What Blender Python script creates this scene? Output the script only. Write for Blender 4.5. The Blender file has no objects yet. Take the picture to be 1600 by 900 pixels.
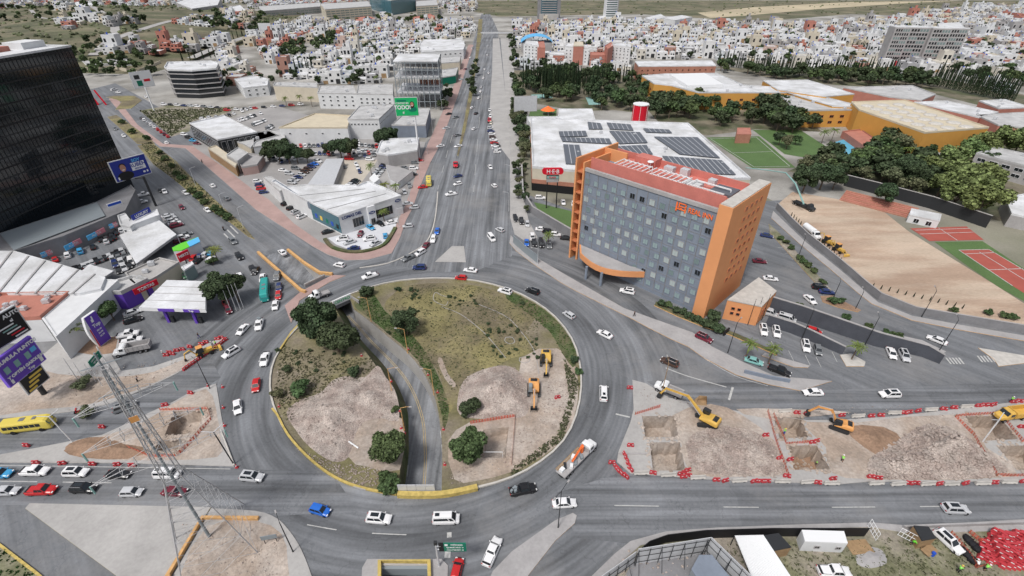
import bpy, math, random
from mathutils import Vector, Matrix, noise
from mathutils.geometry import delaunay_2d_cdt
R = math.radians
rnd = random.Random(7)
sc = bpy.context.scene
C = sc.collection
CAM_H = 85.0
F_PX = 762.5            # focal length for a 1600 px wide frame
PITCH = R(33.777)       # below the horizon
cam = bpy.data.cameras.new('camera'); camo = bpy.data.objects.new('camera', cam); C.objects.link(camo)
cam.sensor_width = 36; cam.lens = F_PX/1600*36; cam.clip_end = 30000; cam.clip_start = 0.5
camo.location = (0, 0, CAM_H); camo.rotation_euler = (math.pi/2-PITCH, 0, 0)
sc.camera = camo
SUN_EL, SUN_AZ = R(58), R(215)
w = bpy.data.worlds.new("World"); sc.world = w; w.use_nodes = True
nt = w.node_tree; bg = nt.nodes['Background']
sky = nt.nodes.new('ShaderNodeTexSky'); sky.sky_type = 'NISHITA'; sky.sun_disc = False
sky.sun_elevation = SUN_EL; sky.sun_rotation = SUN_AZ; sky.dust_density = 4; sky.air_density = 1.0; sky.ozone_density = 1
hsv = nt.nodes.new('ShaderNodeHueSaturation'); hsv.inputs['Saturation'].default_value = 0.42
nt.links.new(sky.outputs[0], hsv.inputs['Color']); nt.links.new(hsv.outputs[0], bg.inputs[0])
bg.inputs[1].default_value = 0.092
sl = bpy.data.lights.new('sun', 'SUN'); sl.energy = 1.5; sl.angle = R(10); sl.color = (1, .965, .92)
so = bpy.data.objects.new('sun', sl); C.objects.link(so)
so.rotation_euler = (math.pi/2-SUN_EL, 0, -SUN_AZ+math.pi)
sc.view_settings.view_transform = 'Standard'; sc.view_settings.look = 'None'
sc.view_settings.gamma = 1; sc.view_settings.exposure = 0.6; sc.view_settings.use_curve_mapping = False
sc.render.engine = 'CYCLES'

_c, _s = math.cos(PITCH), math.sin(PITCH)
def P(x, y, z=0.0):
    """photo pixel (1600x900) -> point of the place at height z"""
    u = (x-800)/F_PX; v = (450-y)/F_PX
    dz = -_s+v*_c; t = (CAM_H-z)/-dz
    return Vector((u*t, (_c+v*_s)*t, z))
def proj(p):
    d = Vector(p)-Vector((0, 0, CAM_H)); k = max(d.y*_c-d.z*_s, .01)
    return 800+F_PX*d.x/k, 450-F_PX*(d.y*_s+d.z*_c)/k
def PP(pts, z=0.0): return [P(x, y, z) for x, y in pts]
def heading(x, y, dx, dy):
    a = P(x, y); n = math.hypot(dx, dy); b = P(x+dx/n*4, y+dy/n*4)
    return math.atan2(b.y-a.y, b.x-a.x)
def inside(p, poly):
    x, y = p[0], p[1]; c = False; j = len(poly)-1
    for i in range(len(poly)):
        a, b = poly[i], poly[j]
        if (a[1] > y) != (b[1] > y) and x < (b[0]-a[0])*(y-a[1])/(b[1]-a[1])+a[0]: c = not c
        j = i
    return c
def segdist(p, a, b):
    ax, ay = a[0], a[1]; dx, dy = b[0]-ax, b[1]-ay; L = dx*dx+dy*dy
    t = 0 if L == 0 else max(0, min(1, ((p[0]-ax)*dx+(p[1]-ay)*dy)/L))
    return math.hypot(p[0]-ax-t*dx, p[1]-ay-t*dy)
def polydist(p, poly): return min(segdist(p, poly[i-1], poly[i]) for i in range(len(poly)))
def smooth_poly(pts, n=3, closed=True):
    """Catmull-Rom"""
    out = []; N = len(pts)
    rg = range(N) if closed else range(N-1)
    for i in rg:
        if closed: p0, p1, p2, p3 = pts[i-1], pts[i], pts[(i+1) % N], pts[(i+2) % N]
        else: p0, p1, p2, p3 = pts[max(i-1, 0)], pts[i], pts[i+1], pts[min(i+2, N-1)]
        for k in range(n):
            t = k/n
            out.append(tuple(0.5*((2*p1[j])+(-p0[j]+p2[j])*t+(2*p0[j]-5*p1[j]+4*p2[j]-p3[j])*t*t+(-p0[j]+3*p1[j]-3*p2[j]+p3[j])*t**3) for j in (0, 1)))
    if not closed: out.append(tuple(pts[-1][:2]))
    return out
def area(poly): return 0.5*sum(poly[i-1][0]*poly[i][1]-poly[i][0]*poly[i-1][1] for i in range(len(poly)))
def ccw(poly):
    poly = [(p[0], p[1]) for p in poly]
    return poly if area(poly) > 0 else poly[::-1]

M = {}
def mat(name, col, rough=.75, metal=0, var=0.0, scale=.4, bump=0, bscale=6, attr=False, spec=.3, col2=None, sc2=None, stretch=None, fine=0):
    m = bpy.data.materials.new(name); m.use_nodes = True; t = m.node_tree; b = t.nodes['Principled BSDF']
    b.inputs['Roughness'].default_value = rough; b.inputs['Metallic'].default_value = metal
    b.inputs['Specular IOR Level'].default_value = spec
    geo = t.nodes.new('ShaderNodeNewGeometry')
    src = geo.outputs['Position']
    if stretch:
        mp = t.nodes.new('ShaderNodeMapping'); mp.inputs['Scale'].default_value = stretch; t.links.new(src, mp.inputs[0]); src = mp.outputs[0]
    if attr:
        oi = t.nodes.new('ShaderNodeObjectInfo'); cur = oi.outputs['Color']
    else:
        rgb = t.nodes.new('ShaderNodeRGB'); rgb.outputs[0].default_value = (*col, 1); cur = rgb.outputs[0]
    def nz(s, det=6):
        n = t.nodes.new('ShaderNodeTexNoise'); n.inputs['Scale'].default_value = s; n.inputs['Detail'].default_value = det; n.inputs['Roughness'].default_value = .6
        t.links.new(src, n.inputs['Vector']); return n.outputs['Fac']
    if col2:
        rp = t.nodes.new('ShaderNodeValToRGB'); rp.color_ramp.elements[0].position = .42; rp.color_ramp.elements[1].position = .58
        t.links.new(nz(sc2 or scale), rp.inputs[0])
        mx = t.nodes.new('ShaderNodeMix'); mx.data_type = 'RGBA'; t.links.new(rp.outputs[0], mx.inputs[0]); t.links.new(cur, mx.inputs[6]); mx.inputs[7].default_value = (*col2, 1); cur = mx.outputs[2]
    for s, v in ((scale, var), (max(scale*9, 1.7), fine)):
        if v:
            mr = t.nodes.new('ShaderNodeMapRange'); mr.inputs[1].default_value = .3; mr.inputs[2].default_value = .7; mr.inputs[3].default_value = 1-v; mr.inputs[4].default_value = 1+v
            t.links.new(nz(s), mr.inputs[0])
            vm = t.nodes.new('ShaderNodeVectorMath'); vm.operation = 'SCALE'; t.links.new(cur, vm.inputs[0]); t.links.new(mr.outputs[0], vm.inputs['Scale']); cur = vm.outputs[0]
    t.links.new(cur, b.inputs['Base Color'])
    if bump:
        bp = t.nodes.new('ShaderNodeBump'); bp.inputs['Strength'].default_value = bump; bp.inputs['Distance'].default_value = .3
        t.links.new(nz(bscale), bp.inputs['Height']); t.links.new(bp.outputs[0], b.inputs['Normal'])
    M[name] = m; return m
def asphalt(name, base, kind, tint=(.955, 1, 1.075), amp=1.0):
    """worn asphalt; kind: 'polar' (worn along the ring), 'ew', 'ns', or an angle of the lanes"""
    m = mat(name, tuple(base*k for k in tint), rough=.85, var=.16, scale=.045, fine=.10, bump=.15, bscale=4)
    t = m.node_tree; b = t.nodes['Principled BSDF']; cur = b.inputs['Base Color'].links[0].from_socket
    geo = t.nodes.new('ShaderNodeNewGeometry'); mp = t.nodes.new('ShaderNodeMapping')
    N = t.nodes.new
    if kind == 'polar':
        sub = N('ShaderNodeVectorMath'); sub.operation = 'SUBTRACT'; sub.inputs[1].default_value = (RC[0], RC[1], 0); t.links.new(geo.outputs['Position'], sub.inputs[0])
        sep = N('ShaderNodeSeparateXYZ'); t.links.new(sub.outputs[0], sep.inputs[0])
        ln = N('ShaderNodeVectorMath'); ln.operation = 'LENGTH'; t.links.new(sub.outputs[0], ln.inputs[0])
        at = N('ShaderNodeMath'); at.operation = 'ARCTAN2'; t.links.new(sep.outputs[1], at.inputs[0]); t.links.new(sep.outputs[0], at.inputs[1])
        ab = N('ShaderNodeMath'); ab.operation = 'ABSOLUTE'; t.links.new(at.outputs[0], ab.inputs[0])
        cmb = N('ShaderNodeCombineXYZ'); t.links.new(ln.outputs['Value'], cmb.inputs[0]); t.links.new(ab.outputs[0], cmb.inputs[1])
        t.links.new(cmb.outputs[0], mp.inputs[0]); mp.inputs['Scale'].default_value = (.34, .9, 1)
    else:
        ang = {'ew': 0, 'ns': math.pi/2}.get(kind, kind)
        mp.vector_type = 'TEXTURE'; mp.inputs['Rotation'].default_value = (0, 0, ang); t.links.new(geo.outputs['Position'], mp.inputs[0]); mp.inputs['Scale'].default_value = (80, 2.4, 1)
    for sc_, lo, hi, det in ((1.0, .56, 1.24, 3), (4.0, .9, 1.08, 2)):
        n = N('ShaderNodeTexNoise'); n.inputs['Scale'].default_value = sc_; n.inputs['Detail'].default_value = det; t.links.new(mp.outputs[0], n.inputs['Vector'])
        mr = N('ShaderNodeMapRange'); mr.inputs[1].default_value = .32; mr.inputs[2].default_value = .68; mr.inputs[3].default_value = 1-(1-lo)*amp; mr.inputs[4].default_value = 1+(hi-1)*amp; t.links.new(n.outputs['Fac'], mr.inputs[0])
        vm = N('ShaderNodeVectorMath'); vm.operation = 'SCALE'; t.links.new(cur, vm.inputs[0]); t.links.new(mr.outputs[0], vm.inputs['Scale']); cur = vm.outputs[0]
    # patches and cracks: voronoi cell edges, thin and faint
    vo = N('ShaderNodeTexVoronoi'); vo.feature = 'DISTANCE_TO_EDGE'; vo.inputs['Scale'].default_value = .11; vo.inputs['Randomness'].default_value = 1
    wn = N('ShaderNodeTexNoise'); wn.inputs['Scale'].default_value = .5; wv = N('ShaderNodeVectorMath'); wv.operation = 'SCALE'; wv.inputs['Scale'].default_value = 5
    t.links.new(geo.outputs['Position'], wn.inputs['Vector']); t.links.new(wn.outputs['Color'], wv.inputs[0])
    ad = N('ShaderNodeVectorMath'); ad.operation = 'ADD'; t.links.new(geo.outputs['Position'], ad.inputs[0]); t.links.new(wv.outputs[0], ad.inputs[1]); t.links.new(ad.outputs[0], vo.inputs['Vector'])
    mr = N('ShaderNodeMapRange'); mr.inputs[1].default_value = 0; mr.inputs[2].default_value = .012; mr.inputs[3].default_value = .78; mr.inputs[4].default_value = 1; t.links.new(vo.outputs['Distance'], mr.inputs[0])
    vm = N('ShaderNodeVectorMath'); vm.operation = 'SCALE'; t.links.new(cur, vm.inputs[0]); t.links.new(mr.outputs[0], vm.inputs['Scale'])
    cur = vm.outputs[0]
    # rectangular repair patches, and dust carried onto the lanes
    vp = N('ShaderNodeTexVoronoi'); vp.distance = 'CHEBYCHEV'; vp.inputs['Scale'].default_value = .085; mq = N('ShaderNodeMapping'); mq.inputs['Rotation'].default_value = (0, 0, .35); mq.inputs['Scale'].default_value = (1, .6, 1); t.links.new(geo.outputs['Position'], mq.inputs[0]); t.links.new(mq.outputs[0], vp.inputs['Vector'])
    sx = N('ShaderNodeSeparateColor'); t.links.new(vp.outputs['Color'], sx.inputs[0]); mr = N('ShaderNodeMapRange'); mr.inputs[1].default_value = .0; mr.inputs[2].default_value = 1; mr.inputs[3].default_value = .93; mr.inputs[4].default_value = 1.07; t.links.new(sx.outputs[0], mr.inputs[0])
    vm = N('ShaderNodeVectorMath'); vm.operation = 'SCALE'; t.links.new(cur, vm.inputs[0]); t.links.new(mr.outputs[0], vm.inputs['Scale'])
    dn = N('ShaderNodeTexNoise'); dn.inputs['Scale'].default_value = .035; dn.inputs['Detail'].default_value = 9; dn.inputs['Roughness'].default_value = .7; t.links.new(geo.outputs['Position'], dn.inputs['Vector'])
    mr = N('ShaderNodeMapRange'); mr.inputs[1].default_value = .5; mr.inputs[2].default_value = .72; mr.inputs[3].default_value = 0; mr.inputs[4].default_value = .55; t.links.new(dn.outputs['Fac'], mr.inputs[0])
    mx = N('ShaderNodeMix'); mx.data_type = 'RGBA'; t.links.new(mr.outputs[0], mx.inputs[0]); t.links.new(vm.outputs[0], mx.inputs[6]); mx.inputs[7].default_value = (.27, .262, .255, 1); t.links.new(mx.outputs[2], b.inputs['Base Color'])
    return m
RC = P(668, 585)       # centre of the roundabout (ground point)
RC = Vector((-21.3, 93.2, 0))
A = .165
asphalt('asphalt_ring', A, 'polar'); asphalt('asphalt_ew', A*1.03, 'ew'); asphalt('asphalt_ns', A*1.12, 'ns'); _d = P(398,374)-P(215,225)
asphalt('asphalt_diag', A*1.02, math.atan2(_d.y, _d.x), amp=.6); asphalt('asphalt_lot', A*.97, R(-44), amp=.5); asphalt('asphalt_under', A*1.35, 'ns', amp=1.0)
mat('ground', (.26, .24, .21), var=.25, scale=.02, fine=.12, col2=(.17, .17, .12), sc2=.006)
mat('city_ground', (.34, .33, .31), var=.3, scale=.03, fine=.15, col2=(.20, .19, .17), sc2=.02)
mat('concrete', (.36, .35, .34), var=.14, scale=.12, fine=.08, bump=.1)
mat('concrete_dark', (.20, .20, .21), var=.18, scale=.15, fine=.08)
mat('slab', (.33, .32, .32), var=.12, scale=.2, fine=.08)
mat('pink_paving', (.36, .25, .23), var=.14, scale=.15, fine=.07)
mat('dirt', (.33, .265, .215), var=.22, scale=.15, fine=.2, bump=.5, bscale=2.5, col2=(.40, .35, .31), sc2=.07)
mat('dirt_brown', (.26, .17, .115), var=.22, scale=.25, fine=.2, bump=.5, bscale=2)
mat('dirt_field', (.50, .40, .31), var=.16, scale=.06, fine=.14, bump=.6, col2=(.40, .29, .215), sc2=.05, stretch=(.45, 1.9, 1))
mat('rubble', (.40, .345, .31), var=.25, scale=.4, fine=.36, bump=1, bscale=3, col2=(.33, .27, .24), sc2=.25)
mat('island_soil', (.205, .175, .13), var=.25, scale=.12, fine=.22, bump=.5, bscale=3, col2=(.17, .155, .075), sc2=.05)
mat('dry_grass', (.21, .185, .085), var=.3, scale=.1, fine=.25, bump=.6, bscale=4, col2=(.16, .135, .085), sc2=.06)
mat('grass_green', (.065, .09, .034), var=.35, scale=.3, fine=.3, bump=.4, bscale=4, col2=(.12, .11, .06), sc2=.12)
mat('lawn', (.085, .145, .05), var=.12, scale=.1, fine=.15, bump=.3, bscale=4)
mat('lot_green', (.17, .17, .10), var=.25, scale=.2, fine=.25, bump=.4, col2=(.27, .24, .2), sc2=.09)
mat('yellow_paint', (.46, .35, .11), var=.25, scale=1.2, rough=.7)
mat('orange_paint', (.56, .33, .14), var=.2, scale=1, rough=.7)
mat('kerb', (.46, .44, .41), var=.15, scale=.8)
mat('marking', (.42, .42, .41), var=.25, scale=1.5)
mat('marking_yellow', (.40, .31, .16), var=.25, scale=1.5)
mat('white_wall', (.60, .61, .62), var=.08, scale=.3, fine=.03)
mat('white_roof', (.60, .61, .63), var=.14, scale=.12, fine=.10, col2=(.49, .495, .50), sc2=.09)
mat('grey_roof', (.42, .42, .42), var=.2, scale=.2, fine=.08)
mat('tan_roof', (.52, .46, .35), var=.1, scale=.2)
mat('beige', (.52, .47, .38), var=.08, scale=.3)
mat('brick', (.36, .17, .12), var=.15, scale=.3, fine=.1)
mat('terracotta', (.40, .17, .13), var=.12, scale=.3, fine=.08)
mat('club_orange', (.53, .275, .065), var=.06, scale=.15)
mat('hotel_grey', (.185, .215, .265), var=.12, scale=.25, fine=.05)
mat('hotel_orange', (.64, .285, .125), var=.05, scale=.2)
mat('hotel_orange_dark', (.46, .165, .075), var=.05, scale=.2)
mat('hotel_red_roof', (.50, .17, .14), var=.1, scale=.3, fine=.06)
mat('sign_orange', (.85, .17, .04), rough=.4)
mat('glass_dark', (.012, .016, .02), rough=.08, spec=.6)
mat('glass_window', (.16, .22, .22), rough=.15, spec=.5)
mat('glass_pale', (.25, .33, .34), rough=.35, spec=.4)
mat('curtain', (.36, .42, .42), rough=.8)
mat('glass_blue', (.05, .14, .18), rough=.12, spec=.6)
mat('glass_car', (.015, .02, .025), rough=.08, spec=.6)
mat('black', (.012, .012, .014), rough=.6)
mat('dark_metal', (.035, .037, .04), rough=.5, metal=.2)
mat('tyre', (.015, .015, .016), rough=.85)
mat('rim', (.35, .35, .37), rough=.35, metal=.7)
mat('metal', (.42, .43, .45), rough=.45, metal=.5)
mat('galv', (.55, .56, .58), rough=.5, metal=.25, var=.08, scale=1)
mat('solar', (.10, .11, .13), rough=.4, spec=.3)
mat('teal', (.03, .30, .28), rough=.4)
mat('bus_yellow', (.62, .50, .10), rough=.35)
mat('cat_yellow', (.58, .36, .08), rough=.5, var=.1, scale=1.5)
mat('machine_orange', (.62, .30, .10), rough=.5, var=.1, scale=1.5)
mat('machine_grey', (.22, .25, .27), rough=.5)
mat('red_plastic', (.42, .045, .055), rough=.45, var=.18, scale=.8)
mat('red_net', (.62, .14, .09), rough=.7, var=.2, scale=2)
mat('purple', (.12, .055, .40), rough=.45)
mat('billboard_blue', (.02, .035, .25), rough=.4)
mat('blue', (.02, .08, .45), rough=.4)
mat('cyan', (.10, .42, .75), rough=.4)
mat('lime', (.13, .55, .04), rough=.45)
mat('sign_green', (.005, .16, .10), rough=.4)
mat('bb_green', (.01, .38, .12), rough=.4)
mat('sign_red', (.55, .012, .03), rough=.4)
mat('pure_white', (.70, .71, .72), rough=.5)
mat('letter_blue', (.03, .05, .16), rough=.4)
mat('skin', (.42, .22, .15), rough=.6)
mat('hair', (.02, .012, .01), rough=.6)
mat('pink', (.55, .20, .25), rough=.5)
mat('yellow_print', (.70, .50, .10), rough=.5)
mat('pool', (.10, .42, .60), rough=.1)
mat('court_red', (.34, .085, .065), var=.08, scale=.3)
mat('court_teal', (.22, .38, .36), var=.08, scale=.3)
mat('trunk', (.13, .10, .075), var=.2, scale=2)
mat('thatch', (.42, .37, .28), var=.2, scale=1)
mat('wood', (.30, .20, .11), var=.2, scale=1)
mat('hivis', (.25, .65, .12), rough=.6)
mat('paint', (1, 1, 1), attr=True, rough=.28, spec=.5)
mat('wall_var', (1, 1, 1), attr=True, rough=.8, var=.07, scale=.5)
mat('lamp_red', (.35, .01, .01), rough=.3); mat('lamp_clear', (.7, .7, .7), rough=.2)
def leaf(name, col, spread=.5):
    m = bpy.data.materials.new(name); m.use_nodes = True; t = m.node_tree; b = t.nodes['Principled BSDF']
    b.inputs['Roughness'].default_value = .7; b.inputs['Specular IOR Level'].default_value = .15
    geo = t.nodes.new('ShaderNodeNewGeometry'); oi = t.nodes.new('ShaderNodeObjectInfo')
    hs = t.nodes.new('ShaderNodeHueSaturation'); hs.inputs['Color'].default_value = (*col, 1)
    mr = t.nodes.new('ShaderNodeMapRange'); mr.inputs[3].default_value = 1-spread; mr.inputs[4].default_value = 1+spread*1.3
    t.links.new(geo.outputs['Random Per Island'], mr.inputs[0])
    mr2 = t.nodes.new('ShaderNodeMapRange'); mr2.inputs[3].default_value = .475; mr2.inputs[4].default_value = .53
    t.links.new(oi.outputs['Random'], mr2.inputs[0]); t.links.new(mr2.outputs[0], hs.inputs['Hue'])
    t.links.new(mr.outputs[0], hs.inputs['Value']); t.links.new(hs.outputs[0], b.inputs['Base Color'])
    M[name] = m
leaf('leaf_dark', (.046, .066, .033), .65); leaf('leaf_mid', (.065, .095, .04), .6); leaf('leaf_light', (.12, .16, .06), .6); leaf('leaf_cypress', (.022, .036, .018)); leaf('leaf_palm', (.12, .15, .04)); leaf('grass_blade', (.05, .10, .025)); leaf('leaf_dry', (.10, .11, .06))

class MB:
    def __init__(s): s.v = []; s.f = []; s.m = []; s.cm = 0
    def mat(s, i): s.cm = i; return s
    def add(s, vs, fs):
        n = len(s.v); s.v += [tuple(q) for q in vs]; s.f += [tuple(i+n for i in f) for f in fs]; s.m += [s.cm]*len(fs)
    def box(s, c, d, rz=0, ry=0, taper=1.0):
        hx, hy, hz = d[0]/2, d[1]/2, d[2]/2; vs = []
        mt = Matrix.Rotation(rz, 3, 'Z') @ Matrix.Rotation(ry, 3, 'Y')
        for z in (-1, 1):
            k = taper if z > 0 else 1
            for x, y in ((-1, -1), (1, -1), (1, 1), (-1, 1)):
                vs.append(mt @ Vector((x*hx*k, y*hy*k, z*hz))+Vector(c))
        s.add(vs, [(3, 2, 1, 0), (4, 5, 6, 7), (0, 1, 5, 4), (1, 2, 6, 5), (2, 3, 7, 6), (3, 0, 4, 7)]); return s
    def bbox(s, x0, x1, y0, y1, z0, z1): return s.box(((x0+x1)/2, (y0+y1)/2, (z0+z1)/2), (x1-x0, y1-y0, z1-z0))
    def prism(s, poly, z0, z1, top=None, side=None, bottom=True):
        poly = ccw(poly); n = len(poly); cm = s.cm
        tris = tri(poly)
        if top is not None: s.cm = top
        s.add([(p[0], p[1], z1) for p in poly], tris)
        if bottom: s.cm = cm; s.add([(p[0], p[1], z0) for p in poly], [f[::-1] for f in tris])
        s.cm = cm if side is None else side
        vs = []; fs = []
        for i in range(n):
            a, b = poly[i], poly[(i+1) % n]; k = len(vs)
            vs += [(a[0], a[1], z0), (b[0], b[1], z0), (b[0], b[1], z1), (a[0], a[1], z1)]; fs.append((k, k+1, k+2, k+3))
        s.add(vs, fs); s.cm = cm; return s
    def tube(s, pts, r, n=6, cap=True):
        pts = [Vector(p) for p in pts]; rs = r if isinstance(r, (list, tuple)) else [r]*len(pts)
        vs = []; fs = []; prev = None
        for i, p in enumerate(pts):
            d = (pts[min(i+1, len(pts)-1)]-pts[max(i-1, 0)]).normalized()
            up = Vector((0, 0, 1)) if abs(d.z) < .95 else Vector((1, 0, 0))
            a = d.cross(up).normalized(); b = d.cross(a)
            for k in range(n):
                t = 2*math.pi*k/n; vs.append(p+(a*math.cos(t)+b*math.sin(t))*rs[i])
        for i in range(len(pts)-1):
            for k in range(n): fs.append((i*n+k, i*n+(k+1) % n, (i+1)*n+(k+1) % n, (i+1)*n+k))
        if cap: fs.append(tuple(range(n))[::-1]); fs.append(tuple((len(pts)-1)*n+k for k in range(n)))
        s.add(vs, fs); return s
    def quad(s, a, b, c, d): s.add([a, b, c, d], [(0, 1, 2, 3)]); return s
    def blob(s, c, r, sub=1, jit=.15, rg=rnd):
        vs, fs = ICO[sub]; rr = (r, r, r) if not isinstance(r, (tuple, list)) else r
        s.add([(c[0]+v[0]*rr[0]*(1+rg.uniform(-jit, jit)), c[1]+v[1]*rr[1]*(1+rg.uniform(-jit, jit)), c[2]+v[2]*rr[2]*(1+rg.uniform(-jit, jit))) for v in vs], fs); return s
    def build(s, name, mats, parent=None, loc=None, smooth=False, local=False):
        """loc: vertices are world coordinates, origin moved to loc. local: vertices already local"""
        if isinstance(mats, str): mats = [mats]
        me = bpy.data.meshes.new(name)
        off = Vector((0, 0, 0))
        if parent is not None and not local: off = wloc(parent)
        elif loc is not None and not local: off = Vector(loc)
        elif parent is None and not local:
            xs = [v[0] for v in s.v]; ys = [v[1] for v in s.v]; zs = [v[2] for v in s.v]
            off = Vector(((min(xs)+max(xs))/2, (min(ys)+max(ys))/2, min(zs)))
        me.from_pydata([(v[0]-off.x, v[1]-off.y, v[2]-off.z) for v in s.v], [], s.f)
        for m in mats: me.materials.append(M[m])
        me.polygons.foreach_set('material_index', s.m)
        if smooth: me.polygons.foreach_set('use_smooth', [True]*len(s.f))
        me.update()
        o = bpy.data.objects.new(name, me); C.objects.link(o)
        if parent is not None: o.parent = parent
        else: o.location = off if not (local and loc is not None) else loc
        return o
_wl = {}
def wloc(o):
    v = Vector((0, 0, 0))
    while o is not None: v += o.location; o = o.parent
    return v
def _ico():
    import bmesh
    out = {}
    for k in (1, 2):
        bm = bmesh.new(); bmesh.ops.create_icosphere(bm, subdivisions=k, radius=1); bm.verts.index_update()
        out[k] = ([tuple(v.co) for v in bm.verts], [tuple(v.index for v in f.verts) for f in bm.faces]); bm.free()
    return out
ICO = _ico()
def tri(poly):
    n = len(poly)
    r = delaunay_2d_cdt([Vector((p[0], p[1])) for p in poly], [(i, (i+1) % n) for i in range(n)], [], 0, 1e-6)
    vs, fs = r[0], r[2]; orig = r[3]; out = []
    idx = [o[0] if o else None for o in orig]
    for f in fs:
        c = [sum(vs[i][k] for i in f)/3 for k in (0, 1)]
        if inside(c, poly) and all(idx[i] is not None for i in f):
            g = [idx[i] for i in f]
            a = (vs[f[1]]-vs[f[0]]).cross(vs[f[2]]-vs[f[0]])
            out.append(tuple(g) if a > 0 else tuple(g[::-1]))
    return out
def sheet_mesh(outline, holes, z, extra=(), zf=None):
    vs = []; es = []
    for pl in [outline]+list(holes):
        k = len(vs); n = len(pl); vs += [Vector((p[0], p[1])) for p in pl]; es += [(k+i, k+(i+1) % n) for i in range(n)]
    vs += [Vector((p[0], p[1])) for p in extra]
    r = delaunay_2d_cdt(vs, es, [], 0, 1e-5)
    V, Fc = r[0], []
    for f in r[2]:
        c = [sum(V[i][k] for i in f)/3 for k in (0, 1)]
        if inside(c, outline) and not any(inside(c, h) for h in holes):
            a = (V[f[1]]-V[f[0]]).cross(V[f[2]]-V[f[0]]); Fc.append(tuple(f) if a > 0 else tuple(f[::-1]))
    return [(v[0], v[1], z if zf is None else zf(v[0], v[1])) for v in V], Fc
def tag(o, label=None, cat=None, group=None, kind=None):
    if label: o['label'] = label
    if cat: o['category'] = cat
    if group: o['group'] = group
    if kind: o['kind'] = kind
    return o
def thing(name, loc, rz=0, label=None, cat=None, group=None):
    o = bpy.data.objects.new(name, None); o.empty_display_size = .5; C.objects.link(o); o.location = loc; o.rotation_euler = (0, 0, rz)
    return tag(o, label, cat, group)
def structure(name, m, outline, holes=(), z=0.0, extra=(), zf=None, smooth=False):
    v, f = sheet_mesh(outline, holes, z, extra, zf); b = MB(); b.add(v, f)
    return tag(b.build(name, m, smooth=smooth), kind='structure')
def raised(name, poly, h, mtop='concrete', mside='kerb', kind='structure', z0=-.02, holes=()):
    b = MB(); poly = ccw(poly)
    v, f = sheet_mesh(poly, holes, h); b.mat(0).add(v, f); b.mat(1)
    for pl in [poly]+[ccw(q)[::-1] for q in holes]:
        n = len(pl)
        for i in range(n):
            a, c = pl[i], pl[(i+1) % n]; b.quad((a[0], a[1], z0), (c[0], c[1], z0), (c[0], c[1], h), (a[0], a[1], h))
    return tag(b.build(name, [mtop, mside]), kind=kind)
def strip(pts, w, closed=False):
    """two offset lines along a polyline"""
    L, Rr = [], []; n = len(pts)
    for i in range(n):
        a = pts[i-1] if (i > 0 or closed) else pts[i]; b = pts[(i+1) % n] if (i < n-1 or closed) else pts[i]
        d = Vector((b[0]-a[0], b[1]-a[1])); d = d.normalized() if d.length > 0 else Vector((1, 0)); nrm = Vector((-d.y, d.x))*w/2
        L.append((pts[i][0]+nrm.x, pts[i][1]+nrm.y)); Rr.append((pts[i][0]-nrm.x, pts[i][1]-nrm.y))
    return L, Rr
def ribbon(mb, pts, w, z0, z1, closed=False):
    """a low wall / kerb / painted line (z0 == z1: flat)"""
    L, Rr = strip(pts, w, closed); n = len(pts)
    for i in range(n if closed else n-1):
        j = (i+1) % n
        mb.quad((*Rr[i], z1), (*Rr[j], z1), (*L[j], z1), (*L[i], z1))
        if z1 > z0:
            mb.quad((*Rr[i], z0), (*Rr[j], z0), (*Rr[j], z1), (*Rr[i], z1)); mb.quad((*L[j], z0), (*L[i], z0), (*L[i], z1), (*L[j], z1))
    if z1 > z0 and not closed:
        mb.quad((*L[0], z0), (*Rr[0], z0), (*Rr[0], z1), (*L[0], z1)); mb.quad((*Rr[-1], z0), (*L[-1], z0), (*L[-1], z1), (*Rr[-1], z1))
    return mb
def dup(o, parent=None):
    c = o.copy(); C.objects.link(c)
    if parent is not None: c.parent = parent
    for ch in KIDS.get(o.name, ()): dup(ch, c)
    return c
KIDS = {}
def freeze(o):
    """remember the tree under o so that dup is fast"""
    for ch in o.children: KIDS.setdefault(o.name, []).append(ch); freeze(ch)
def text_mesh(name, s, size, m, parent, mtx, depth=.03, bold=0.0, align='CENTER', sx=1.0):
    cu = bpy.data.curves.new(name, 'FONT'); cu.body = s; cu.size = size; cu.extrude = depth; cu.offset = bold; cu.align_x = align; cu.align_y = 'CENTER'
    to = bpy.data.objects.new('tmp', cu); C.objects.link(to)
    bpy.context.view_layer.update()
    me = bpy.data.meshes.new_from_object(to.evaluated_get(bpy.context.evaluated_depsgraph_get()))
    bpy.data.objects.remove(to); me.materials.clear(); me.materials.append(M[m])
    if sx != 1.0: me.transform(Matrix.Diagonal((sx, 1, 1, 1)))
    o = bpy.data.objects.new(name, me); C.objects.link(o); o.parent = parent; o.matrix_local = mtx
    return o
# deferred labels: every repeat gets a label from its look, the landmark it stands by and, last, its place
LAND = []      # (px, py, phrase)
DEFER = []     # (obj, look, phrase or None)
def later(o, look, cat, group=None, where=None):
    tag(o, None, cat, group); DEFER.append((o, look, where)); return o
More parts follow.
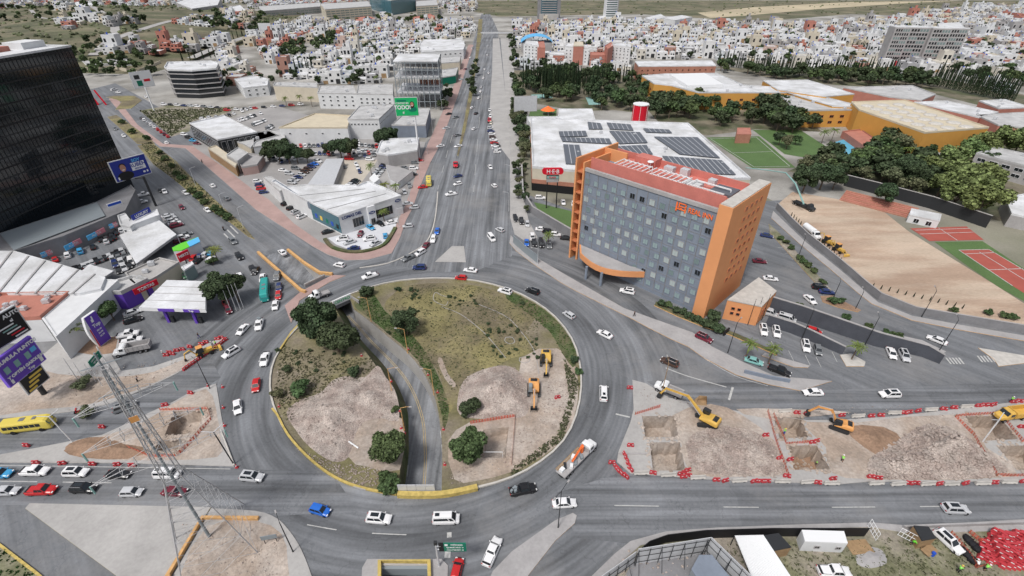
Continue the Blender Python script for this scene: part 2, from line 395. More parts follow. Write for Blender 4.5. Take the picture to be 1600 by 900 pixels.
# ================================================================= THE SETTING
def pxy(pts, z=0.0): return [(v.x, v.y) for v in PP(pts, z)]
UD = -5.5
cut_right = smooth_poly([(553,484),(575,500),(607,527),(635,550),(660,580),(677,615),(685,645),(689,675),(691,710),(690,769)], 3, False)
cut_lefttop = smooth_poly([(621,771),(625,740),(626,706),(625,672),(621,645),(613,620),(601,594),(584,567),(564,541),(546,518),(522,479)], 3, False)
CUT = ccw(pxy([(547,467)]+cut_right+cut_lefttop))
road_left = smooth_poly([(630,761),(636,712),(636,675),(635,645),(627,620),(615,595),(595,567),(570,540),(550,515),(542,497),(530,480)], 3, False)
HOLE_S = ccw(pxy([(597,884),(668,884),(670,1060),(590,1060)]))
RAMP = ccw(pxy([(412,400),(449,389),(506,434),(476,449)]))
PITS = {k: (ccw(pxy(v)), d) for k, (v, d) in dict(
    a=([(272,643),(322,643),(306,679),(258,681)], 3.2), b=([(248,689),(290,687),(277,706),(240,707)], 2.6),
    c=([(1003,651),(1055,651),(1060,684),(1008,684)], 3.5), d=([(1015,692),(1062,692),(1071,736),(1020,736)], 3.5),
    e=([(1208,652),(1252,652),(1262,684),(1218,686)], 3.2), f=([(1232,697),(1276,697),(1297,734),(1240,735)], 3.2),
    g=([(1508,651),(1560,651),(1590,687),(1528,690)], 3.2), h=([(1556,697),(1612,697),(1630,736),(1588,736)], 3.2),
    i=([(755,672),(795,668),(790,716),(752,716)], 1.6)).items()}
HOLES = [CUT, HOLE_S, RAMP]+[v[0] for v in PITS.values()]
def wxy(*pts): return [tuple(p) for p in pts]
gr = [(-9000,-400),(9000,-400),(9000,14000),(-9000,14000)]
structure('ground', 'ground', gr, HOLES, 0.0)
structure('hills', 'ground', [(-9000,2300),(9000,2300),(9000,9000),(-9000,9000)], (), 0, extra=[(x*600-9000, 2300+y*500) for x in range(31) for y in range(14)],
          zf=lambda x, y: -1+max(0, min(1, (y-2300)/2500))*(180+260*noise.noise(Vector((x/1900, y/1500, 3)))), smooth=True)
city = pxy([(-300,330),(-300,12),(300,12),(600,6),(1100,10),(1700,2),(2000,60),(2000,330),(1240,330),(1000,210),(820,210),(740,150),(640,250)])
structure('city_blocks', 'city_ground', ccw(city), (), 0.008)
# rough green slopes at the upper left
def hz(x, y):
    return 16*math.exp(-(((x+520)/150)**2+((y-660)/170)**2))+22*math.exp(-(((x+760)/260)**2+((y-900)/260)**2))
hill_px = [(-60,62),(60,62),(130,60),(190,55),(235,62),(262,66),(240,75),(200,82),(130,88),(100,80),(20,80),(-60,90)]
mat('scrub', (.095, .10, .055), var=.35, scale=.03, fine=.35, bump=.8, bscale=.6, col2=(.17, .15, .10), sc2=.018)
hb = [(-1100,480),(-330,480),(-330,700),(-420,1150),(-1100,1250)]
structure('hillside', 'scrub', ccw(hb), (), 0, extra=[(-1090+i*20, 490+j*20) for i in range(38) for j in range(38) if inside((-1090+i*20, 490+j*20), hb)], zf=lambda x, y: .03+hz(x, y)*min(1, polydist((x, y), hb)/60), smooth=True)
structure('far_fields', 'scrub', pxy([(780,26),(1000,22),(1180,34),(1330,22),(1600,30),(1700,26),(1700,1),(700,1),(740,18)]), (), .012)
mat('tan_field', (.42, .36, .25), var=.2, scale=.01, fine=.15)
structure('bare_field', 'tan_field', pxy([(1090,20),(1180,11),(1330,3),(1500,1),(1400,6),(1280,14),(1170,24),(1110,28)]), (), .02)
# hill roads
hr = MB()
for pts, wd in (([(150,98),(190,72),(172,45),(150,28),(170,20)], 9), ([(190,80),(240,65),(275,50)], 8), ([(60,40),(75,52),(120,56)], 5), ([(300,95),(345,78),(400,60),(470,40)], 9)):
    q = [(v.x, v.y) for v in PP(smooth_poly(pts, 4, False))]
    L_, R_ = strip(q, wd)
    for i in range(len(q)-1): hr.quad(*[(p[0], p[1], .3+hz(*p)) for p in (R_[i], R_[i+1], L_[i+1], L_[i])])
tag(hr.build('hill_road', 'concrete'), kind='structure')

# asphalt
asp = ccw(pxy([(-500,1120),(-500,240),(100,150),(180,130),(290,190),(430,250),(600,280),(690,200),(742,60),(786,60),(803,200),(812,300),(900,330),(1236,312),(1330,400),(1500,470),(1620,510),(2100,560),(2100,1120)]))
structure('road', 'asphalt_lot', asp, HOLES, 0.02)
ring_out = ccw([(RC.x+66*math.cos(t*math.pi/36), RC.y+62*math.sin(t*math.pi/36)) for t in range(72)])
structure('roundabout_road', 'asphalt_ring', ring_out, HOLES, 0.026)
structure('avenue_road', 'asphalt_ns', ccw(pxy([(600,412),(640,345),(660,290),(692,220),(716,150),(738,70),(752,22),(766,22),(779,50),(785,100),(795,200),(800,300),(800,400),(740,425),(680,425)])), (), 0.031)
structure('boulevard_road', 'asphalt_ew', ccw(pxy([(-400,722),(366,731),(520,740),(560,800),(430,806),(330,792),(40,789),(-400,789)])), [h for h in HOLES if False], 0.031)
structure('boulevard_road', 'asphalt_ew', ccw(pxy([(870,770),(960,742),(1100,750),(1400,757),(2000,755),(2000,818),(1400,823),(1200,828),(1050,836),(985,850),(900,840)])), (), 0.031)
structure('side_road', 'asphalt_ew', ccw(pxy([(1165,588),(1250,612),(1500,600),(2000,590),(2000,628),(1560,626),(1400,648),(1260,656),(1215,646),(1050,620),(1010,596)])), (), 0.031)
structure('side_road', 'asphalt_ew', ccw(pxy([(-400,665),(60,650),(172,631),(240,602),(275,585),(330,562),(345,590),(322,605),(270,628),(232,646),(160,682),(100,692),(0,712),(-400,720)])), (), 0.031)
structure('diagonal_road', 'asphalt_diag', ccw(pxy([(150,140),(200,150),(290,232),(340,275),(400,328),(445,357),(490,388),(540,412),(500,425),(470,405),(430,385),(400,400),(420,470),(380,480),(352,402),(332,380),(300,347),(275,320),(225,275),(185,225),(160,175)])), [RAMP], 0.031)

isl_px = smooth_poly([(650,437),(600,444),(555,458),(515,475),(480,500),(450,530),(430,562),(423,590),(424,620),(434,650),(450,680),(478,712),(512,740),(545,757),(580,767),(640,773),(700,770),(750,762),(800,747),(845,722),(880,690),(900,650),(908,605),(905,565),(893,530),(868,497),(835,472),(795,453),(745,440),(700,436)], 2)
ISL = ccw(pxy(isl_px))
raised('roundabout_island', ISL, .16, 'island_soil', 'kerb', holes=[CUT, PITS['i'][0]])
def overlay(name, px, m, z, holes=(), kind='structure', sm=2):
    pl = ccw(pxy(smooth_poly(px, sm) if sm > 1 else px)); return structure(name, m, pl, holes, z)
overlay('dry_lawn', [(640,446),(700,443),(750,448),(800,465),(840,492),(820,520),(840,548),(800,560),(770,575),(735,585),(715,620),(700,650),(694,610),(680,575),(650,535),(625,505),(600,480),(615,460)], 'dry_grass', .168)
overlay('worn_path', [(690,560),(700,585),(712,600),(708,606),(695,592),(684,565)], 'dirt', .176)
overlay('green_verge', [(556,470),(585,462),(600,485),(640,520),(668,555),(690,600),(702,640),(694,672),(690,650),(684,622),(666,582),(640,550),(610,525),(578,498),(556,482)], 'grass_green', .184)
overlay('green_verge', [(795,456),(838,476),(870,502),(893,532),(902,560),(895,575),(878,552),(860,520),(825,490),(792,468)], 'grass_green', .18)
overlay('dug_ground', [(815,560),(870,545),(900,575),(902,630),(885,680),(850,712),(800,738),(745,752),(710,750),(700,690),(735,660),(800,640)], 'dirt', .176, [PITS['i'][0]])
overlay('dug_ground', [(560,640),(628,655),(625,735),(575,730),(545,715)], 'dirt', .176)
# yellow and pale kerb wall round the island
kb = MB(); ribbon(kb, ISL, .4, .1, .5, True)
tag(kb.build('island_kerb', 'kerb'), 'low pale kerb wall running round the roundabout island', 'kerb')
kb = MB(); ribbon(kb, pxy(smooth_poly([(426,640),(434,650),(450,680),(478,712),(512,740),(545,757),(580,767),(620,774)], 3, False)), .42, .1, .55)
tag(kb.build('painted_kerb', 'yellow_paint'), 'yellow painted kerb along the lower left of the roundabout island', 'kerb')
kb = MB(); ribbon(kb, pxy([(478,497),(455,522),(438,548)]), .42, .1, .55)
tag(kb.build('painted_kerb', 'yellow_paint'), 'yellow kerb beside the big tree on the roundabout', 'kerb')
pw = thing('bridge_parapet', P(680, 771), label='yellow blocky parapet over the south mouth of the curved underpass', cat='parapet')
kb = MB(); ribbon(kb, pxy(smooth_poly([(622,775),(650,776),(690,775),(720,770),(746,764)], 3, False)), 1.0, 0, 1.0); kb.build('wall', 'yellow_paint', pw)
kb = MB()
for i in range(4):
    a, b = P(622+i*14.5, 766, 1.0), P(622+i*14.5+14, 766, 1.0); kb.prism([(a.x, a.y), (b.x, b.y), (b.x, b.y+.14), (a.x, a.y+.14)], .6, 2.6)
kb.build('panel', 'galv', pw)

ur = P(0, 0)
XL = pxy(road_left, UD); XR = pxy(cut_right)
south = [(XR[-1][0], XR[-1][1]), (P(672,884).x, P(672,884).y-1), (P(690,1060).x, P(690,1060).y)]
southl = [(XL[0][0], XL[0][1]), (P(594,884).x, P(594,884).y-1), (P(585,1060).x, P(585,1060).y)]
nend = pxy([(547,467),(506,434)]); nendl = pxy([(522,479),(476,449)])
floor = [(a, b) for a, b in southl[::-1]]+XL[1:]+nendl+nend[::-1]+[(a[0]+.4, a[1]) for a in XR]+south[1:]
structure('underpass_road', 'asphalt_under', ccw(floor), (), UD)
rl = PP([(412,400),(476,449)]); rr = PP([(449,389),(506,434)])
structure('ramp_road', 'asphalt_under', ccw([(rl[0].x-.3, rl[0].y), (rl[1].x, rl[1].y), (rr[1].x, rr[1].y), (rr[0].x+.3, rr[0].y)]), (), 0, zf=lambda x, y: -.02 if min((Vector((x, y, 0))-rl[0]).length, (Vector((x, y, 0))-rr[0]).length) < 3 else UD)
def wall_down(name, line, m, z0, z1=.15, label=None, parent=None):
    b = MB()
    for i in range(len(line)-1): b.quad((*line[i], z0), (*line[i+1], z0), (*line[i+1], z1), (*line[i], z1))
    return tag(b.build(name, m), kind='structure')
wall_down('retaining_wall', XR[::-1], 'concrete', UD, .17)
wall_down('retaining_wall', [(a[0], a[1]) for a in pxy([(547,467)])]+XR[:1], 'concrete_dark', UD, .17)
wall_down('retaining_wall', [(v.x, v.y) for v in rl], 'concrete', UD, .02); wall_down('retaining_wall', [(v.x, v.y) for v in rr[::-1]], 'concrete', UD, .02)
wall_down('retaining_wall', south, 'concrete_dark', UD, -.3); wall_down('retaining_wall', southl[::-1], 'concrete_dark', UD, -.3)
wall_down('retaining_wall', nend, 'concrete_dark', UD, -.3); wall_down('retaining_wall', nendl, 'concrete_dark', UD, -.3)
# grass bank left of the sunken road
bk = MB(); TL = pxy(cut_lefttop)
for i in range(len(TL)-1):
    a, b_, c_, d_ = TL[i], TL[i+1], XL[i+1], XL[i]
    bk.quad((*a, .18), (*d_, UD+.4), (*c_, UD+.4), (*b_, .18)); bk.quad((*d_, UD+.4), (d_[0]+.35, d_[1], UD+.02), (c_[0]+.35, c_[1], UD+.02), (*c_, UD+.4))
tag(bk.build('grass_bank', 'grass_green'), kind='structure')
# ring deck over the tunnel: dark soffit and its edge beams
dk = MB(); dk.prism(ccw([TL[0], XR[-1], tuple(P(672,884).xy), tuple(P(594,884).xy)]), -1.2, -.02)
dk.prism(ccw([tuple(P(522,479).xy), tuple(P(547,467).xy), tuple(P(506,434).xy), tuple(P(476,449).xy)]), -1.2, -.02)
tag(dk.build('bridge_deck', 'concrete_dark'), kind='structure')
pn = thing('bridge_parapet', P(535, 472), label='white lettered parapet panel over the dark north mouth of the underpass', cat='parapet')
a, b = P(521,479), P(549,466.5); d = (b-a).normalized(); n_ = Vector((-d.y, d.x, 0))
kb = MB(); kb.prism([tuple((a-n_*.2).xy), tuple((b-n_*.2).xy), tuple((b+n_*.2).xy), tuple((a+n_*.2).xy)], .05, 1.9); kb.build('wall', 'pure_white', pn)
mt = Matrix.Translation((a+b)/2-wloc(pn)+Vector((0, 0, 1.0))-n_*.26) @ Matrix.Rotation(math.atan2(d.y, d.x), 4, 'Z') @ Matrix.Rotation(math.pi/2, 4, 'X')
text_mesh('lettering', 'CENTRO', 1.25, 'bb_green', pn, mt, .02)
kb = MB(); kb.prism([tuple((b).xy), tuple(P(562,474).xy), tuple(P(561,475.5).xy), tuple((b-n_).xy)], UD, 1.2); kb.build('wing_wall', 'slab', pn)
# south portal
sp = thing('portal_parapet', P(632, 884), label='yellow U shaped parapet round the underpass ramp at the lower edge', cat='parapet')
kb = MB(); ribbon(kb, pxy([(594,1060),(594,880),(671,880),(675,1060)]), .6, 0, 1.0); kb.build('wall', 'yellow_paint', sp)
a, b = P(594,884), P(671,884)
kb = MB(); kb.bbox(a.x, b.x, a.y-.5, a.y+.05, -2.2, -.05); kb.build('beam', 'machine_grey', sp)
raised('traffic_island', ccw(pxy([(566,888),(574,874),(690,874),(700,884),(694,1060),(560,1060)])), .17, 'slab', 'kerb', holes=[HOLE_S])
# ramp parapets on the upper left
for pts, lb in (([(404,396),(417,408),(470,455),(478,458)], 'yellow kerb wall on the near side of the sunken ramp left of the roundabout'), ([(450,392),(475,412),(500,428),(520,430)], 'yellow kerb wall on the far side of the sunken ramp left of the roundabout')):
    kb = MB(); ribbon(kb, pxy(pts), .8, 0, .9); tag(kb.build('ramp_kerb', 'orange_paint'), lb, 'kerb')
a, b = P(477,449), P(508,434); d = (b-a).normalized(); n_ = Vector((-d.y, d.x, 0))
rp = thing('ramp_parapet', (a+b)/2, label='grey concrete parapet closing the sunken ramp left of the roundabout', cat='parapet')
kb = MB(); kb.prism([tuple((a-n_*.2).xy), tuple((b-n_*.2).xy), tuple((b+n_*.2).xy), tuple((a+n_*.2).xy)], .03, 1.3); kb.build('wall', 'slab', rp)
kb = MB(); kb.prism([tuple((a-n_*.34).xy), tuple((b-n_*.34).xy), tuple((b-n_*.21).xy), tuple((a-n_*.21).xy)], 1.0, 1.45); kb.build('coping', 'kerb', rp)
raised('traffic_island', ccw(pxy([(470,456),(500,440),(520,430),(540,431),(515,441),(468,470),(455,505),(445,478)])), .15, 'pink_paving', 'orange_paint')
# lane lines of the underpass
ml = MB()
mid = [((a[0]+b[0])/2, (a[1]+b[1])/2) for a, b in zip([XL[int(i*(len(XL)-1)/27)] for i in range(28)][::-1], [XR[int(i*(len(XR)-1)/27)] for i in range(28)])]
for off in (-.22, .22):
    L_, R_ = strip(mid, abs(off)*2); ribbon(ml, L_ if off > 0 else R_, .16, UD+.012, UD+.012)
tag(ml.build('painted_line', 'marking_yellow'), kind='structure')
ml = MB()
for off in (3.7,):
    for side in (0, 1):
        q = strip(mid, off*2)[side]
        for i in range(0, len(q)-1, 2): ribbon(ml, q[i:i+2], .13, UD+.012, UD+.012)
tag(ml.build('painted_line', 'marking'), kind='structure')

for k, (pl, dep) in PITS.items():
    b = MB(); n = len(pl); c = Vector((sum(p[0] for p in pl)/n, sum(p[1] for p in pl)/n))
    bot = [(c+(Vector(p)-c)*.84) for p in pl]
    top0 = .16 if k == 'i' else .19
    fine = []
    for i in range(n):
        for t in range(7): fine.append((Vector(pl[i]).lerp(Vector(pl[(i+1) % n]), t/7), bot[i].lerp(bot[(i+1) % n], t/7)))
    jit = [rnd.uniform(-.4, .4) for _ in fine]
    for i in range(len(fine)):
        j = (i+1) % len(fine); A_, B_ = fine[i], fine[j]
        b.quad((*A_[0], top0), (*B_[0], top0), (B_[1].x+jit[j], B_[1].y+jit[j], -dep), (A_[1].x+jit[i], A_[1].y+jit[i], -dep))
    b.mat(1).add([(f[1].x*1.0+jit[i], f[1].y+jit[i], -dep) for i, f in enumerate(fine)], [tuple(range(len(fine)))])
    if k != 'i':
        for i in range(60):
            e_ = rnd.randrange(n); q = Vector(pl[e_]).lerp(Vector(pl[(e_+1) % n]), rnd.random()); q += (q-c).normalized()*rnd.uniform(-.15, 1.0); r_ = rnd.uniform(.12, .5); b.cm = 0; b.blob((q.x, q.y, .2), (r_, r_, r_*.55), 1, .35)
        for i in range(25): q = c+Vector((rnd.uniform(-2.5, 2.5), rnd.uniform(-2, 2))); b.blob((q.x, q.y, -dep), (rnd.uniform(.2, .6),)*2+(.25,), 1, .3)
    o = b.build('excavation_pit', ['dirt', 'dirt' if k != 'f' else 'dirt_brown']); tag(o, kind='structure')

RA = raised
RA('pavement', ccw(pxy([(47,787),(330,793),(318,811),(262,905),(240,1060),(222,1060),(182,900),(40,795)])), .17, 'concrete', 'yellow_paint')
RA('pavement', ccw(pxy(smooth_poly([(330,795),(400,799),(432,810),(450,827),(466,850),(478,875),(488,903)], 3, False)+[(500,1060),(250,1060),(268,905),(322,812)])), .168, 'concrete', 'yellow_paint')
overlay('dug_ground', [(325,822),(400,815),(440,835),(450,880),(440,960),(290,960),(282,900)], 'dirt', .176)
kb = MB(); ribbon(kb, pxy([(262,905),(318,811),(405,812)]), .6, .1, .8); ribbon(kb, pxy([(250,1000),(264,903)]), .9, .1, .95)
tag(kb.build('parapet_wall', 'orange_paint'), 'orange topped low wall under the lattice pylon', 'wall')
structure('green_corner', 'lot_green', ccw(pxy([(-300,760),(0,852),(60,898),(190,1060),(-400,1060)])), (), .06)
kb = MB(); ribbon(kb, pxy([(-120,800),(0,852),(60,898),(130,965)]), .4, 0, .3); tag(kb.build('painted_kerb', 'yellow_paint'), 'yellow kerb beside the weedy corner at the lower left', 'kerb')
RA('pavement', ccw(pxy([(-300,722),(-100,722),(0,711),(60,700),(120,688),(160,680),(200,662),(232,646),(270,629),(300,612),(322,605),(338,600),(346,650),(356,700),(366,729),(200,724)])), .17, 'concrete', 'kerb', holes=[PITS['a'][0], PITS['b'][0]])
overlay('dug_ground', [(102,700),(150,685),(215,665),(270,632),(322,608),(338,640),(345,690),(340,715),(250,720),(150,718)], 'dirt', .186, [PITS['a'][0], PITS['b'][0]])
overlay('dug_ground', [(100,705),(130,690),(190,682),(225,700),(200,718),(130,716)], 'dirt_brown', .192, [PITS['b'][0]])
RA('pavement', ccw(pxy([(-200,560),(70,553),(100,528),(185,526),(190,553),(175,556),(190,580),(240,573),(290,556),(345,527),(352,533),(297,572),(275,585),(240,602),(205,617),(172,631),(130,641),(60,650),(-200,668)])), .17, 'concrete', 'kerb')
overlay('dug_ground', [(30,575),(90,585),(175,590),(240,582),(288,562),(300,568),(275,583),(240,600),(180,622),(120,636),(60,640),(0,650),(-80,650),(-80,610)], 'dirt', .178)
overlay('planter_bed', [(100,548),(118,527),(185,527),(180,552),(150,556)], 'dirt_brown', .19, sm=1)
# front of the hotel
RA('pavement', ccw(pxy([(798,368),(818,390),(860,416),(910,445),(975,482),(1025,500),(1082,520),(1112,542),(1162,567),(1210,588),(1300,596),(1250,611),(1200,601),(1150,586),(1100,560),(1075,542),(1050,531),(1012,512),(992,501),(950,480),(900,455),(878,443),(832,412),(806,392),(796,380)])), .17, 'slab', 'orange_paint')
RA('planter', ccw(pxy([(1025,472),(1060,490),(1110,508),(1150,522),(1215,552),(1214,556),(1140,524),(1100,512),(1058,495),(1022,478)])), .3, 'grass_green', 'orange_paint')
RA('pavement', ccw(pxy([(1195,552),(1265,572),(1262,575),(1240,574),(1190,556)])), .17, 'slab', 'orange_paint')
RA('traffic_island', ccw(pxy([(1312,555),(1330,553),(1352,566),(1350,573),(1322,573)])), .17, 'kerb', 'orange_paint')
RA('traffic_island', ccw(pxy([(1528,544),(1600,556),(1680,560),(1680,566),(1600,568),(1560,573),(1553,562)])), .17, 'kerb', 'orange_paint')
RA('traffic_island', ccw(pxy([(1282,463),(1300,462),(1345,485),(1340,488),(1310,481),(1285,472)])), .17, 'dirt_brown', 'orange_paint')
RA('planter', ccw(pxy([(1201,350),(1215,362),(1300,455),(1296,460),(1285,455),(1203,364)])), .17, 'lot_green', 'orange_paint')
RA('pavement', ccw(pxy([(1208,330),(1258,378),(1310,420),(1352,456),(1372,473),(1425,494),(1500,508),(1600,525),(1800,560),(1800,572),(1600,533),(1500,516),(1425,501),(1362,475),(1340,458),(1296,420),(1250,382),(1205,341)])), .17, 'slab', 'orange_paint')
RA('pavement', ccw(pxy([(1280,490),(1300,496),(1362,515),(1440,532),(1478,550),(1470,553),(1430,540),(1360,523),(1290,502)])), .17, 'slab', 'kerb')
# north side
RA('pavement', ccw(pxy([(180,150),(215,195),(255,225),(300,228),(350,262),(400,300),(420,312),(460,350),(500,378),(520,388),(545,394),(575,393),(600,385),(612,370),(622,345),(632,325),(643,295),(655,255),(670,222),(703,150),(732,70),(740,70),(715,150),(690,222),(672,255),(655,295),(645,325),(634,345),(625,372),(612,396),(575,406),(540,407),(512,398),(490,386),(445,357),(400,328),(340,275),(290,232),(250,229),(205,195),(170,155)])), .15, 'pink_paving', 'kerb')
RA('traffic_island', ccw(pxy([(706,385),(725,385),(728,410),(680,409)])), .12, 'concrete', 'kerb')
kb = MB(); ribbon(kb, pxy(smooth_poly([(562,419),(605,412),(640,397),(665,380),(677,355),(682,325),(684,300)], 3, False)), .45, 0, .22); tag(kb.build('lane_kerb', 'kerb'), 'thin curved kerb splitting the lanes left of the avenue mouth', 'kerb')
RA('median', ccw(pxy([(222,226),(236,222),(275,252),(302,280),(330,307),(355,330),(378,350),(398,374),(388,370),(360,348),(322,324),(287,293),(265,275),(240,257),(215,228)])), .2, 'dry_grass', 'yellow_paint')
RA('median', ccw(pxy([(168,183),(182,180),(200,192),(238,220),(242,225),(215,225),(185,198)])), .2, 'dry_grass', 'yellow_paint')
RA('median', ccw(pxy([(165,152),(178,150),(210,150),(222,157),(205,170),(180,172),(190,160),(182,156)])), .2, 'dry_grass', 'kerb')
RA('median', ccw(pxy([(748,30),(754,30),(752,60),(745,100),(738,150),(727,205),(716,245),(714,243),(724,195),(733,145),(742,95)])), .2, 'dry_grass', 'kerb')
RA('pavement', ccw(pxy([(782,60),(800,60),(816,300),(826,345),(840,372),(822,378),(804,366),(797,340),(797,250),(790,150)])), .15, 'concrete', 'kerb')
# the island where the road splits at the bottom
RA('traffic_island', ccw(pxy([(895,802),(901,806),(898,818),(867,846),(825,900),(790,1060),(700,1060),(770,893),(800,862),(867,814)])), .17, 'slab', 'orange_paint')
# construction island on the right
RA('pavement', ccw(pxy([(988,594),(1010,600),(1045,622),(1130,640),(1215,650),(1260,657),(1310,657),(1400,651),(1500,639),(1600,627),(1900,622),(1900,752),(1600,753),(1355,753),(1310,757),(1100,749),(985,740),(964,722),(966,707),(985,660),(990,640)])), .17, 'concrete', 'kerb', holes=[PITS[k][0] for k in 'cdefgh'])
overlay('dug_ground', [(1050,650),(1110,632),(1160,650),(1210,690),(1230,740),(1170,745),(1080,742),(1064,690)], 'dirt', .186, [PITS[k][0] for k in 'cdef'])
overlay('dug_ground', [(1260,660),(1330,662),(1500,648),(1540,700),(1590,745),(1370,750),(1300,740),(1290,700),(1270,680)], 'dirt', .186, [PITS[k][0] for k in 'efgh'])
overlay('dug_ground', [(1320,668),(1380,668),(1410,690),(1385,715),(1350,700)], 'dirt_brown', .192)
overlay('spilled_dirt', [(1150,640),(1230,640),(1330,645),(1200,655)], 'dirt', .19, [PITS['e'][0]])
# works compound at the lower right
structure('compound_ground', 'lot_green', ccw(pxy([(905,1060),(930,905),(975,872),(990,852),(1050,836),(1200,827),(1362,823),(1410,828),(1600,818),(1900,815),(1900,1060)])), (), .05)
RA('pavement', ccw(pxy([(870,1060),(925,900),(960,866),(985,846),(1040,831),(1120,825),(1250,820),(1362,817),(1420,822),(1600,812),(1900,812),(1900,830),(1600,829),(1420,834),(1362,824),(1200,828),(1060,838),(1000,853),(975,874),(935,905),(900,1060)])), .16, 'slab', 'kerb')
structure('yard_ground', 'concrete_dark', ccw(pxy([(1000,868),(1110,846),(1190,930),(1190,1040),(900,1040),(985,884)])), (), .056)
# sports grounds and lots
structure('sports_field', 'dirt_field', ccw(pxy([(1212,322),(1238,300),(1307,311),(1382,332),(1420,362),(1465,390),(1525,427),(1562,450),(1640,500),(1640,522),(1600,518),(1500,502),(1425,489),(1372,467),(1352,451),(1310,414),(1260,374)])), (), .06)
structure('court', 'lawn', ccw(pxy([(1460,378),(1535,377),(1600,420),(1680,478),(1690,520),(1562,450),(1515,418)])), (), .07)
structure('court', 'court_red', ccw(pxy([(1498,391),(1545,390),(1640,446),(1690,480),(1650,490),(1582,447)])), (), .085)
structure('court', 'court_red', ccw(pxy([(1422,357),(1510,354),(1537,375),(1452,377)])), (), .085)
ml = MB()
for a, b in (((1498,391),(1582,447)), ((1498,391),(1545,390)), ((1545,390),(1640,446)), ((1507,397),(1554,395)), ((1530,394),(1600,437)), ((1545,422),(1598,420)), ((1430,360),(1515,357)), ((1437,366),(1521,363)), ((1466,356),(1496,376)), ((1110,217),(1182,215)), ((1182,215),(1234,260)), ((1110,217),(1178,261)), ((1178,261),(1234,260)), ((1146,239),(1207,237))):
    ribbon(ml, pxy([a, b]), .3, .1, .1)
tag(ml.build('court_line', 'marking'), kind='structure')
structure('football_pitch', 'lawn', ccw(pxy([(1104,215),(1186,213),(1243,262),(1176,263)])), (), .06); structure('football_pitch', 'lawn', ccw(pxy([(1176,203),(1250,203),(1302,236),(1262,247),(1226,241)])), (), .058)
structure('swimming_pool', 'pool', ccw(pxy([(1298,224),(1322,217),(1352,236),(1330,248)])), (), .1)
structure('court', 'court_teal', ccw(pxy([(830,148),(860,147),(864,153),(832,154)])), (), .06)
structure('court', 'court_teal', ccw(pxy([(915,152),(945,150),(948,163),(920,164)])), (), .06)
structure('lawn', 'lawn', ccw(pxy([(826,182),(829,172),(870,170),(869,184)])), (), .05)
structure('lawn', 'lawn', ccw(pxy([(834,316),(852,320),(893,330),(893,356),(868,346),(842,330)])), (), .05)
mat('lot_concrete', (.30, .29, .285), var=.16, scale=.06, fine=.08)
structure('parking_lot', 'lot_concrete', ccw(pxy([(300,228),(345,190),(430,165),(600,215),(665,222),(655,255),(643,295),(632,325),(622,345),(612,370),(600,385),(575,393),(545,394),(520,388),(500,378),(460,350),(400,300),(350,262)])), (), .045)
mat('pale_forecourt', (.56, .57, .6), var=.08, scale=.1)
structure('showroom_forecourt', 'pale_forecourt', ccw(pxy([(512,372),(533,367),(560,360),(600,345),(622,340),(614,368),(602,383),(575,390),(548,391),(525,382)])), (), .055)
mat('sand_lot', (.46, .42, .36), var=.1, scale=.1)
structure('sandy_lot', 'sand_lot', ccw(pxy([(505,268),(530,250),(590,250),(582,262),(560,292),(500,290)])), (), .052)
kb = MB(); ribbon(kb, pxy(smooth_poly([(508,375),(520,388),(548,395),(575,393),(600,384),(612,368),(618,357)], 3, False)), 1.3, 0, .8); tag(kb.build('hedge', 'grass_green'), 'low dark hedge round the showroom forecourt', 'hedge')
structure('vacant_lot', 'lot_green', ccw(pxy([(218,173),(262,165),(368,168),(352,178),(300,190),(296,205),(268,214)])), (), .05)
structure('verge', 'concrete', ccw(pxy([(770,60),(780,60),(790,150),(797,210),(797,250),(770,215),(765,170),(769,110)])), (), .036)
mat('park_ground', (.075, .085, .045), var=.35, scale=.08, fine=.3, col2=(.17, .15, .11), sc2=.05)
for q in ([(802,110),(940,112),(1010,124),(1012,178),(960,172),(895,174),(870,168),(828,160),(804,150)], [(1012,172),(1060,156),(1110,162),(1215,172),(1265,190),(1285,206),(1180,202),(1104,212),(1030,192)], [(1110,104),(1330,114),(1470,122),(1600,148),(1700,170),(1560,172),(1440,142),(1240,128)], [(1230,268),(1300,238),(1380,212),(1420,232),(1520,215),(1700,205),(1800,360),(1560,345),(1450,318),(1318,284)], [(110,86),(250,84),(262,102),(200,116),(110,114)], [(400,232),(480,232),(480,246),(410,248)]): structure('park_ground', 'park_ground', ccw(pxy(q)), (), .03)
ml = MB()
def dash(pts, wd=.18, z=.045, on=3.0, off=5.0):
    q = [Vector(p) for p in pxy(smooth_poly(pts, 6, False))]; acc = 0; run = [q[0]]; draw = True
    for i in range(1, len(q)):
        run.append(q[i]); acc += (q[i]-q[i-1]).length
        if acc > (on if draw else off):
            if draw: ribbon(ml, [tuple(v) for v in run], wd, z, z)
            run = [q[i]]; acc = 0; draw = not draw
def solid(pts, wd=.15, z=.045): ribbon(ml, pxy(smooth_poly(pts, 5, False)), wd, z, z)
dash([(0,752),(200,755),(230,756)], on=6, off=3); solid([(0,727),(120,729),(360,733)]); dash([(960,790),(1240,793),(1600,790)], on=5, off=7)
dash([(480,820),(560,832),(700,838)], on=4, off=5); solid([(1145,605),(1139,625)], .5); solid([(962,647),(984,652)], .4); solid([(700,858),(699,872)], 1.0); solid([(702,832),(702,840)], .8)
solid([(1040,575),(1075,588),(1135,605)], .3); solid([(1100,560),(1150,588),(1200,603)], .15)
for k in range(7):
    solid([(1215+k*11,387+k*9),(1228+k*11,386+k*9)], .12, .05)
for k in range(5): solid([(1478+k*5,559),(1486+k*5,569)], .4)
for k in range(5): solid([(1527+k*5,556),(1535+k*5,566)], .4)
for x, y in ((1232,558),(1258,565),(1275,568),(1300,560),(1205,543)): solid([(x,y-10),(x+8,y+6)], .12, .05)
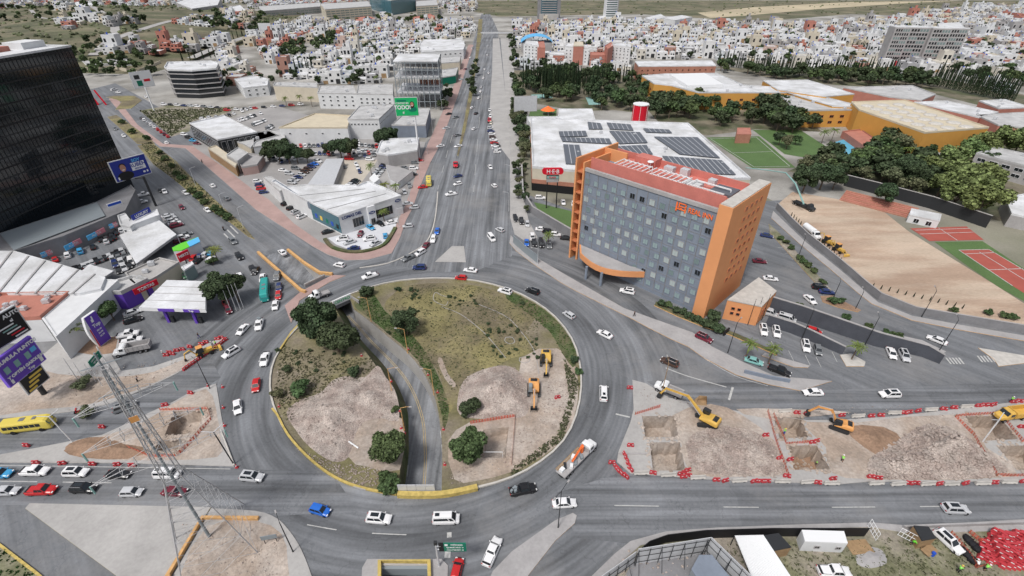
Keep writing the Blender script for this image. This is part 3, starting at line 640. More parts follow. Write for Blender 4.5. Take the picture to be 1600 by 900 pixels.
dash([(684,296),(700,235),(722,160),(742,80)], on=4, off=8); dash([(740,300),(748,200),(757,100)], on=4, off=8)
for k in range(3): solid([(350+k*5,365-k*6),(350+k*5+12,372-k*6+5)], .5)
tag(ml.build('painted_line', 'marking'), kind='structure')

def mound(name, px, h, m, amp=.35, step=1.1, z0=.17, holes=(), edge=7.0, ns=.35):
    pl = ccw(pxy(smooth_poly(px, 3))); xs = [p[0] for p in pl]; ys = [p[1] for p in pl]; ex = []
    x = min(xs)
    while x < max(xs):
        y = min(ys)
        while y < max(ys):
            q = (x+rnd.uniform(-.3, .3)*step, y+rnd.uniform(-.3, .3)*step)
            if inside(q, pl) and polydist(q, pl) > step*.5: ex.append(q)
            y += step
        x += step
    def zf(x, y):
        d = min(1, polydist((x, y), pl)/edge); d = d*d*(3-2*d)
        v = Vector((x*ns, y*ns, 1.3))
        return z0+h*d*(.75+.5*noise.noise(v*.35))+amp*min(1, d*3)*(noise.noise(v)+.5*noise.noise(v*2.7)+.3*noise.noise(v*6))
    o = structure(name, m, pl, holes, 0, ex, zf); return pl, zf
def scatter_rocks(name, pl, zf, n, rmin, rmax, m, where=None):
    b = MB(); xs = [p[0] for p in pl]; ys = [p[1] for p in pl]; k = 0; tries = 0
    while k < n and tries < n*8:
        tries += 1; q = (rnd.uniform(min(xs), max(xs)), rnd.uniform(min(ys), max(ys)))
        if not inside(q, pl) or (where and not where(q)): continue
        r = rmin+(rmax-rmin)*rnd.random()**3; b.blob((q[0], q[1], zf(*q)+r*.3), (r, r*rnd.uniform(.6, 1), r*.7), 1, .3); k += 1
    return tag(b.build(name, m), 'loose broken stone and rubble', 'rubble', kind='stuff')
flat = lambda z: (lambda x, y: z)
p1, f1 = mound('earth_heap', [(520,595),(545,588),(570,590),(590,572),(603,590),(617,610),(624,640),(620,665),(600,655),(570,660),(556,680),(545,715),(520,722),(485,700),(462,672),(448,645),(470,625),(500,615)], 2.0, 'rubble', .35, edge=8)
scatter_rocks('rubble', p1, f1, 900, .05, .3, 'rubble')
p2, f2 = mound('earth_heap', [(715,625),(725,595),(755,578),(790,572),(815,585),(830,615),(822,650),(790,655),(745,655),(718,648)], 4.2, 'rubble', .35, edge=9)
scatter_rocks('rubble', p2, f2, 500, .05, .35, 'rubble')
p3, f3 = mound('earth_heap', [(1072,690),(1100,672),(1150,668),(1190,680),(1215,700),(1228,735),(1180,743),(1110,742),(1080,730)], 2.4, 'rubble', .4, edge=7)
scatter_rocks('rubble', p3, f3, 1500, .06, .45, 'rubble')
p4, f4 = mound('earth_heap', [(1360,715),(1400,690),(1440,665),(1480,668),(1520,690),(1555,715),(1572,742),(1500,750),(1400,750),(1358,742)], 5.6, 'rubble', .5, edge=9)
scatter_rocks('rubble', p4, f4, 2600, .06, .5, 'rubble')
p5, f5 = mound('earth_heap', [(1335,668),(1375,670),(1405,688),(1395,705),(1350,698)], 1.4, 'dirt_brown', .5, edge=4)
p6, f6 = mound('earth_heap', [(102,700),(140,684),(200,688),(235,705),(200,716),(130,716)], 1.3, 'dirt_brown', .4, edge=4)
p6, f6 = mound('earth_heap', [(160,688),(215,668),(250,655),(245,690),(220,705),(180,700)], 1.2, 'dirt', .4, edge=4)
p7, f7 = mound('earth_heap', [(1338,868),(1355,855),(1378,860),(1385,880),(1360,888),(1340,882)], .9, 'slab', .15, edge=3, z0=.05)
for pxs, n, mx in (([(430,560),(560,590),(520,595),(450,640),(450,680),(434,650)], 120, .2), ([(700,760),(845,715),(905,600),(860,590),(800,700),(705,740)], 900, .22), ([(460,700),(545,757),(610,765),(600,735),(520,722)], 700, .25), ([(760,478),(795,495),(815,515),(800,520),(765,500)], 90, .15),
                   ([(1120,735),(1225,738),(1225,748),(1130,745)], 260, .3), ([(1000,600),(1100,640),(1060,650),(1000,640)], 150, .15), ([(1240,640),(1500,630),(1500,655),(1260,660)], 250, .15), ([(60,590),(280,560),(250,600),(100,645)], 350, .2), ([(280,820),(440,830),(430,950),(290,950)], 500, .18), ([(1080,850),(1560,850),(1560,1000),(1100,1000)], 700, .12), ([(960,860),(1140,850),(1140,990),(930,990)], 400, .3)):
    scatter_rocks('gravel', ccw(pxy(pxs)), flat(.2 if pxs[0][0] != 1080 and pxs[0][0] != 960 else .06), n, .04, mx, 'rubble')
# stone rows and outlines laid out on the island lawn
for pts in ([(700,465),(690,462),(680,458),(678,470),(695,478),(700,472)], [(690,480),(720,492),(750,515),(765,530),(790,560)], [(745,475),(790,495),(815,520),(835,550),(842,585)], [(790,528),(800,528),(804,535),(797,538),(789,534),(790,528)], [(812,560),(824,558),(828,564),(820,568),(812,565),(812,560)]):
    q = pxy(smooth_poly(pts, 6, False)); b = MB(); ribbon(b, q, .16, .15, .22)
    tag(b.build('stone_edging', 'slab'), kind='structure')
# grass tufts on the green strips
def tufts(name, pl, zf, n, h, m='grass_blade', w=.18):
    b = MB(); xs = [p[0] for p in pl]; ys = [p[1] for p in pl]; k = 0; t = 0
    while k < n and t < n*10:
        t += 1; x, y = rnd.uniform(min(xs), max(xs)), rnd.uniform(min(ys), max(ys))
        if not inside((x, y), pl) or inside((x, y), CUT) != (name == 'bank_grass'): continue
        z = zf(x, y)
        for _ in range(4):
            a = rnd.uniform(0, 6.3); ww = w*rnd.uniform(.6, 1.4); hh = h*rnd.uniform(.5, 1.3); cx, cy = x+rnd.uniform(-.2, .2), y+rnd.uniform(-.2, .2)
            lx, ly = rnd.uniform(-.5, .5)*hh, rnd.uniform(-.5, .5)*hh
            b.add([(cx-math.cos(a)*ww, cy-math.sin(a)*ww, z), (cx+math.cos(a)*ww, cy+math.sin(a)*ww, z), (cx+lx, cy+ly, z+hh)], [(0, 1, 2)])
        k += 1
    return tag(b.build(name, m), 'tufts of grass and weeds', 'grass', kind='stuff')
tufts('grass', ccw(pxy([(556,470),(585,462),(600,485),(640,520),(668,555),(690,600),(702,640),(694,672),(690,650),(684,622),(666,582),(640,550),(610,525),(578,498)])), flat(.18), 900, .2)
tufts('grass', ccw(pxy([(795,456),(838,476),(870,502),(893,532),(902,560),(895,575),(878,552),(860,520),(825,490),(792,468)])), flat(.18), 350, .2)
tufts('grass', ccw(pxy([(640,446),(750,448),(840,492),(840,548),(770,575),(715,620),(680,575),(600,480)])), flat(.17), 1500, .2, 'leaf_dry')
tufts('grass', ccw(pxy([(440,540),(520,560),(600,560),(560,600),(450,660),(428,620)])), flat(.17), 900, .3, 'leaf_dry')
tufts('grass', ccw(pxy([(880,560),(905,600),(880,690),(800,745),(795,738),(870,680),(890,620)])), flat(.18), 700, .35, 'leaf_dry')
tufts('grass', ccw(pxy([(-200,780),(0,852),(60,898),(150,1000),(-200,1000)])), flat(.06), 900, .4)
tufts('grass', ccw(pxy([(1330,845),(1560,835),(1560,990),(1100,990),(1130,850)])), flat(.05), 1400, .22, 'leaf_dry')
tufts('grass', ccw(pxy([(222,226),(236,222),(302,280),(398,374),(360,348),(240,257)])), flat(.2), 1500, .4, 'leaf_dry')
tufts('grass', ccw(pxy([(218,173),(368,168),(300,190),(268,214)])), flat(.05), 1200, .7, 'leaf_dry', .4)
# ================================================================= BUILDINGS
_wm = {}
def win_mesh(wd, h, frame, pane, bars=1, dep=.12):
    k = (round(wd, 2), round(h, 2), frame, pane, bars)
    if k not in _wm:
        b = MB(); t = .09
        b.mat(0).bbox(-wd/2, wd/2, -dep, .02, -h/2, -h/2+t).bbox(-wd/2, wd/2, -dep, .02, h/2-t, h/2).bbox(-wd/2, -wd/2+t, -dep, .02, -h/2+t, h/2-t).bbox(wd/2-t, wd/2, -dep, .02, -h/2+t, h/2-t)
        for i in range(bars): x = -wd/2+wd*(i+1)/(bars+1); b.bbox(x-.03, x+.03, -dep*.8, .02, -h/2+t, h/2-t)
        b.mat(1).bbox(-wd/2+t*.9, wd/2-t*.9, -dep*.45, .01, -h/2+t*.9, h/2-t*.9)
        me = bpy.data.meshes.new('window')
        me.from_pydata(b.v, [], b.f); me.materials.append(M[frame]); me.materials.append(M[pane]); me.polygons.foreach_set('material_index', b.m); me.update(); _wm[k] = me
    return _wm[k]
def put_window(root, a, b, t, z, wd, h, frame='pure_white', pane='glass_window', bars=1, name='window', out=0.0):
    """window on the wall line a->b (outside is to the right of a->b), centre at distance t"""
    a = Vector((a[0], a[1], 0)); b = Vector((b[0], b[1], 0)); d = (b-a).normalized(); n = Vector((d.y, -d.x, 0))
    o = bpy.data.objects.new(name, win_mesh(wd, h, frame, pane, bars)); C.objects.link(o); o.parent = root
    o.location = a+d*t+n*(.02+out)+Vector((0, 0, z))-wloc(root); o.rotation_euler = (0, 0, math.atan2(d.y, d.x)); return o
def facade(root, a, b, zs, n, wd, h, m0=.8, **kw):
    L = math.hypot(b[0]-a[0], b[1]-a[1])
    for z in zs:
        for i in range(n): put_window(root, a, b, m0+(L-2*m0)*(i+.5)/n, z, wd, h, **kw)
def front_edges(poly):
    """edges of a ccw footprint that face the camera"""
    out = []
    for i in range(len(poly)):
        a, b = poly[i], poly[(i+1) % len(poly)]; n = (b[1]-a[1], a[0]-b[0])
        if n[0]*-a[0]+n[1]*-a[1] > 0: out.append((a, b))
    return out
def bld(name, roofpx, h, wall, roof, label, cat='building', z0=0, parapet=.5, windows=None, group=None, poly=None, wname='wall', rname='roof', units=0, colour=None):
    poly = ccw(poly if poly else [(v.x, v.y) for v in PP(roofpx, h)])
    c = (sum(p[0] for p in poly)/len(poly), sum(p[1] for p in poly)/len(poly), z0)
    r = thing(name, c, label=label, cat=cat, group=group)
    b = MB(); b.prism(poly, z0-.3, h-.02); o = b.build(wname, wall, r)
    if colour: o.color = (*colour, 1)
    b = MB()
    if parapet:
        C2 = Vector(c[:2]); inn = [tuple(C2+(Vector(p)-C2)*(1-.5/max(2, (Vector(p)-C2).length))) for p in poly]; out_ = [tuple(C2+(Vector(p)-C2)*(1+.06/max(2, (Vector(p)-C2).length))) for p in poly]; n = len(poly)
        b.add([(p[0], p[1], h) for p in inn], tri(inn))
        for i in range(n):
            j = (i+1) % n
            b.quad((*inn[j], h), (*inn[i], h), (*inn[i], h+parapet), (*inn[j], h+parapet)); b.quad((*out_[i], h-.3), (*out_[j], h-.3), (*out_[j], h+parapet), (*out_[i], h+parapet)); b.quad((*out_[i], h+parapet), (*out_[j], h+parapet), (*inn[j], h+parapet), (*inn[i], h+parapet))
    else: b.prism(poly, h, h+.25)
    b.build(rname, roof, r)
    if windows:
        for a, e in front_edges(poly):
            L = math.hypot(e[0]-a[0], e[1]-a[1])
            if L < 5: continue
            n = max(1, int(L/windows.get('pitch', 4)))
            facade(r, a, e, windows['z'], n, windows.get('w', 1.4), windows.get('h', 1.3), frame=windows.get('frame', 'pure_white'), pane=windows.get('pane', 'glass_dark'), bars=windows.get('bars', 1))
    xs = [p[0] for p in poly]; ys = [p[1] for p in poly]
    k = 0; tr = 0
    while k < units and tr < 200:
        tr += 1; q = (rnd.uniform(min(xs), max(xs)), rnd.uniform(min(ys), max(ys)))
        if inside(q, poly) and polydist(q, poly) > 1.8:
            s = rnd.uniform(.8, 1.8); b = MB(); b.box((q[0], q[1], h+s*.4+.05), (s, s*.8, s*.7), rnd.uniform(0, .5)); b.box((q[0], q[1], h+s*.8+.05), (s*.6, s*.5, s*.1)); b.build('roof_unit', 'galv', r); k += 1
    return r, poly
def panel_frame(bl, br, zb, zt, name, label, cat, base=None):
    """upright sign from its lower corners as seen; local x along the board, -y to the front"""
    a, b = P(*bl, zb), P(*br, zb); m = (a+b)/2; d = b-a; rz = math.atan2(d.y, d.x)
    return thing(name, (m.x, m.y, 0), rz, label, cat), math.hypot(d.x, d.y)
RX = Matrix.Rotation(math.pi/2, 4, 'X')
def T(x, y, z): return Matrix.Translation((x, y, z))
def lb(root, name, m, *boxes):
    b = MB()
    for q in boxes: b.bbox(*q)
    return b.build(name, m, root, local=True)

hu = Vector((.706, -.708)); hd = Vector((.708, .706))
hA = Vector((20.4, 147.0)); hB = hA+hu*49.6
def HP(u, d): return tuple(hA+hu*u+hd*d)
hotel = thing('hotel', (*HP(25, 10), 0), label='grey slab hotel with orange ends, nine floors of windows and a red roof', cat='hotel')
HH = 31.5
b = MB(); b.prism([HP(3, 0), HP(46, 0), HP(46, 20), HP(3, 20)], 0, HH); b.build('grey_wall', 'hotel_grey', hotel)
b = MB(); b.prism([HP(3, -.25), HP(46, -.25), HP(46, .7), HP(3, .7)], HH, HH+1.0); b.build('coping', 'slab', hotel)
b = MB(); b.prism([HP(3, 2.6), HP(46, 2.6), HP(46, 3.0), HP(3, 3.0)], HH, HH+3.6); b.prism([HP(3, 16.5), HP(46, 16.5), HP(46, 16.9), HP(3, 16.9)], HH, HH+3.2)
b.prism([HP(8, 3.0), HP(46, 3.0), HP(46, 16.5), HP(8, 16.5)], HH+.02, HH+1.2); b.build('roof', 'hotel_red_roof', hotel)
b = MB()
for i in range(3): b.prism([HP(10+i*12, 4.5+i*.6), HP(20+i*12, 4.5+i*.6), HP(20+i*12, 4.8+i*.6), HP(10+i*12, 4.8+i*.6)], HH+2.6, HH+2.9); b.prism([HP(10+i*12, 10), HP(20+i*12, 10), HP(20+i*12, 10.3), HP(10+i*12, 10.3)], HH+2.6, HH+2.9)
for i in range(16): b.prism([HP(10+i*1.6, 4.5), HP(10.25+i*1.6, 4.5), HP(10.25+i*1.6, 10.3), HP(10+i*1.6, 10.3)], HH+2.9, HH+3.1)
for x in (10, 20, 32, 44):
    for y in (4.7, 10.1): b.bbox(HP(x, y)[0]-.1, HP(x, y)[0]+.1, HP(x, y)[1]-.1, HP(x, y)[1]+.1, HH+1.2, HH+2.7)
b.build('pergola', 'pure_white', hotel)
for k, (u, d, su, sd, s, m) in enumerate(((12, 13, 7, 4, 2.6, 'hotel_red_roof'), (22, 13, 3, 2, 1.8, 'galv'), (27, 13.5, 2.4, 2, 2.2, 'galv'), (31, 7, 5, 4, 1.0, 'white_roof'), (39, 8, 6, 6, .8, 'solar'), (36, 13, 2, 2, 1.6, 'galv'))):
    b = MB(); b.prism([HP(u, d), HP(u+su, d), HP(u+su, d+sd), HP(u, d+sd)], HH+1.21, HH+1.2+s); b.build('roof_unit', m, hotel)
dish = MB(); c = HP(18, 12); dish.blob((c[0], c[1], HH+3.6), (1.0, 1.0, .35), 2, 0); dish.tube([(c[0], c[1], HH+1.2), (c[0], c[1], HH+3.4)], .12); dish.build('dish', 'pure_white', hotel)
# left orange frame with its slots
b = MB(); b.prism([HP(0, -1.2), HP(.6, -1.2), HP(.6, 20.5), HP(0, 20.5)], 0, 35.2); b.prism([HP(2.5, -.6), HP(3.05, -.6), HP(3.05, 14), HP(2.5, 14)], 0, 34.2); b.prism([HP(.6, 13), HP(9, 13), HP(9, 13.6), HP(.6, 13.6)], 0, 35.2)
b.prism([HP(.6, 2), HP(2.5, 2), HP(2.5, 13), HP(.6, 13)], 0, 33); b.build('orange_frame', 'hotel_orange', hotel)
for k in range(9):
    z = 3.2+k*3.45; b = MB(); b.prism([HP(.6, -.9), HP(2.5, -.9), HP(2.5, 2), HP(.6, 2)], z, z+.35); b.build('ledge', 'hotel_orange_dark', hotel)
# right orange block
b = MB(); b.prism([HP(46, -.9), HP(49.6, -.9), HP(49.6, 23), HP(46, 23)], 0, 34.2); b.build('orange_wall', 'hotel_orange', hotel)
b = MB(); b.prism([HP(46.2, -.7), HP(49.4, -.7), HP(49.4, 22.8), HP(46.2, 22.8)], 34.2, 34.5); b.build('orange_roof', 'kerb', hotel)
zs = [34.2-3.1-k*3.15 for k in range(10)]
for r_ in range(8):
    for c_ in range(4): put_window(hotel, HP(49.6, -.9), HP(49.6, 23), 9.5+c_*3.1, zs[r_], 1.5, 1.3, 'hotel_orange_dark', 'glass_dark', 1)
# grid of rooms
wr = random.Random(3)
for r_ in range(9):
    z = HH-2.4-r_*3.25
    for c_ in range(13):
        u = 4.9+c_*3.25+(.55 if r_ % 2 else -.55)
        if z < 7.5 and u < 23: continue
        if r_ == 0 and u > 40: pass
        k = wr.random(); pane = 'glass_dark' if k < .07 else ('glass_window' if k < .3 else 'glass_pale' if k < .8 else 'curtain')
        put_window(hotel, HP(0, 0), HP(49.6, 0), u, z-.6 if r_ == 0 else z, 1.7, 1.75, 'hotel_grey' if pane != 'curtain' else 'slab', pane, 1)
        b_ = None
for c_ in range(12):
    u = 4.6+c_*3.45; b = MB(); b.prism([HP(u, -.1), HP(u+.18, -.1), HP(u+.18, .02), HP(u, .02)], 1, HH-.2); b.build('joint', 'concrete_dark', hotel)
for r_ in range(9):
    z = HH-4.2-r_*3.25; b = MB(); b.prism([HP(3.1, -.07), HP(45.9, -.07), HP(45.9, .02), HP(3.1, .02)], z, z+.1); b.build('string_course', 'concrete_dark', hotel)
# entrance canopy: curved orange fascia, grey top
ca, cb2 = P(908, 398, 5.2), P(1026, 428, 5.2)
arc = []
for i in range(13):
    t = i/12; q = ca.lerp(cb2, t); q = Vector(q.xy)-hd*(5.6*math.sin(math.pi*t)+.6); arc.append(tuple(q))
bk_ = [HP(24, -.3), HP(3.5, -.3)]
cp = ccw(arc+bk_)
b = MB(); b.prism(cp, 4.2, 6.2); b.build('canopy', 'hotel_orange', hotel)
cc = Vector((sum(p[0] for p in cp)/len(cp), sum(p[1] for p in cp)/len(cp)))
b = MB(); b.prism([tuple(cc+(Vector(p)-cc)*.95) for p in cp], 6.2, 6.35); b.build('canopy_roof', 'slab', hotel)
for px_ in ((915, 436), (938, 446)):
    q = P(*px_); b = MB(); b.tube([(q.x, q.y, 0), (q.x, q.y, 4.7)], .45, 10); b.build('column', 'hotel_grey', hotel)
# annex
an = ccw([tuple(P(*q).xy) for q in ((1128,498),(1180,509),(1203,484),(1176,462))])
b = MB(); b.prism(an, 0, 6.5); b.build('annex_wall', 'hotel_orange', hotel)
b = MB(); b.prism([tuple(Vector(p)*.999) for p in an], 6.5, 6.8); b.build('annex_roof', 'kerb', hotel)
for a_, e_ in front_edges(an):
    if math.hypot(a_[0]-e_[0], a_[1]-e_[1]) > 4:
        for t_ in (2.0, 3.6):
            for z_ in (2.6, 4.2): put_window(hotel, a_, e_, t_, z_, 1.0, 1.0, 'hotel_orange_dark', 'glass_dark', 0)
# sign: emblem and letters
rzh = math.atan2(hu.y, hu.x)
def hm(u, z, out=.2): q = HP(u, -out); return Matrix.Translation((q[0]-wloc(hotel).x, q[1]-wloc(hotel).y, z)) @ Matrix.Rotation(rzh, 4, 'Z') @ RX
b = MB()
for q in ((-1.5, -1.1, -1.3, 1.2), (-.75, 1.5, .95, 1.2), (-.75, 1.5, .1, .3), (1.15, 1.5, -1.3, 1.2), (-.75, -.4, -.2, .9), (-.3, .3, -.5, -.2), (-1.1, 1.15, -.75, -.5)): b.bbox(q[0], q[1], q[2], q[3], -.05, .12)
b.cm = 0; o = b.build('emblem', 'sign_orange', hotel, local=True); o.matrix_local = hm(35.9, HH-1.6)
text_mesh('lettering', 'REAL INN', 2.0, 'sign_orange', hotel, hm(41.5, HH-1.75), .1, .012, sx=.8)

tC = Vector((-171, 209)); td = Vector((-.13, -.991)); tn = Vector((-.991, .13))
def TP(u, d): return tuple(tC+td*u+tn*d)
tower = thing('glass_tower', (*TP(45, 12), 0), label='tall black glass office tower leaning over the car lots', cat='office tower')
TH = 57.5
b = MB(); b.prism([TP(0, 0), TP(90, 0), TP(90, 26), TP(0, 26)], 0, TH); b.build('curtain_wall', 'glass_dark', tower)
b = MB(); mulls = []
for i in range(61): u = i*1.5; b.prism([TP(u, -.14), TP(u+.07, -.14), TP(u+.07, .02), TP(u, .02)], 6, TH)
b.build('mullions', 'black', tower)
tag(tower.children[-1], kind='stuff')
for k in range(16):
    z = 9+k*3.15; b = MB(); b.prism([TP(-.05, -.1), TP(90, -.1), TP(90, .02), TP(-.05, .02)], z, z+.5); b.build('spandrel', 'black' if k % 2 else 'dark_metal', tower)
b = MB(); b.prism([TP(-.3, -.3), TP(90, -.3), TP(90, 26.3), TP(-.3, 26.3)], TH, TH+.7); b.build('roof', 'white_roof', tower)
for u, d, su, sd, s in ((4, 6, 9, 8, 2.2), (16, 8, 12, 9, 1.6), (32, 5, 8, 10, 2.4), (44, 9, 14, 8, 1.5)):
    b = MB(); b.prism([TP(u, d), TP(u+su, d), TP(u+su, d+sd), TP(u, d+sd)], TH+.7, TH+.7+s); b.build('roof_unit', 'terracotta' if su == 12 else 'white_wall', tower)
pod = ccw([tuple(P(*q, 6).xy) for q in ((-200,455),(0,366),(150,317),(205,290),(212,298),(196,330),(100,370),(27,392),(-200,490))])
pr, _ = bld('podium', None, 6, 'concrete_dark', 'concrete_dark', 'long grey plinth terrace at the foot of the black glass tower', 'podium', poly=pod, parapet=.4)
b = MB(); a, e = P(0,366,6.2), P(152,317,6.2); a2, e2 = P(22,392,6.2), P(165,338,6.2)
b.quad((a.x, a.y, 6.45), (a2.x, a2.y, 6.45), (e2.x, e2.y, 6.45), (e.x, e.y, 6.45)); b.build('deck', 'machine_grey', pr)

heb, hp = bld('supermarket', [(829,186),(1075,194),(1172,280),(1060,283),(832,262)], 10.5, 'beige', 'white_roof', 'sprawling white roofed supermarket with solar panels behind the hotel', 'supermarket', parapet=.8, units=12)
for q in ([(873,205),(915,204),(918,212),(875,213)], [(918,190),(938,192),(942,201),(920,201)], [(948,191),(985,194),(990,203),(953,201)], [(876,214),(952,216),(956,224),(879,220)], [(952,204),(1000,206),(1012,222),(968,224)], [(1005,200),(1045,202),(1050,207),(1010,206)], [(1022,213),(1090,214),(1125,246),(1062,240)], [(880,225),(905,226),(912,256),(884,255)], [(1035,243),(1128,250),(1150,272),(1055,268)], [(960,228),(1010,226),(1020,240),(975,240)]):
    b = MB(); pl = ccw([tuple(P(*v, 11.2).xy) for v in q]); b.prism(pl, 10.9, 11.15, bottom=False)
    d0 = (Vector(pl[1])-Vector(pl[0])); n = max(2, int(d0.length/2.2)); b.mat(1)
    for i in range(1, n): a = Vector(pl[0]).lerp(Vector(pl[1]), i/n); e = Vector(pl[3]).lerp(Vector(pl[2]), i/n); ribbon(b, [tuple(a), tuple(e)], .28, 11.17, 11.17)
    b.build('solar_array', ['solar', 'galv'], heb)
for a, e in front_edges(hp):
    if math.hypot(a[0]-e[0], a[1]-e[1]) > 14 and a[0] < 30:
        d = (Vector(e)-Vector(a)).normalized(); n = Vector((d.y, -d.x)); b = MB(); q0 = Vector(a)+n*.15; q1 = Vector(e)+n*.15
        b.prism([tuple(q0), tuple(q1), tuple(q1-n*.14), tuple(q0-n*.14)], .1, 3.6); b.build('car_port_opening', 'black', heb)
        b = MB(); b.prism([tuple(q0+n*.05), tuple(q1+n*.05), tuple(q1-n*.14), tuple(q0-n*.14)], 3.6, 5.4); b.build('band', 'brick', heb)
bld('store_annex', [(823,183),(872,183),(873,171),(925,171),(930,188),(912,190),(828,193)], 9, 'white_wall', 'white_roof', 'low white annex behind the supermarket beside the small lawn', parapet=.5, units=2)
sg = thing('pole_sign', P(861, 325), label='red oval store sign on two black posts before the supermarket', cat='sign')
lb(sg, 'post', 'black', (-2.2, -1.8, -.2, .2, 0, 13.5)); lb(sg, 'post', 'black', (1.9, 2.3, -.2, .2, 0, 13.5))
b = MB(); pl = []
for i in range(16): t = 2*math.pi*i/16; pl.append(((2.9 if math.cos(t) > 0 else -2.9)+1.35*math.cos(t), 1.35*math.sin(t)))
v, f = pl, tri(ccw(pl)); pl = ccw(pl)
for y, fl in ((-.5, 0), (.5, 1)): b.add([(p[0], y, 15.9+p[1]) for p in pl], [t if not fl else t[::-1] for t in tri(pl)])
for i in range(16): a, e = pl[i], pl[(i+1) % 16]; b.quad((a[0], .5, 15.9+a[1]), (e[0], .5, 15.9+e[1]), (e[0], -.5, 15.9+e[1]), (a[0], -.5, 15.9+a[1]))
b.build('oval_board', 'sign_red', sg, local=True); text_mesh('lettering', 'H·E·B', 2.2, 'pure_white', sg, T(0, -.55, 15.85) @ RX, .05, .015)
lb(sg, 'lower_board', 'dark_metal', (-2.4, 2.6, -.35, .35, 11.9, 14.2)); lb(sg, 'name_panel', 'court_teal', (-2.2, 2.4, -.42, -.36, 12.9, 14.0)); text_mesh('lettering', 'PLAZA', .95, 'sign_red', sg, T(0, -.46, 13.4) @ RX, .03, .02)
lb(sg, 'name_panel', 'slab', (-2.4, 2.4, -.42, -.36, 11.4, 12.7))

W1 = dict(z=(6,), w=2.0, h=1.6, pitch=9, pane='glass_dark', frame='hotel_orange_dark')
hall, hpoly = bld('sports_hall', [(1342,172),(1330,160),(1414,157),(1545,200),(1445,208)], 13, 'club_orange', 'tan_roof', 'large orange sports hall with a pale skylight grid roof', 'sports hall', parapet=.6)
q00, q10, q11, q01 = P(1336,163,13.4), P(1410,160,13.4), P(1535,200,13.4), P(1448,205,13.4)
for i in range(7):
    for j in range(3):
        c0 = q00.lerp(q01, (i+.5)/7).lerp(q10.lerp(q11, (i+.5)/7), (j+.5)/3); b = MB(); b.blob((c0.x, c0.y, 13.1), (3.6, 3.2, .9), 2, 0); b.build('skylight', 'kerb', hall)
bld('club_building', [(1190,143),(1222,150),(1262,152),(1345,172),(1260,173),(1232,163),(1222,152)], 10, 'club_orange', 'grey_roof', 'orange club wing stepping towards the big hall', 'club building', parapet=.6, units=6, windows=dict(z=(3, 6.5), pitch=6, w=2.6, h=1.6, frame='hotel_orange_dark'))
bld('club_building', [(1192,126),(1262,125),(1335,147),(1290,151),(1215,140)], 12, 'club_orange', 'white_roof', 'long white shed roof behind the orange club wing', 'club building', parapet=.3)
cw, cpoly = bld('club_building', [(1003,119),(1040,116),(1120,115),(1160,133),(1235,139),(1350,168),(1300,166),(1230,145),(1092,145),(1068,139),(1050,134),(1022,131)], 11, 'club_orange', 'white_roof', 'orange club block with a domed white roof beside dark trees', 'club building', parapet=.6, units=5, windows=dict(z=(3, 6.5), pitch=8, w=2.2, h=1.5, frame='hotel_orange_dark'))
b = MB(); dp = [tuple(P(*q, 12).xy) for q in ((1046,118),(1100,116),(1130,134),(1074,136))]; b.prism(ccw(dp), 11.1, 13.0); b.build('roof_light', 'pure_white', cw)
bld('club_building', [(992,96),(1112,95),(1119,103),(998,104)], 12, 'brick', 'white_roof', 'long brick block with a pale blue roof behind the club', 'club building', parapet=.4, windows=dict(z=(3, 6, 9), pitch=5, w=1.2, h=1.2, frame='brick'))
for i, (q, hh, wl, rf, lbx) in enumerate((
    ([(1318,137),(1425,134),(1462,148),(1440,157),(1390,152)], 8, 'terracotta', 'grey_roof', 'terracotta court building behind the skylight hall'),
    ([(1428,160),(1478,158),(1560,176),(1530,184)], 7, 'terracotta', 'white_roof', 'terracotta wing with white roof right of the skylight hall'),
    ([(1525,180),(1600,176),(1690,190),(1640,205),(1560,196)], 7, 'terracotta', 'grey_roof', 'low terracotta block at the right edge beyond the hall'),
    ([(1530,158),(1570,156),(1610,168),(1560,170)], 8, 'terracotta', 'white_roof', 'small terracotta hut with a white roof near the right edge'))):
    bld('club_building', q, hh, wl, rf, lbx, 'club building', parapet=.5, units=3)
bld('pool_terrace', [(1316,206),(1345,203),(1388,232),(1365,240)], 3.2, 'terracotta', 'terracotta', 'stepped terracotta terrace beside the swimming pool', 'terrace', parapet=.6)
bld('kiosk', [(1152,200),(1172,200),(1174,210),(1151,210)], 5, 'brick', 'terracotta', 'small red brick kiosk at the edge of the football pitch', 'kiosk', parapet=.2)
bld('school_building', [(1525,240),(1555,231),(1700,262),(1700,285)], 8, 'slab', 'grey_roof', 'modern grey school block with a stepped roof at the right edge', 'school', windows=dict(z=(3.0, 5.8), pitch=5, w=3.4, h=1.6), units=7, parapet=.5)
bld('school_building', [(1448,246),(1455,239),(1482,240),(1480,252)], 7, 'white_wall', 'white_roof', 'small white school pavilion among pale green trees', 'school', windows=dict(z=(2.2, 4.8), pitch=3.5, w=2.6, h=1.6), parapet=.3)
bld('school_building', [(1570,310),(1620,300),(1720,330),(1700,360),(1580,335)], 5, 'slab', 'white_roof', 'pale school wing at the right edge above the tennis court', 'school', parapet=.5)
bld('changing_room', [(1424,326),(1471,335),(1468,346),(1421,336)], 3, 'white_wall', 'white_roof', 'small white changing hut beside the stands of the dirt field', 'hut', parapet=.2, windows=dict(z=(1.3,), pitch=4, w=1.8, h=1.8))
st = thing('stands', P(1365, 322), label='brown stepped stands along the far side of the dirt field', cat='stands')
for i in range(7):
    a, e = P(1311, 313), P(1425, 343); dr = Vector((e-a).xy).normalized(); nr = Vector((-dr.y, dr.x)); o0 = nr*(i*1.1)
    b = MB(); b.prism([tuple(a.xy+o0), tuple(e.xy+o0), tuple(e.xy+o0+nr*1.1), tuple(a.xy+o0+nr*1.1)], 0, .35*(i+1)); b.build('step', 'terracotta' if i % 2 else 'brick', st)
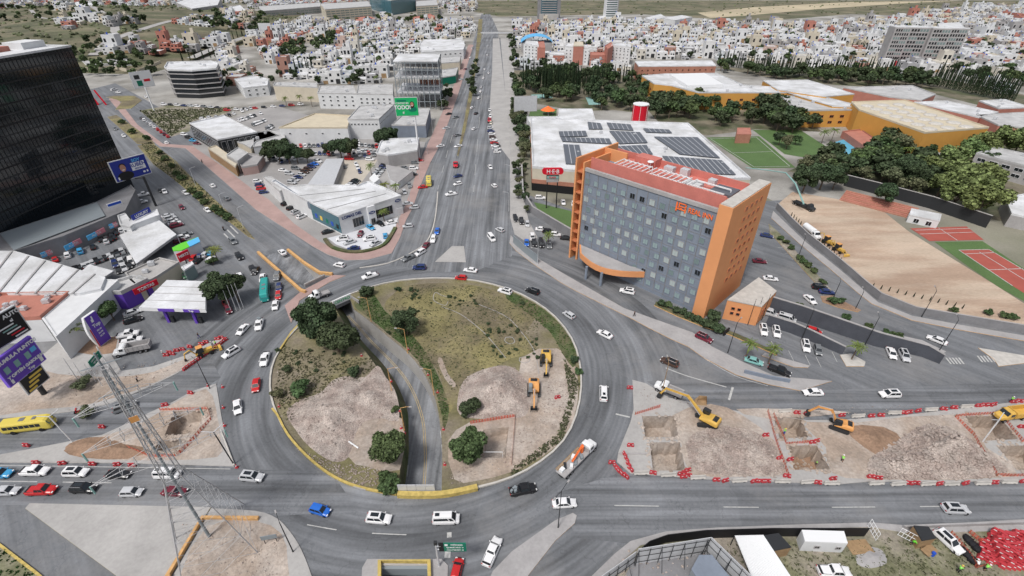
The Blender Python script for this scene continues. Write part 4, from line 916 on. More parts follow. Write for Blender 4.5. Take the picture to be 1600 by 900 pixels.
def wall_line(name, pts, h, th, m, label, cat='wall', z0=0, cop=None, tops=None):
    q = pxy(pts); r = thing(name, (*q[len(q)//2], 0), label=label, cat=cat); b = MB()
    L_, R_ = strip(q, th); hs = tops or [h]*len(q)
    for i in range(len(q)-1):
        for (p0, p1) in ((R_[i], R_[i+1]), (L_[i+1], L_[i])):
            ha, hb_ = (hs[i], hs[i+1]) if p0 is R_[i] else (hs[i+1], hs[i])
            b.quad((*p0, z0), (*p1, z0), (*p1, hb_), (*p0, ha))
        b.quad((*R_[i], hs[i]), (*R_[i+1], hs[i+1]), (*L_[i+1], hs[i+1]), (*L_[i], hs[i]))
    for i, s in ((0, 1), (-1, -1)): b.quad((*L_[i], z0), (*R_[i], z0), (*R_[i], hs[i]), (*L_[i], hs[i]))
    b.build('panels', m, r)
    if cop:
        b = MB(); L2, R2 = strip(q, th+.14)
        for i in range(len(q)-1): b.add([(*R2[i], hs[i]), (*R2[i+1], hs[i+1]), (*L2[i+1], hs[i+1]), (*L2[i], hs[i]), (*R2[i], hs[i]+.16), (*R2[i+1], hs[i+1]+.16), (*L2[i+1], hs[i+1]+.16), (*L2[i], hs[i]+.16)], [(0,3,2,1), (4,5,6,7), (0,1,5,4), (1,2,6,5), (2,3,7,6), (3,0,4,7)])
        b.build('coping', cop, r)
    return r
mat('wall_dark', (.07, .075, .09), var=.15, scale=.3, fine=.08)
wall_line('boundary_wall', [(1318,290),(1380,306),(1450,325),(1540,356)], 5, .5, 'dark_metal', 'tall dark wall behind the stands of the dirt field', cop='concrete')
wall_line('boundary_wall', [(1212,326),(1236,352),(1260,375),(1310,416),(1352,453),(1372,469),(1425,491),(1500,504),(1600,521),(1760,548)], 2.6, .25, 'concrete_dark', 'long grey panel wall curving along the dirt field', cop='slab')
wall_line('retaining_wall', [(1200,487),(1245,500),(1290,515),(1365,540),(1440,557),(1468,568)], 3.5, .5, 'wall_dark', 'long dark grey ramp wall beside the two parked white cars', cop='slab', tops=[5.2,5,4.8,4.4,3.8,2.9])
wall_line('retaining_wall', [(1196,508),(1235,520),(1262,531),(1316,554)], 3, .4, 'wall_dark', 'shorter dark grey wall between the parking bays and the sunken ramp', cop='slab', tops=[3.6,3.5,3.3,2.6])
wall_line('retaining_wall', [(815,268),(817,310),(832,335),(860,352),(893,372)], 3.4, .5, 'concrete_dark', 'curved grey wall between the supermarket lawn and the small car park', cop='slab')
wall_line('garden_wall', [(122,112),(175,108),(215,116),(252,100)], 3.2, .5, 'beige', 'beige garden wall sweeping past the white billboard')
wall_line('hoarding', [(802,380),(820,396),(840,412)], 3.2, .15, 'machine_grey', 'dull grey hoarding at the corner beside the avenue mouth')
wall_line('low_wall', [(1162,583),(1200,592),(1233,598)], 1.1, .4, 'hotel_grey', 'low grey wall with red panels in front of the black pickup')
wall_line('parking_wall', [(1130,525),(1138,518)], 1.4, .4, 'black', 'short black wall end beside the dark red car')

show, spoly = bld('showroom', [(529,339),(627,307),(600,294),(575,285),(560,291),(478,290),(448,293),(430,282),(424,285),(484,317)], 7.5, 'white_wall', 'white_roof', 'white car showroom with blue lettering on the corner of the avenue', 'showroom', parapet=.6)
a, e = P(529,339,7.5), P(627,307,7.5)
a, e = Vector(a.xy), Vector(e.xy)
def sm(t, z, out=.12, A_=a, E_=e):
    d = (E_-A_).normalized(); n = Vector((d.y, -d.x)); q = A_+d*t+n*out
    return Matrix.Translation((q.x-wloc(show).x, q.y-wloc(show).y, z)) @ Matrix.Rotation(math.atan2(d.y, d.x), 4, 'Z') @ RX
LL = (e-a).length
text_mesh('lettering', 'LOMAS DEL', 1.55, 'letter_blue', show, sm(LL*.19, 6.5), .06, .03); 
put_window(show, a, e, LL*.27, 3.2, 4.6, 3.6, 'slab', 'glass_dark', 3); put_window(show, a, e, LL*.68, 3.6, 8.0, 3.6, 'slab', 'glass_dark', 5)
b = MB(); d = (e-a).normalized(); n = Vector((d.y, -d.x)); q0 = a+d*LL*.42; q1 = a+d*LL*.54
b.prism(ccw([tuple(q0), tuple(q1), tuple(q1+n*.8), tuple(q0+n*.8)]), 0, 7.9); b.build('entrance_frame', 'pure_white', show)
put_window(show, a, e, LL*.48, 1.6, 1.8, 2.8, 'slab', 'glass_dark', 1, name='door', out=.82)
for t_, z_, o_ in ((.48, 5.4, .86), (.93, 6.4, .1)):
    ov = MB(); pl = [(1.35*math.cos(2*math.pi*i/20), .6*math.sin(2*math.pi*i/20)) for i in range(20)]; ov.prism(pl, 0, .1); o = ov.build('oval_badge', 'letter_blue', show, local=True); o.matrix_local = sm(LL*t_, z_, o_)
    o = text_mesh('lettering', 'Ford', .75, 'pure_white', show, sm(LL*t_, z_, o_+.11), .02, .01)
b0, b1 = Vector(P(484,317,7.5).xy), Vector(P(529,339,7.5).xy); L2_ = (b1-b0).length
d = (b1-b0).normalized(); n = Vector((d.y, -d.x)); b = MB(); b.prism(ccw([tuple(b0), tuple(b1), tuple(b1+n*.12), tuple(b0+n*.12)]), .8, 7.4); b.build('glass_side', 'glass_blue', show)
for k, (t_, mm) in enumerate(((.12, 'blue'), (.3, 'yellow_print'), (.5, 'sign_green'), (.68, 'blue'), (.86, 'dark_metal'))):
    b = MB(); q0 = b0+d*L2_*t_; b.prism(ccw([tuple(q0), tuple(q0+d*1.5), tuple(q0+d*1.5+n*.2), tuple(q0+n*.2)]), 2.2, 3.9); b.build('poster', mm, show)
c0, c1 = Vector(P(430,282,7.5).xy), Vector(P(484,317,7.5).xy); d = (c1-c0).normalized(); n = Vector((d.y, -d.x)); b = MB(); b.prism(ccw([tuple(c0), tuple(c1), tuple(c1+n*.15), tuple(c0+n*.15)]), 4.6, 7.9); b.build('side_band', 'hotel_grey', show)
for i in range(1, 4):
    q0 = P(447,293,8).lerp(P(529,337,8), i/4+.02); q1 = P(560,291,8).lerp(P(625,306,8), i/4-.08); b = MB(); ribbon(b, [tuple(q0.xy), tuple(q1.xy)], .25, 7.52, 7.62); b.build('roof_seam', 'concrete_dark', show)
bld('showroom_annex', [(410,276),(425,277),(448,293),(437,300)], 6, 'white_wall', 'grey_roof', 'narrow white annex at the left end of the showroom', parapet=.4)
bld('carport', [(480,290),(510,249),(537,248),(520,292)], 3.4, 'slab', 'galv', 'long pale carport roof between the lines of parked cars', 'carport', parapet=0)
bld('tent', [(577,279),(585,271),(593,280),(584,287)], 4, 'pure_white', 'pure_white', 'small white tent behind the showroom', 'tent', parapet=0)
bld('covered_bay', [(603,258),(625,262),(645,268),(622,286),(610,280)], 3, 'white_wall', 'slab', 'small pale bay beside the palms at the avenue side', parapet=0)
# blocks north of the lot
W2 = dict(z=(2.2, 5), pitch=5, w=1.4, h=1.2)
for q, hh, wl, rf, lbx, wi, un in (
    ([(436,200),(492,178),(548,181),(543,200)], 9, 'white_wall', 'tan_roof', 'long white warehouse with a tan roof behind the car lot', dict(z=(6,), pitch=9, w=1.2, h=1), 0),
    ([(543,187),(562,166),(617,163),(592,187)], 11, 'white_wall', 'grey_roof', 'white block with dark skylights beside the tan roofed warehouse', dict(z=(8.5,), pitch=2.2, w=1.2, h=1), 6),
    ([(496,146),(500,135),(552,134),(557,147)], 10, 'white_wall', 'grey_roof', 'white three storey block with a grey roof and small square windows', dict(z=(2.5, 5.5, 8), pitch=5, w=1.5, h=1.2), 3),
    ([(557,147),(560,133),(614,132),(614,148)], 11, 'white_wall', 'grey_roof', 'white three storey block left of the steel frame', dict(z=(2.5, 5.5, 8), pitch=4, w=1.5, h=1.3), 2),
    ([(427,134),(430,129),(495,130),(496,137)], 10, 'beige', 'grey_roof', 'beige flat roofed office with palms in front', None, 3),
    ([(612,196),(640,170),(672,170),(665,196)], 7, 'hotel_grey', 'grey_roof', 'dark grey low block below the green billboard', None, 2),
    ([(595,222),(600,218),(655,216),(652,236),(606,243),(588,240)], 6, 'slab', 'white_roof', 'white roofed workshop beside the avenue north of the car lot', None, 5),
    ([(296,193),(350,181),(402,207),(340,219)], 8, 'dark_metal', 'white_roof', 'glass sided showroom with a broad cream roof by the boulevard', dict(z=(4,), pitch=3, w=2.4, h=5.5, frame='galv', bars=0), 0),
    ([(350,217),(388,210),(420,204),(436,212),(400,222),(392,232),(380,225)], 5, 'beige', 'grey_roof', 'grey service wing behind the cream roofed showroom', None, 3),
    ([(396,208),(444,202),(446,222),(396,231)], 5, 'white_wall', 'grey_roof', 'pale blue roofed shed left of the long warehouse', None, 0),
    ([(354,243),(372,231),(388,240),(371,253)], 6, 'slab', 'grey_roof', 'small house with a tilted pale roof and pink side', None, 0),
    ([(325,232),(338,228),(372,253),(368,262)], 4.5, 'wood', 'beige', 'low brown pavilion with a slanted roof by the boulevard', None, 0),
    ([(372,252),(388,240),(412,244),(402,258),(378,262)], 4, 'pink_paving', 'slab', 'pinkish single storey annex beside the dark trees', None, 0),
    ([(656,68),(662,62),(720,62),(727,70),(724,78),(658,82)], 9, 'white_wall', 'white_roof', 'white avenue side shop with a framed front near the footbridge', dict(z=(3, 6), pitch=5, w=2, h=1.2), 3),
    ([(688,90),(720,88),(718,97),(688,99)], 7, 'beige', 'grey_roof', 'beige shop on the avenue beside the steel frame', None, 1),
    ([(688,110),(716,106),(712,118),(688,122)], 6, 'sign_green', 'grey_roof', 'green fronted shop on the avenue', None, 1),
    ([(818,70),(822,64),(840,65),(842,72)], 16, 'white_wall', 'white_roof', 'leftmost white apartment block right of the avenue', dict(z=(3, 6, 9, 12, 14.5), pitch=4, w=1.4, h=1.3), 1),
    ([(838,66),(850,65),(852,75),(840,75)], 15, 'terracotta', 'terracotta', 'terracotta stair block joined to the leftmost apartments', None, 0),
    ([(882,73),(886,69),(918,71),(920,76)], 15, 'white_wall', 'white_roof', 'white apartment block with a terracotta centre', dict(z=(3, 6, 9, 12), pitch=4, w=1.3, h=1.3), 1),
    ([(896,72),(912,72),(911,66),(897,66)], 17, 'terracotta', 'beige', 'terracotta tower rising from the middle apartment block', None, 0),
    ([(858,82),(880,82),(882,86),(858,86)], 9, 'terracotta', 'white_roof', 'low terracotta block between two white apartment blocks', dict(z=(3, 6), pitch=4, w=1.3, h=1.2), 0),
    ([(922,82),(945,82),(946,87),(922,87)], 9, 'terracotta', 'terracotta', 'low salmon block between the middle and right apartments', dict(z=(3, 6), pitch=4, w=1.3, h=1.2), 0),
    ([(955,71),(962,68),(985,69),(986,74)], 16, 'white_wall', 'white_roof', 'rightmost white apartment block with many small windows', dict(z=(3, 6, 9, 12, 14), pitch=4, w=1.3, h=1.3), 1),
    ([(945,72),(955,66),(958,72),(950,77)], 16, 'terracotta', 'terracotta', 'terracotta flank of the rightmost apartment block', None, 0),
    ([(1034,28),(1065,24),(1082,27),(1055,32)], 9, 'white_wall', 'white_roof', 'large white shed at the far edge of the city', None, 0),
    ([(1008,28),(1032,22),(1040,27),(1020,33)], 7, 'white_wall', 'white_roof', 'white barn beside the large shed at the far edge', None, 0),
    ([(1465,37),(1500,35),(1508,44),(1470,47)], 9, 'white_wall', 'white_roof', 'white hall in the hillside quarter at upper right', dict(z=(5,), pitch=12, w=9, h=3), 0),
    ([(366,124),(395,118),(420,124),(418,134),(380,138)], 7, 'white_wall', 'white_roof', 'white villa between the curved office and the beige office', dict(z=(2, 5), pitch=5, w=1.6, h=1.3), 2),
    ([(128,96),(200,92),(205,98),(140,103)], 4, 'white_wall', 'grey_roof', 'long low white building right of the tower roof', None, 3),
    ([(95,12),(120,3),(150,5),(158,10),(130,14)], 9, 'white_wall', 'white_roof', 'white terraced villa on the green hill at upper left', dict(z=(3, 6), pitch=6, w=4, h=1.6), 0),
    ([(194,22),(225,20),(262,38),(250,46),(233,44)], 8, 'slab', 'white_roof', 'pale grey villa row climbing the hill at upper left', dict(z=(3,), pitch=9, w=1.6, h=1.4), 2),
    ([(246,46),(270,45),(292,57),(290,66),(262,62)], 9, 'slab', 'white_roof', 'grey blank sided house below the villa row at upper left', dict(z=(3,), pitch=9, w=1.6, h=1.4), 2),
    ([(122,66),(160,61),(178,78),(138,86)], 6, 'beige', 'pink_paving', 'pinkish flat roof just right of the glass tower top', None, 2),
    ([(275,4),(300,-4),(345,-3),(340,8),(300,14)], 14, 'slab', 'white_roof', 'pale apartment block on the ridge at upper left', dict(z=(3, 6, 9, 12), pitch=5, w=3, h=1.4), 2),
    ([(345,14),(375,8),(386,18),(360,26)], 8, 'white_wall', 'white_roof', 'white house with many windows on the ridge road', dict(z=(3, 6), pitch=3, w=1.3, h=1.2), 0),
    ([(555,28),(575,25),(586,29),(585,33),(556,33)], 6, 'hotel_orange', 'terracotta', 'small orange pavilion left of the glass office', None, 0),
    ([(645,27),(672,22),(680,26),(676,30),(646,31)], 6, 'hotel_orange', 'terracotta', 'small orange pavilion right of the glass office', None, 0)):
    bld('building', q, hh, wl, rf, lbx, 'building', windows=wi, units=un, parapet=.5)
# dark glass curved office
of, ofp = bld('office_building', [(257,106),(262,98),(330,96),(342,100),(338,108),(300,111),(262,110)], 19, 'glass_dark', 'white_roof', 'curved dark glass office with white floor bands beside the hillside', 'office building', parapet=.8, units=4)
for k in range(5):
    b = MB(); z = 2.8+k*3.4; C2 = Vector(wloc(of).xy); pl = [tuple(C2+(Vector(p)-C2)*1.02) for p in ofp]; b.prism(pl, z, z+.7); b.build('floor_band', 'slab', of)
# glass office with beige wings, far
for q, hh, wl, lbx in (([(500,6),(575,2),(580,10),(508,15)], 17, 'beige', 'beige office wing left of the blue glass office'), ([(650,2),(682,0),(684,8),(650,10)], 17, 'beige', 'beige office wing right of the blue glass office'), ([(404,10),(500,4),(505,10),(408,18)], 11, 'slab', 'long low grey office far behind the city')):
    bld('office_building', q, hh, wl, 'grey_roof', lbx, 'office building', windows=dict(z=(3, 6.5, 10, 13.5) if hh > 12 else (3, 6.5), pitch=9, w=8, h=1.6, pane='glass_window', frame='beige'), parapet=.6)
go, gp = bld('office_building', [(577,-6),(600,-14),(648,-14),(648,-4),(610,1)], 24, 'glass_blue', 'grey_roof', 'blue glass office with pale stepped frames, far beyond the houses', 'office building')
a, e = max(front_edges(gp), key=lambda q: (Vector(q[0])-Vector(q[1])).length)
for k, (t0, t1, z1) in enumerate(((.02, .98, 22), (.2, .96, 17), (.5, .9, 10))):
    for (u0, u1, za, zb_) in ((t0, t0+.03, 0, z1), (t1-.03, t1, 0, z1), (t0, t1, z1, z1+1.2)):
        A_, E_ = Vector(a).lerp(Vector(e), u0), Vector(a).lerp(Vector(e), u1); d = (E_-A_).normalized(); n = Vector((d.y, -d.x))*(.6+k*.5)
        b = MB(); b.prism(ccw([tuple(A_), tuple(E_), tuple(E_+n), tuple(A_+n)]), za, zb_); b.build('frame', 'galv', go)
tw = thing('office_tower', P(857, 29), label='dark blue tower with stacked balconies at the top of the city', cat='tower')
b = MB(); b.bbox(-14, 14, -9, 9, 0, 44); b.build('wall', 'glass_blue', tw, local=True); b = MB(); b.bbox(14, 20, -9.3, 9.3, 0, 42); b.build('side_wall', 'concrete_dark', tw, local=True); b = MB(); b.bbox(-20, -14, -8, 9, 0, 40); b.build('side_wall', 'concrete_dark', tw, local=True)
for k in range(11): b = MB(); b.bbox(-13, 13, -10.2, -9, 4+k*3.4, 5.2+k*3.4); b.build('balcony', 'slab', tw, local=True)
b = MB(); b.bbox(-17, 17, -12, 9, 0, 8); b.build('plinth', 'concrete', tw, local=True)
tw = thing('apartment_tower', P(952, 33), rz=.12, label='slim white tower with curved balconies at the top of the city', cat='tower')
b = MB(); b.bbox(-10, 10, -7, 7, 0, 46); b.build('wall', 'white_wall', tw, local=True); b = MB(); b.bbox(10.1, 12, -6, 7, 0, 46); b.build('side_wall', 'slab', tw, local=True)
for k in range(13):
    b = MB(); pl = [(10*math.cos(t), -7-2.4*math.sin(t)) for t in [math.pi*i/10 for i in range(11)]]; b.prism(ccw(pl), 3+k*3.3, 4.1+k*3.3); b.build('balcony', 'pure_white', tw, local=True)
    b = MB(); b.bbox(-9, 9, -7.1, -7.02, 4.3+k*3.3, 6.2+k*3.3); b.build('window', 'glass_window', tw, local=True)
b = MB(); b.bbox(-18, 18, -12, 10, 0, 7); b.build('plinth', 'white_wall', tw, local=True)
# gridded apartment slab upper right
gr_ = thing('apartment_slab', P(1432, 104), rz=-.22, label='wide pale apartment slab with a dense window grid and red awnings', cat='apartment block')
secs = ((-31, -17, 0), (-17, 0, 2.5), (0, 16, -1.5), (16, 31, 1.5))
for x0, x1, y in secs:
    b = MB(); b.bbox(x0, x1, y, y+15, 0, 33); b.build('wall', 'slab', gr_, local=True)
    b = MB(); b.bbox(x0+.3, x1-.3, y+.4, y+14.5, 33, 33.6); b.build('roof', 'white_roof', gr_, local=True)
    for k in range(9):
        for j in range(2):
            b = MB(); xa = x0+1+(x1-x0-2)*j/2
            nn = 3
            for i in range(nn): w_ = (x1-x0-2)/2/nn; b.bbox(xa+i*w_+.4, xa+(i+1)*w_-.3, y-.06, y-.01, 2.6+k*3.4, 4.7+k*3.4)
            b.build('window', 'glass_dark' if (k+j) % 3 else 'glass_window', gr_, local=True)
b = MB(); b.bbox(-22, -6, -7, -2, 0, 4.5); b.bbox(2, 18, -8, -2, 0, 4.5); b.build('awning', 'sign_red', gr_, local=True)
b = MB(); b.bbox(-30, 30, -1.9, -1.6, 0, 3); b.build('base_wall', 'white_wall', gr_, local=True)
# arched roof hall
ah = thing('arched_hall', P(838, 80), label='hall with a pale blue arched roof behind the apartment blocks', cat='hall')
b = MB(); n = 12; R0 = 20
for i in range(n):
    t0, t1 = math.pi*(.15+.7*i/n), math.pi*(.15+.7*(i+1)/n); p0 = (R0*math.cos(t0), R0*math.sin(t0)*.6+5); p1_ = (R0*math.cos(t1), R0*math.sin(t1)*.6+5)
    b.add([(p0[0], -12, p0[1]), (p1_[0], -12, p1_[1]), (p1_[0], 12, p1_[1]), (p0[0], 12, p0[1]), (p0[0], -12, p0[1]-.5), (p1_[0], -12, p1_[1]-.5)], [(0, 3, 2, 1), (0, 1, 5, 4)])
b.build('roof', 'cyan', ah, local=True); b = MB(); b.bbox(-17, 17, -11, 11, 0, 10); b.build('wall', 'slab', ah, local=True)
# red water tank behind the supermarket
tk = thing('water_tank', P(997, 197), label='red cylindrical water tank with white ribs behind the supermarket', cat='tank')
b = MB(); b.tube([(0, 0, 0), (0, 0, 13)], 4.6, 20); b.build('shell', 'sign_red', tk, local=True); b = MB(); b.tube([(0, 0, 13), (0, 0, 13.4)], 4.8, 20); b.build('lid', 'pure_white', tk, local=True)
for i in range(6): t = math.pi*i/3+.3; b = MB(); b.tube([(4.65*math.cos(t), 4.65*math.sin(t), .2), (4.65*math.cos(t), 4.65*math.sin(t), 12.9)], .12, 4); b.build('rib', 'pure_white', tk, local=True)
# red parasol roof on the small lawn
tp = thing('pavilion', P(856, 179), label='small open pavilion with a peaked orange red roof on a lawn', cat='pavilion')
b = MB(); b.add([(math.cos(i*math.pi/4)*5, math.sin(i*math.pi/4)*5, 3) for i in range(8)]+[(0, 0, 5.6)], [(i, (i+1) % 8, 8) for i in range(8)]+[tuple(range(8))[::-1]]); b.build('roof', 'sign_orange', tp, local=True)
for i in range(4): b = MB(); b.tube([(3.4*math.cos(i*1.571), 3.4*math.sin(i*1.571), 0), (3.4*math.cos(i*1.571), 3.4*math.sin(i*1.571), 3.2)], .15, 6); b.build('post', 'galv', tp, local=True)
# pedestrian bridge over the avenue
pb = thing('footbridge', P(775, 60), label='pale footbridge crossing the avenue far away', cat='footbridge')
a, e = P(755, 62), P(785, 61); b = MB(); b.bbox(-20, 25, -2, 2, 6, 6.6); b.bbox(-20, 25, -2, -1.8, 6.6, 7.8); b.build('deck', 'galv', pb, local=True)
for x in (-18, 3, 23): b = MB(); b.bbox(x-.5, x+.5, -1, 1, 0, 6); b.build('pier', 'concrete', pb, local=True)

sf = thing('steel_frame', P(652, 172), rz=0, label='unfinished steel frame tower with a pale metal roof beside the avenue', cat='building frame')
q = [P(614,97,30), P(624,85,30), P(688,86,30), P(684,97,30)]
o_ = wloc(sf); fl = [q[0]-o_, q[3]-o_, q[2]-o_, q[1]-o_]
def fr(u, v): return (fl[0]*(1-u)+fl[1]*u)*(1-v)+(fl[3]*(1-u)+fl[2]*u)*v
for z, m_, hh in ((30, 'white_roof', .6), (20.5, 'galv', .5), (10.5, 'galv', .5)):
    b = MB(); b.prism(ccw([tuple(fr(u, v).xy) for u, v in ((0, 0), (1, 0), (1, 1), (0, 1))]), z, z+hh); b.build('floor' if z < 30 else 'roof', m_, sf, local=True)
for u in range(9):
    for v in (0, .5, 1):
        p = fr(u/8, v); b = MB(); b.bbox(p.x-.22, p.x+.22, p.y-.22, p.y+.22, 0, 30); b.build('column', 'machine_grey', sf, local=True)
for z in (5, 10, 15, 20, 25, 29.4):
    for v in (0, 1): a, e = fr(0, v), fr(1, v); b = MB(); b.tube([(a.x, a.y, z), (e.x, e.y, z)], .2, 4); b.build('beam', 'machine_grey', sf, local=True)
    for u in (0, 1): a, e = fr(u, 0), fr(u, 1); b = MB(); b.tube([(a.x, a.y, z), (e.x, e.y, z)], .2, 4); b.build('beam', 'machine_grey', sf, local=True)
for (u0, u1, z0, z1, m_) in ((.02, .98, 22.5, 29, 'slab'), (.45, .98, 10.8, 14, 'brick'), (.5, .98, 0, 9.5, 'galv')):
    a, e = fr(u0, .9), fr(u1, .9); b = MB(); b.prism(ccw([(a.x, a.y), (e.x, e.y), (e.x, e.y+.4), (a.x, a.y+.4)]), z0, z1); b.build('infill_wall', m_, sf, local=True)

wh, _ = bld('warehouse', [(-160,560),(-160,392),(24,393),(165,434),(158,452),(125,459),(0,459)], 8, 'white_wall', 'white_roof', 'big white ribbed warehouse roof at the left edge', 'warehouse', parapet=0)
for i in range(9):
    a, e = P(-60+i*26, 393+max(0, i-3)*7, 8.4), P(-120+i*29, 459, 8.4); b = MB(); ribbon(b, [tuple(a.xy), tuple(e.xy)], .5, 8.26, 8.5); b.build('roof_rib', 'slab', wh)
rr_, rpoly = bld('workshop', [(-60,505),(-60,462),(110,459),(64,498)], 7.5, 'white_wall', 'terracotta', 'white walled workshop with a red roof terrace at the left edge', 'workshop', parapet=.9, units=9)
bld('workshop', [(66,498),(112,458),(165,437),(185,438),(88,527)], 7.4, 'white_wall', 'white_wall', 'tall white side wall block between warehouse and palm', 'workshop', parapet=.2)
shop, _ = bld('shop', [(146,458),(184,440),(210,433),(232,438),(190,459)], 5.5, 'purple', 'grey_roof', 'shop with deep purple fascia beside the petrol station', 'shop', parapet=.9)
s2, s2p = bld('shop', [(196,428),(250,404),(280,411),(246,433),(216,449),(205,440)], 5, 'beige', 'concrete', 'beige flat shop row with red fascia sign above the petrol station', 'shop', parapet=.5, units=3)
ft, w_ = panel_frame((211,461), (248,444), 4.2, 6, 'fascia_sign', 'long red fascia sign with white lettering on the beige shop row', 'sign')
lb(ft, 'board', 'sign_red', (-w_/2, w_/2, -.15, .15, 4.2, 6)); text_mesh('lettering', 'TORTAS', 1.2, 'pure_white', ft, T(0, -.2, 5.1) @ RX, .04, .03); lb(ft, 'bracket', 'dark_metal', (-.1, .1, .16, .4, 0, 6))
ft, w_ = panel_frame((281,410), (298,402), 4.8, 8, 'shop_sign', 'upright red sign with white lettering beside the green roofed kiosk', 'sign')
lb(ft, 'board', 'sign_red', (-w_/2, w_/2, -.2, .2, 4.8, 7.8)); text_mesh('lettering', 'HERTZ', 1.15, 'pure_white', ft, T(0, -.25, 6.6) @ RX, .04, .03, sx=.9); lb(ft, 'post', 'dark_metal', (-.15, .15, -.1, .1, 0, 4.8))
kio, _ = bld('kiosk', [(269,388),(283,381),(310,371),(313,378),(284,392),(271,393)], 4.2, 'white_wall', 'lime', 'white kiosk with a bright green and blue tilted roof', 'kiosk', parapet=0)
b = MB(); b.prism(ccw([tuple(P(*q, 4.5).xy) for q in ((292,379),(310,371),(313,378),(297,386))]), 4.46, 4.7); b.build('blue_roof', 'cyan', kio)
bld('kiosk', [(283,418),(300,409),(303,413),(288,423)], 4.5, 'glass_window', 'white_roof', 'tiny glass kiosk behind two parked cars', 'kiosk', parapet=.2)
off, ofp2 = bld('office', [(188,352),(184,338),(196,334),(202,345),(246,328),(249,337),(208,352),(204,356)], 6, 'white_wall', 'white_roof', 'small white car dealer office with a row of tall windows', 'office', parapet=.4, windows=dict(z=(3.6,), pitch=2.6, w=1.2, h=2))
ft, w_ = panel_frame((208,345), (236,331), 6.2, 8, 'fascia_sign', 'blue lettered sign strip on the roof of the white dealer office', 'sign')
lb(ft, 'board', 'billboard_blue', (-w_/2, w_/2, -.15, .15, 6.3, 8.2)); text_mesh('lettering', 'LUXURY', 1.5, 'pure_white', ft, T(0, -.2, 7.2) @ RX, .04, .02)
ft, w_ = panel_frame((171,329), (193,322), 5, 8, 'car_lot_sign', 'small blue red and white sign on a post beside the tower podium', 'sign')
lb(ft, 'board', 'pure_white', (-w_/2, w_/2, -.15, .15, 5, 7.6)); lb(ft, 'blue_stripe', 'blue', (-w_/2+.2, w_/2-.2, -.2, -.16, 6.5, 7.4)); lb(ft, 'red_stripe', 'sign_red', (-w_/2+.2, w_/2-.2, -.2, -.16, 5.2, 5.7)); lb(ft, 'post', 'dark_metal', (-.15, .15, -.1, .1, 0, 5))
cn, _ = bld('canopy', [(187,368),(247,343),(276,367),(213,413)], 4.2, 'slab', 'white_roof', 'big cream fabric canopy over the used car lot', 'canopy', parapet=0, z0=3.9)
for q in ((187,368),(247,343),(276,367),(213,413)): v = P(*q, 4.2); b = MB(); b.tube([(v.x, v.y, 0), (v.x, v.y, 4)], .15, 6); b.build('post', 'galv', cn)
bld('canopy', [(118,433),(140,414),(178,424),(160,436)], 3.6, 'slab', 'white_roof', 'smaller white canopy at the edge of the warehouse', 'canopy', parapet=0, z0=3.4)
for (a, e) in (((66,402),(82,396)), ((103,391),(128,378)), ((138,375),(165,361)), ((172,357),(184,352))):
    ft, w_ = panel_frame(a, e, 2.5, 4, 'banner', 'blue and pink banner in the line above the parked cars under the podium', 'banner')
    lb(ft, 'board', 'cyan', (-w_/2, 0, -.1, .1, 2.3, 4)); lb(ft, 'board', 'pink', (0, w_/2, -.1, .1, 2.3, 4)); text_mesh('lettering', 'AUTOS', 1.1, 'pure_white', ft, T(0, -.14, 3.15) @ RX, .02)
    lb(ft, 'post', 'dark_metal', (-.06, .06, -.04, .04, 0, 2.3)); later(ft, 'blue and pink banner on a post', 'banner', 'banners above the used cars', 'at the used car lot')
# petrol station
gs = thing('petrol_station', P(268, 478), label='petrol station canopy with a white roof and purple fascia', cat='petrol station')
gp_ = [tuple(P(*q, 6).xy) for q in ((217,481),(261,438),(322,440),(321,484))]
o_ = wloc(gs)
b = MB(); b.prism(ccw(gp_), 5.0, 6.0); b.build('canopy', 'pure_white', gs)
b = MB(); b.prism(ccw(gp_), 6.0, 6.15); b.build('roof', 'white_roof', gs)
for i in (1, 2, 3): a = Vector(gp_[0]).lerp(Vector(gp_[1]), i/4); e = Vector(gp_[3]).lerp(Vector(gp_[2]), i/4); b = MB(); ribbon(b, [tuple(a), tuple(e)], .15, 6.16, 6.24); b.build('roof_seam', 'slab', gs)
g0, g1 = Vector(gp_[0]), Vector(gp_[3])
for t0, t1 in ((.28, .52), (.66, .9)):
    a, e = g0.lerp(g1, t0), g0.lerp(g1, t1); d = (e-a).normalized(); n = Vector((d.y, -d.x)); b = MB(); b.prism(ccw([tuple(a), tuple(e), tuple(e+n*.12), tuple(a+n*.12)]), 5.05, 5.95); b.build('fascia', 'purple', gs)
q = g0.lerp(g1, .78); d = (g1-g0).normalized(); text_mesh('lettering', 'Top', .8, 'pure_white', gs, Matrix.Translation((q.x-o_.x, q.y-o_.y-.2, 5.5)) @ Matrix.Rotation(math.atan2(d.y, d.x), 4, 'Z') @ RX, .03, .02)
for u in (.3, .75):
    for v in (.12, .6):
        p = Vector(gp_[0]).lerp(Vector(gp_[3]), u).lerp(Vector(gp_[1]).lerp(Vector(gp_[2]), u), v)
        b = MB(); b.bbox(p.x-.35, p.x+.35, p.y-.35, p.y+.35, 0, 5); b.build('column', 'purple', gs)
        b = MB(); b.bbox(p.x+.8, p.x+1.7, p.y-.4, p.y+.4, .1, 1.9); b.build('fuel_pump', 'dark_metal', gs)
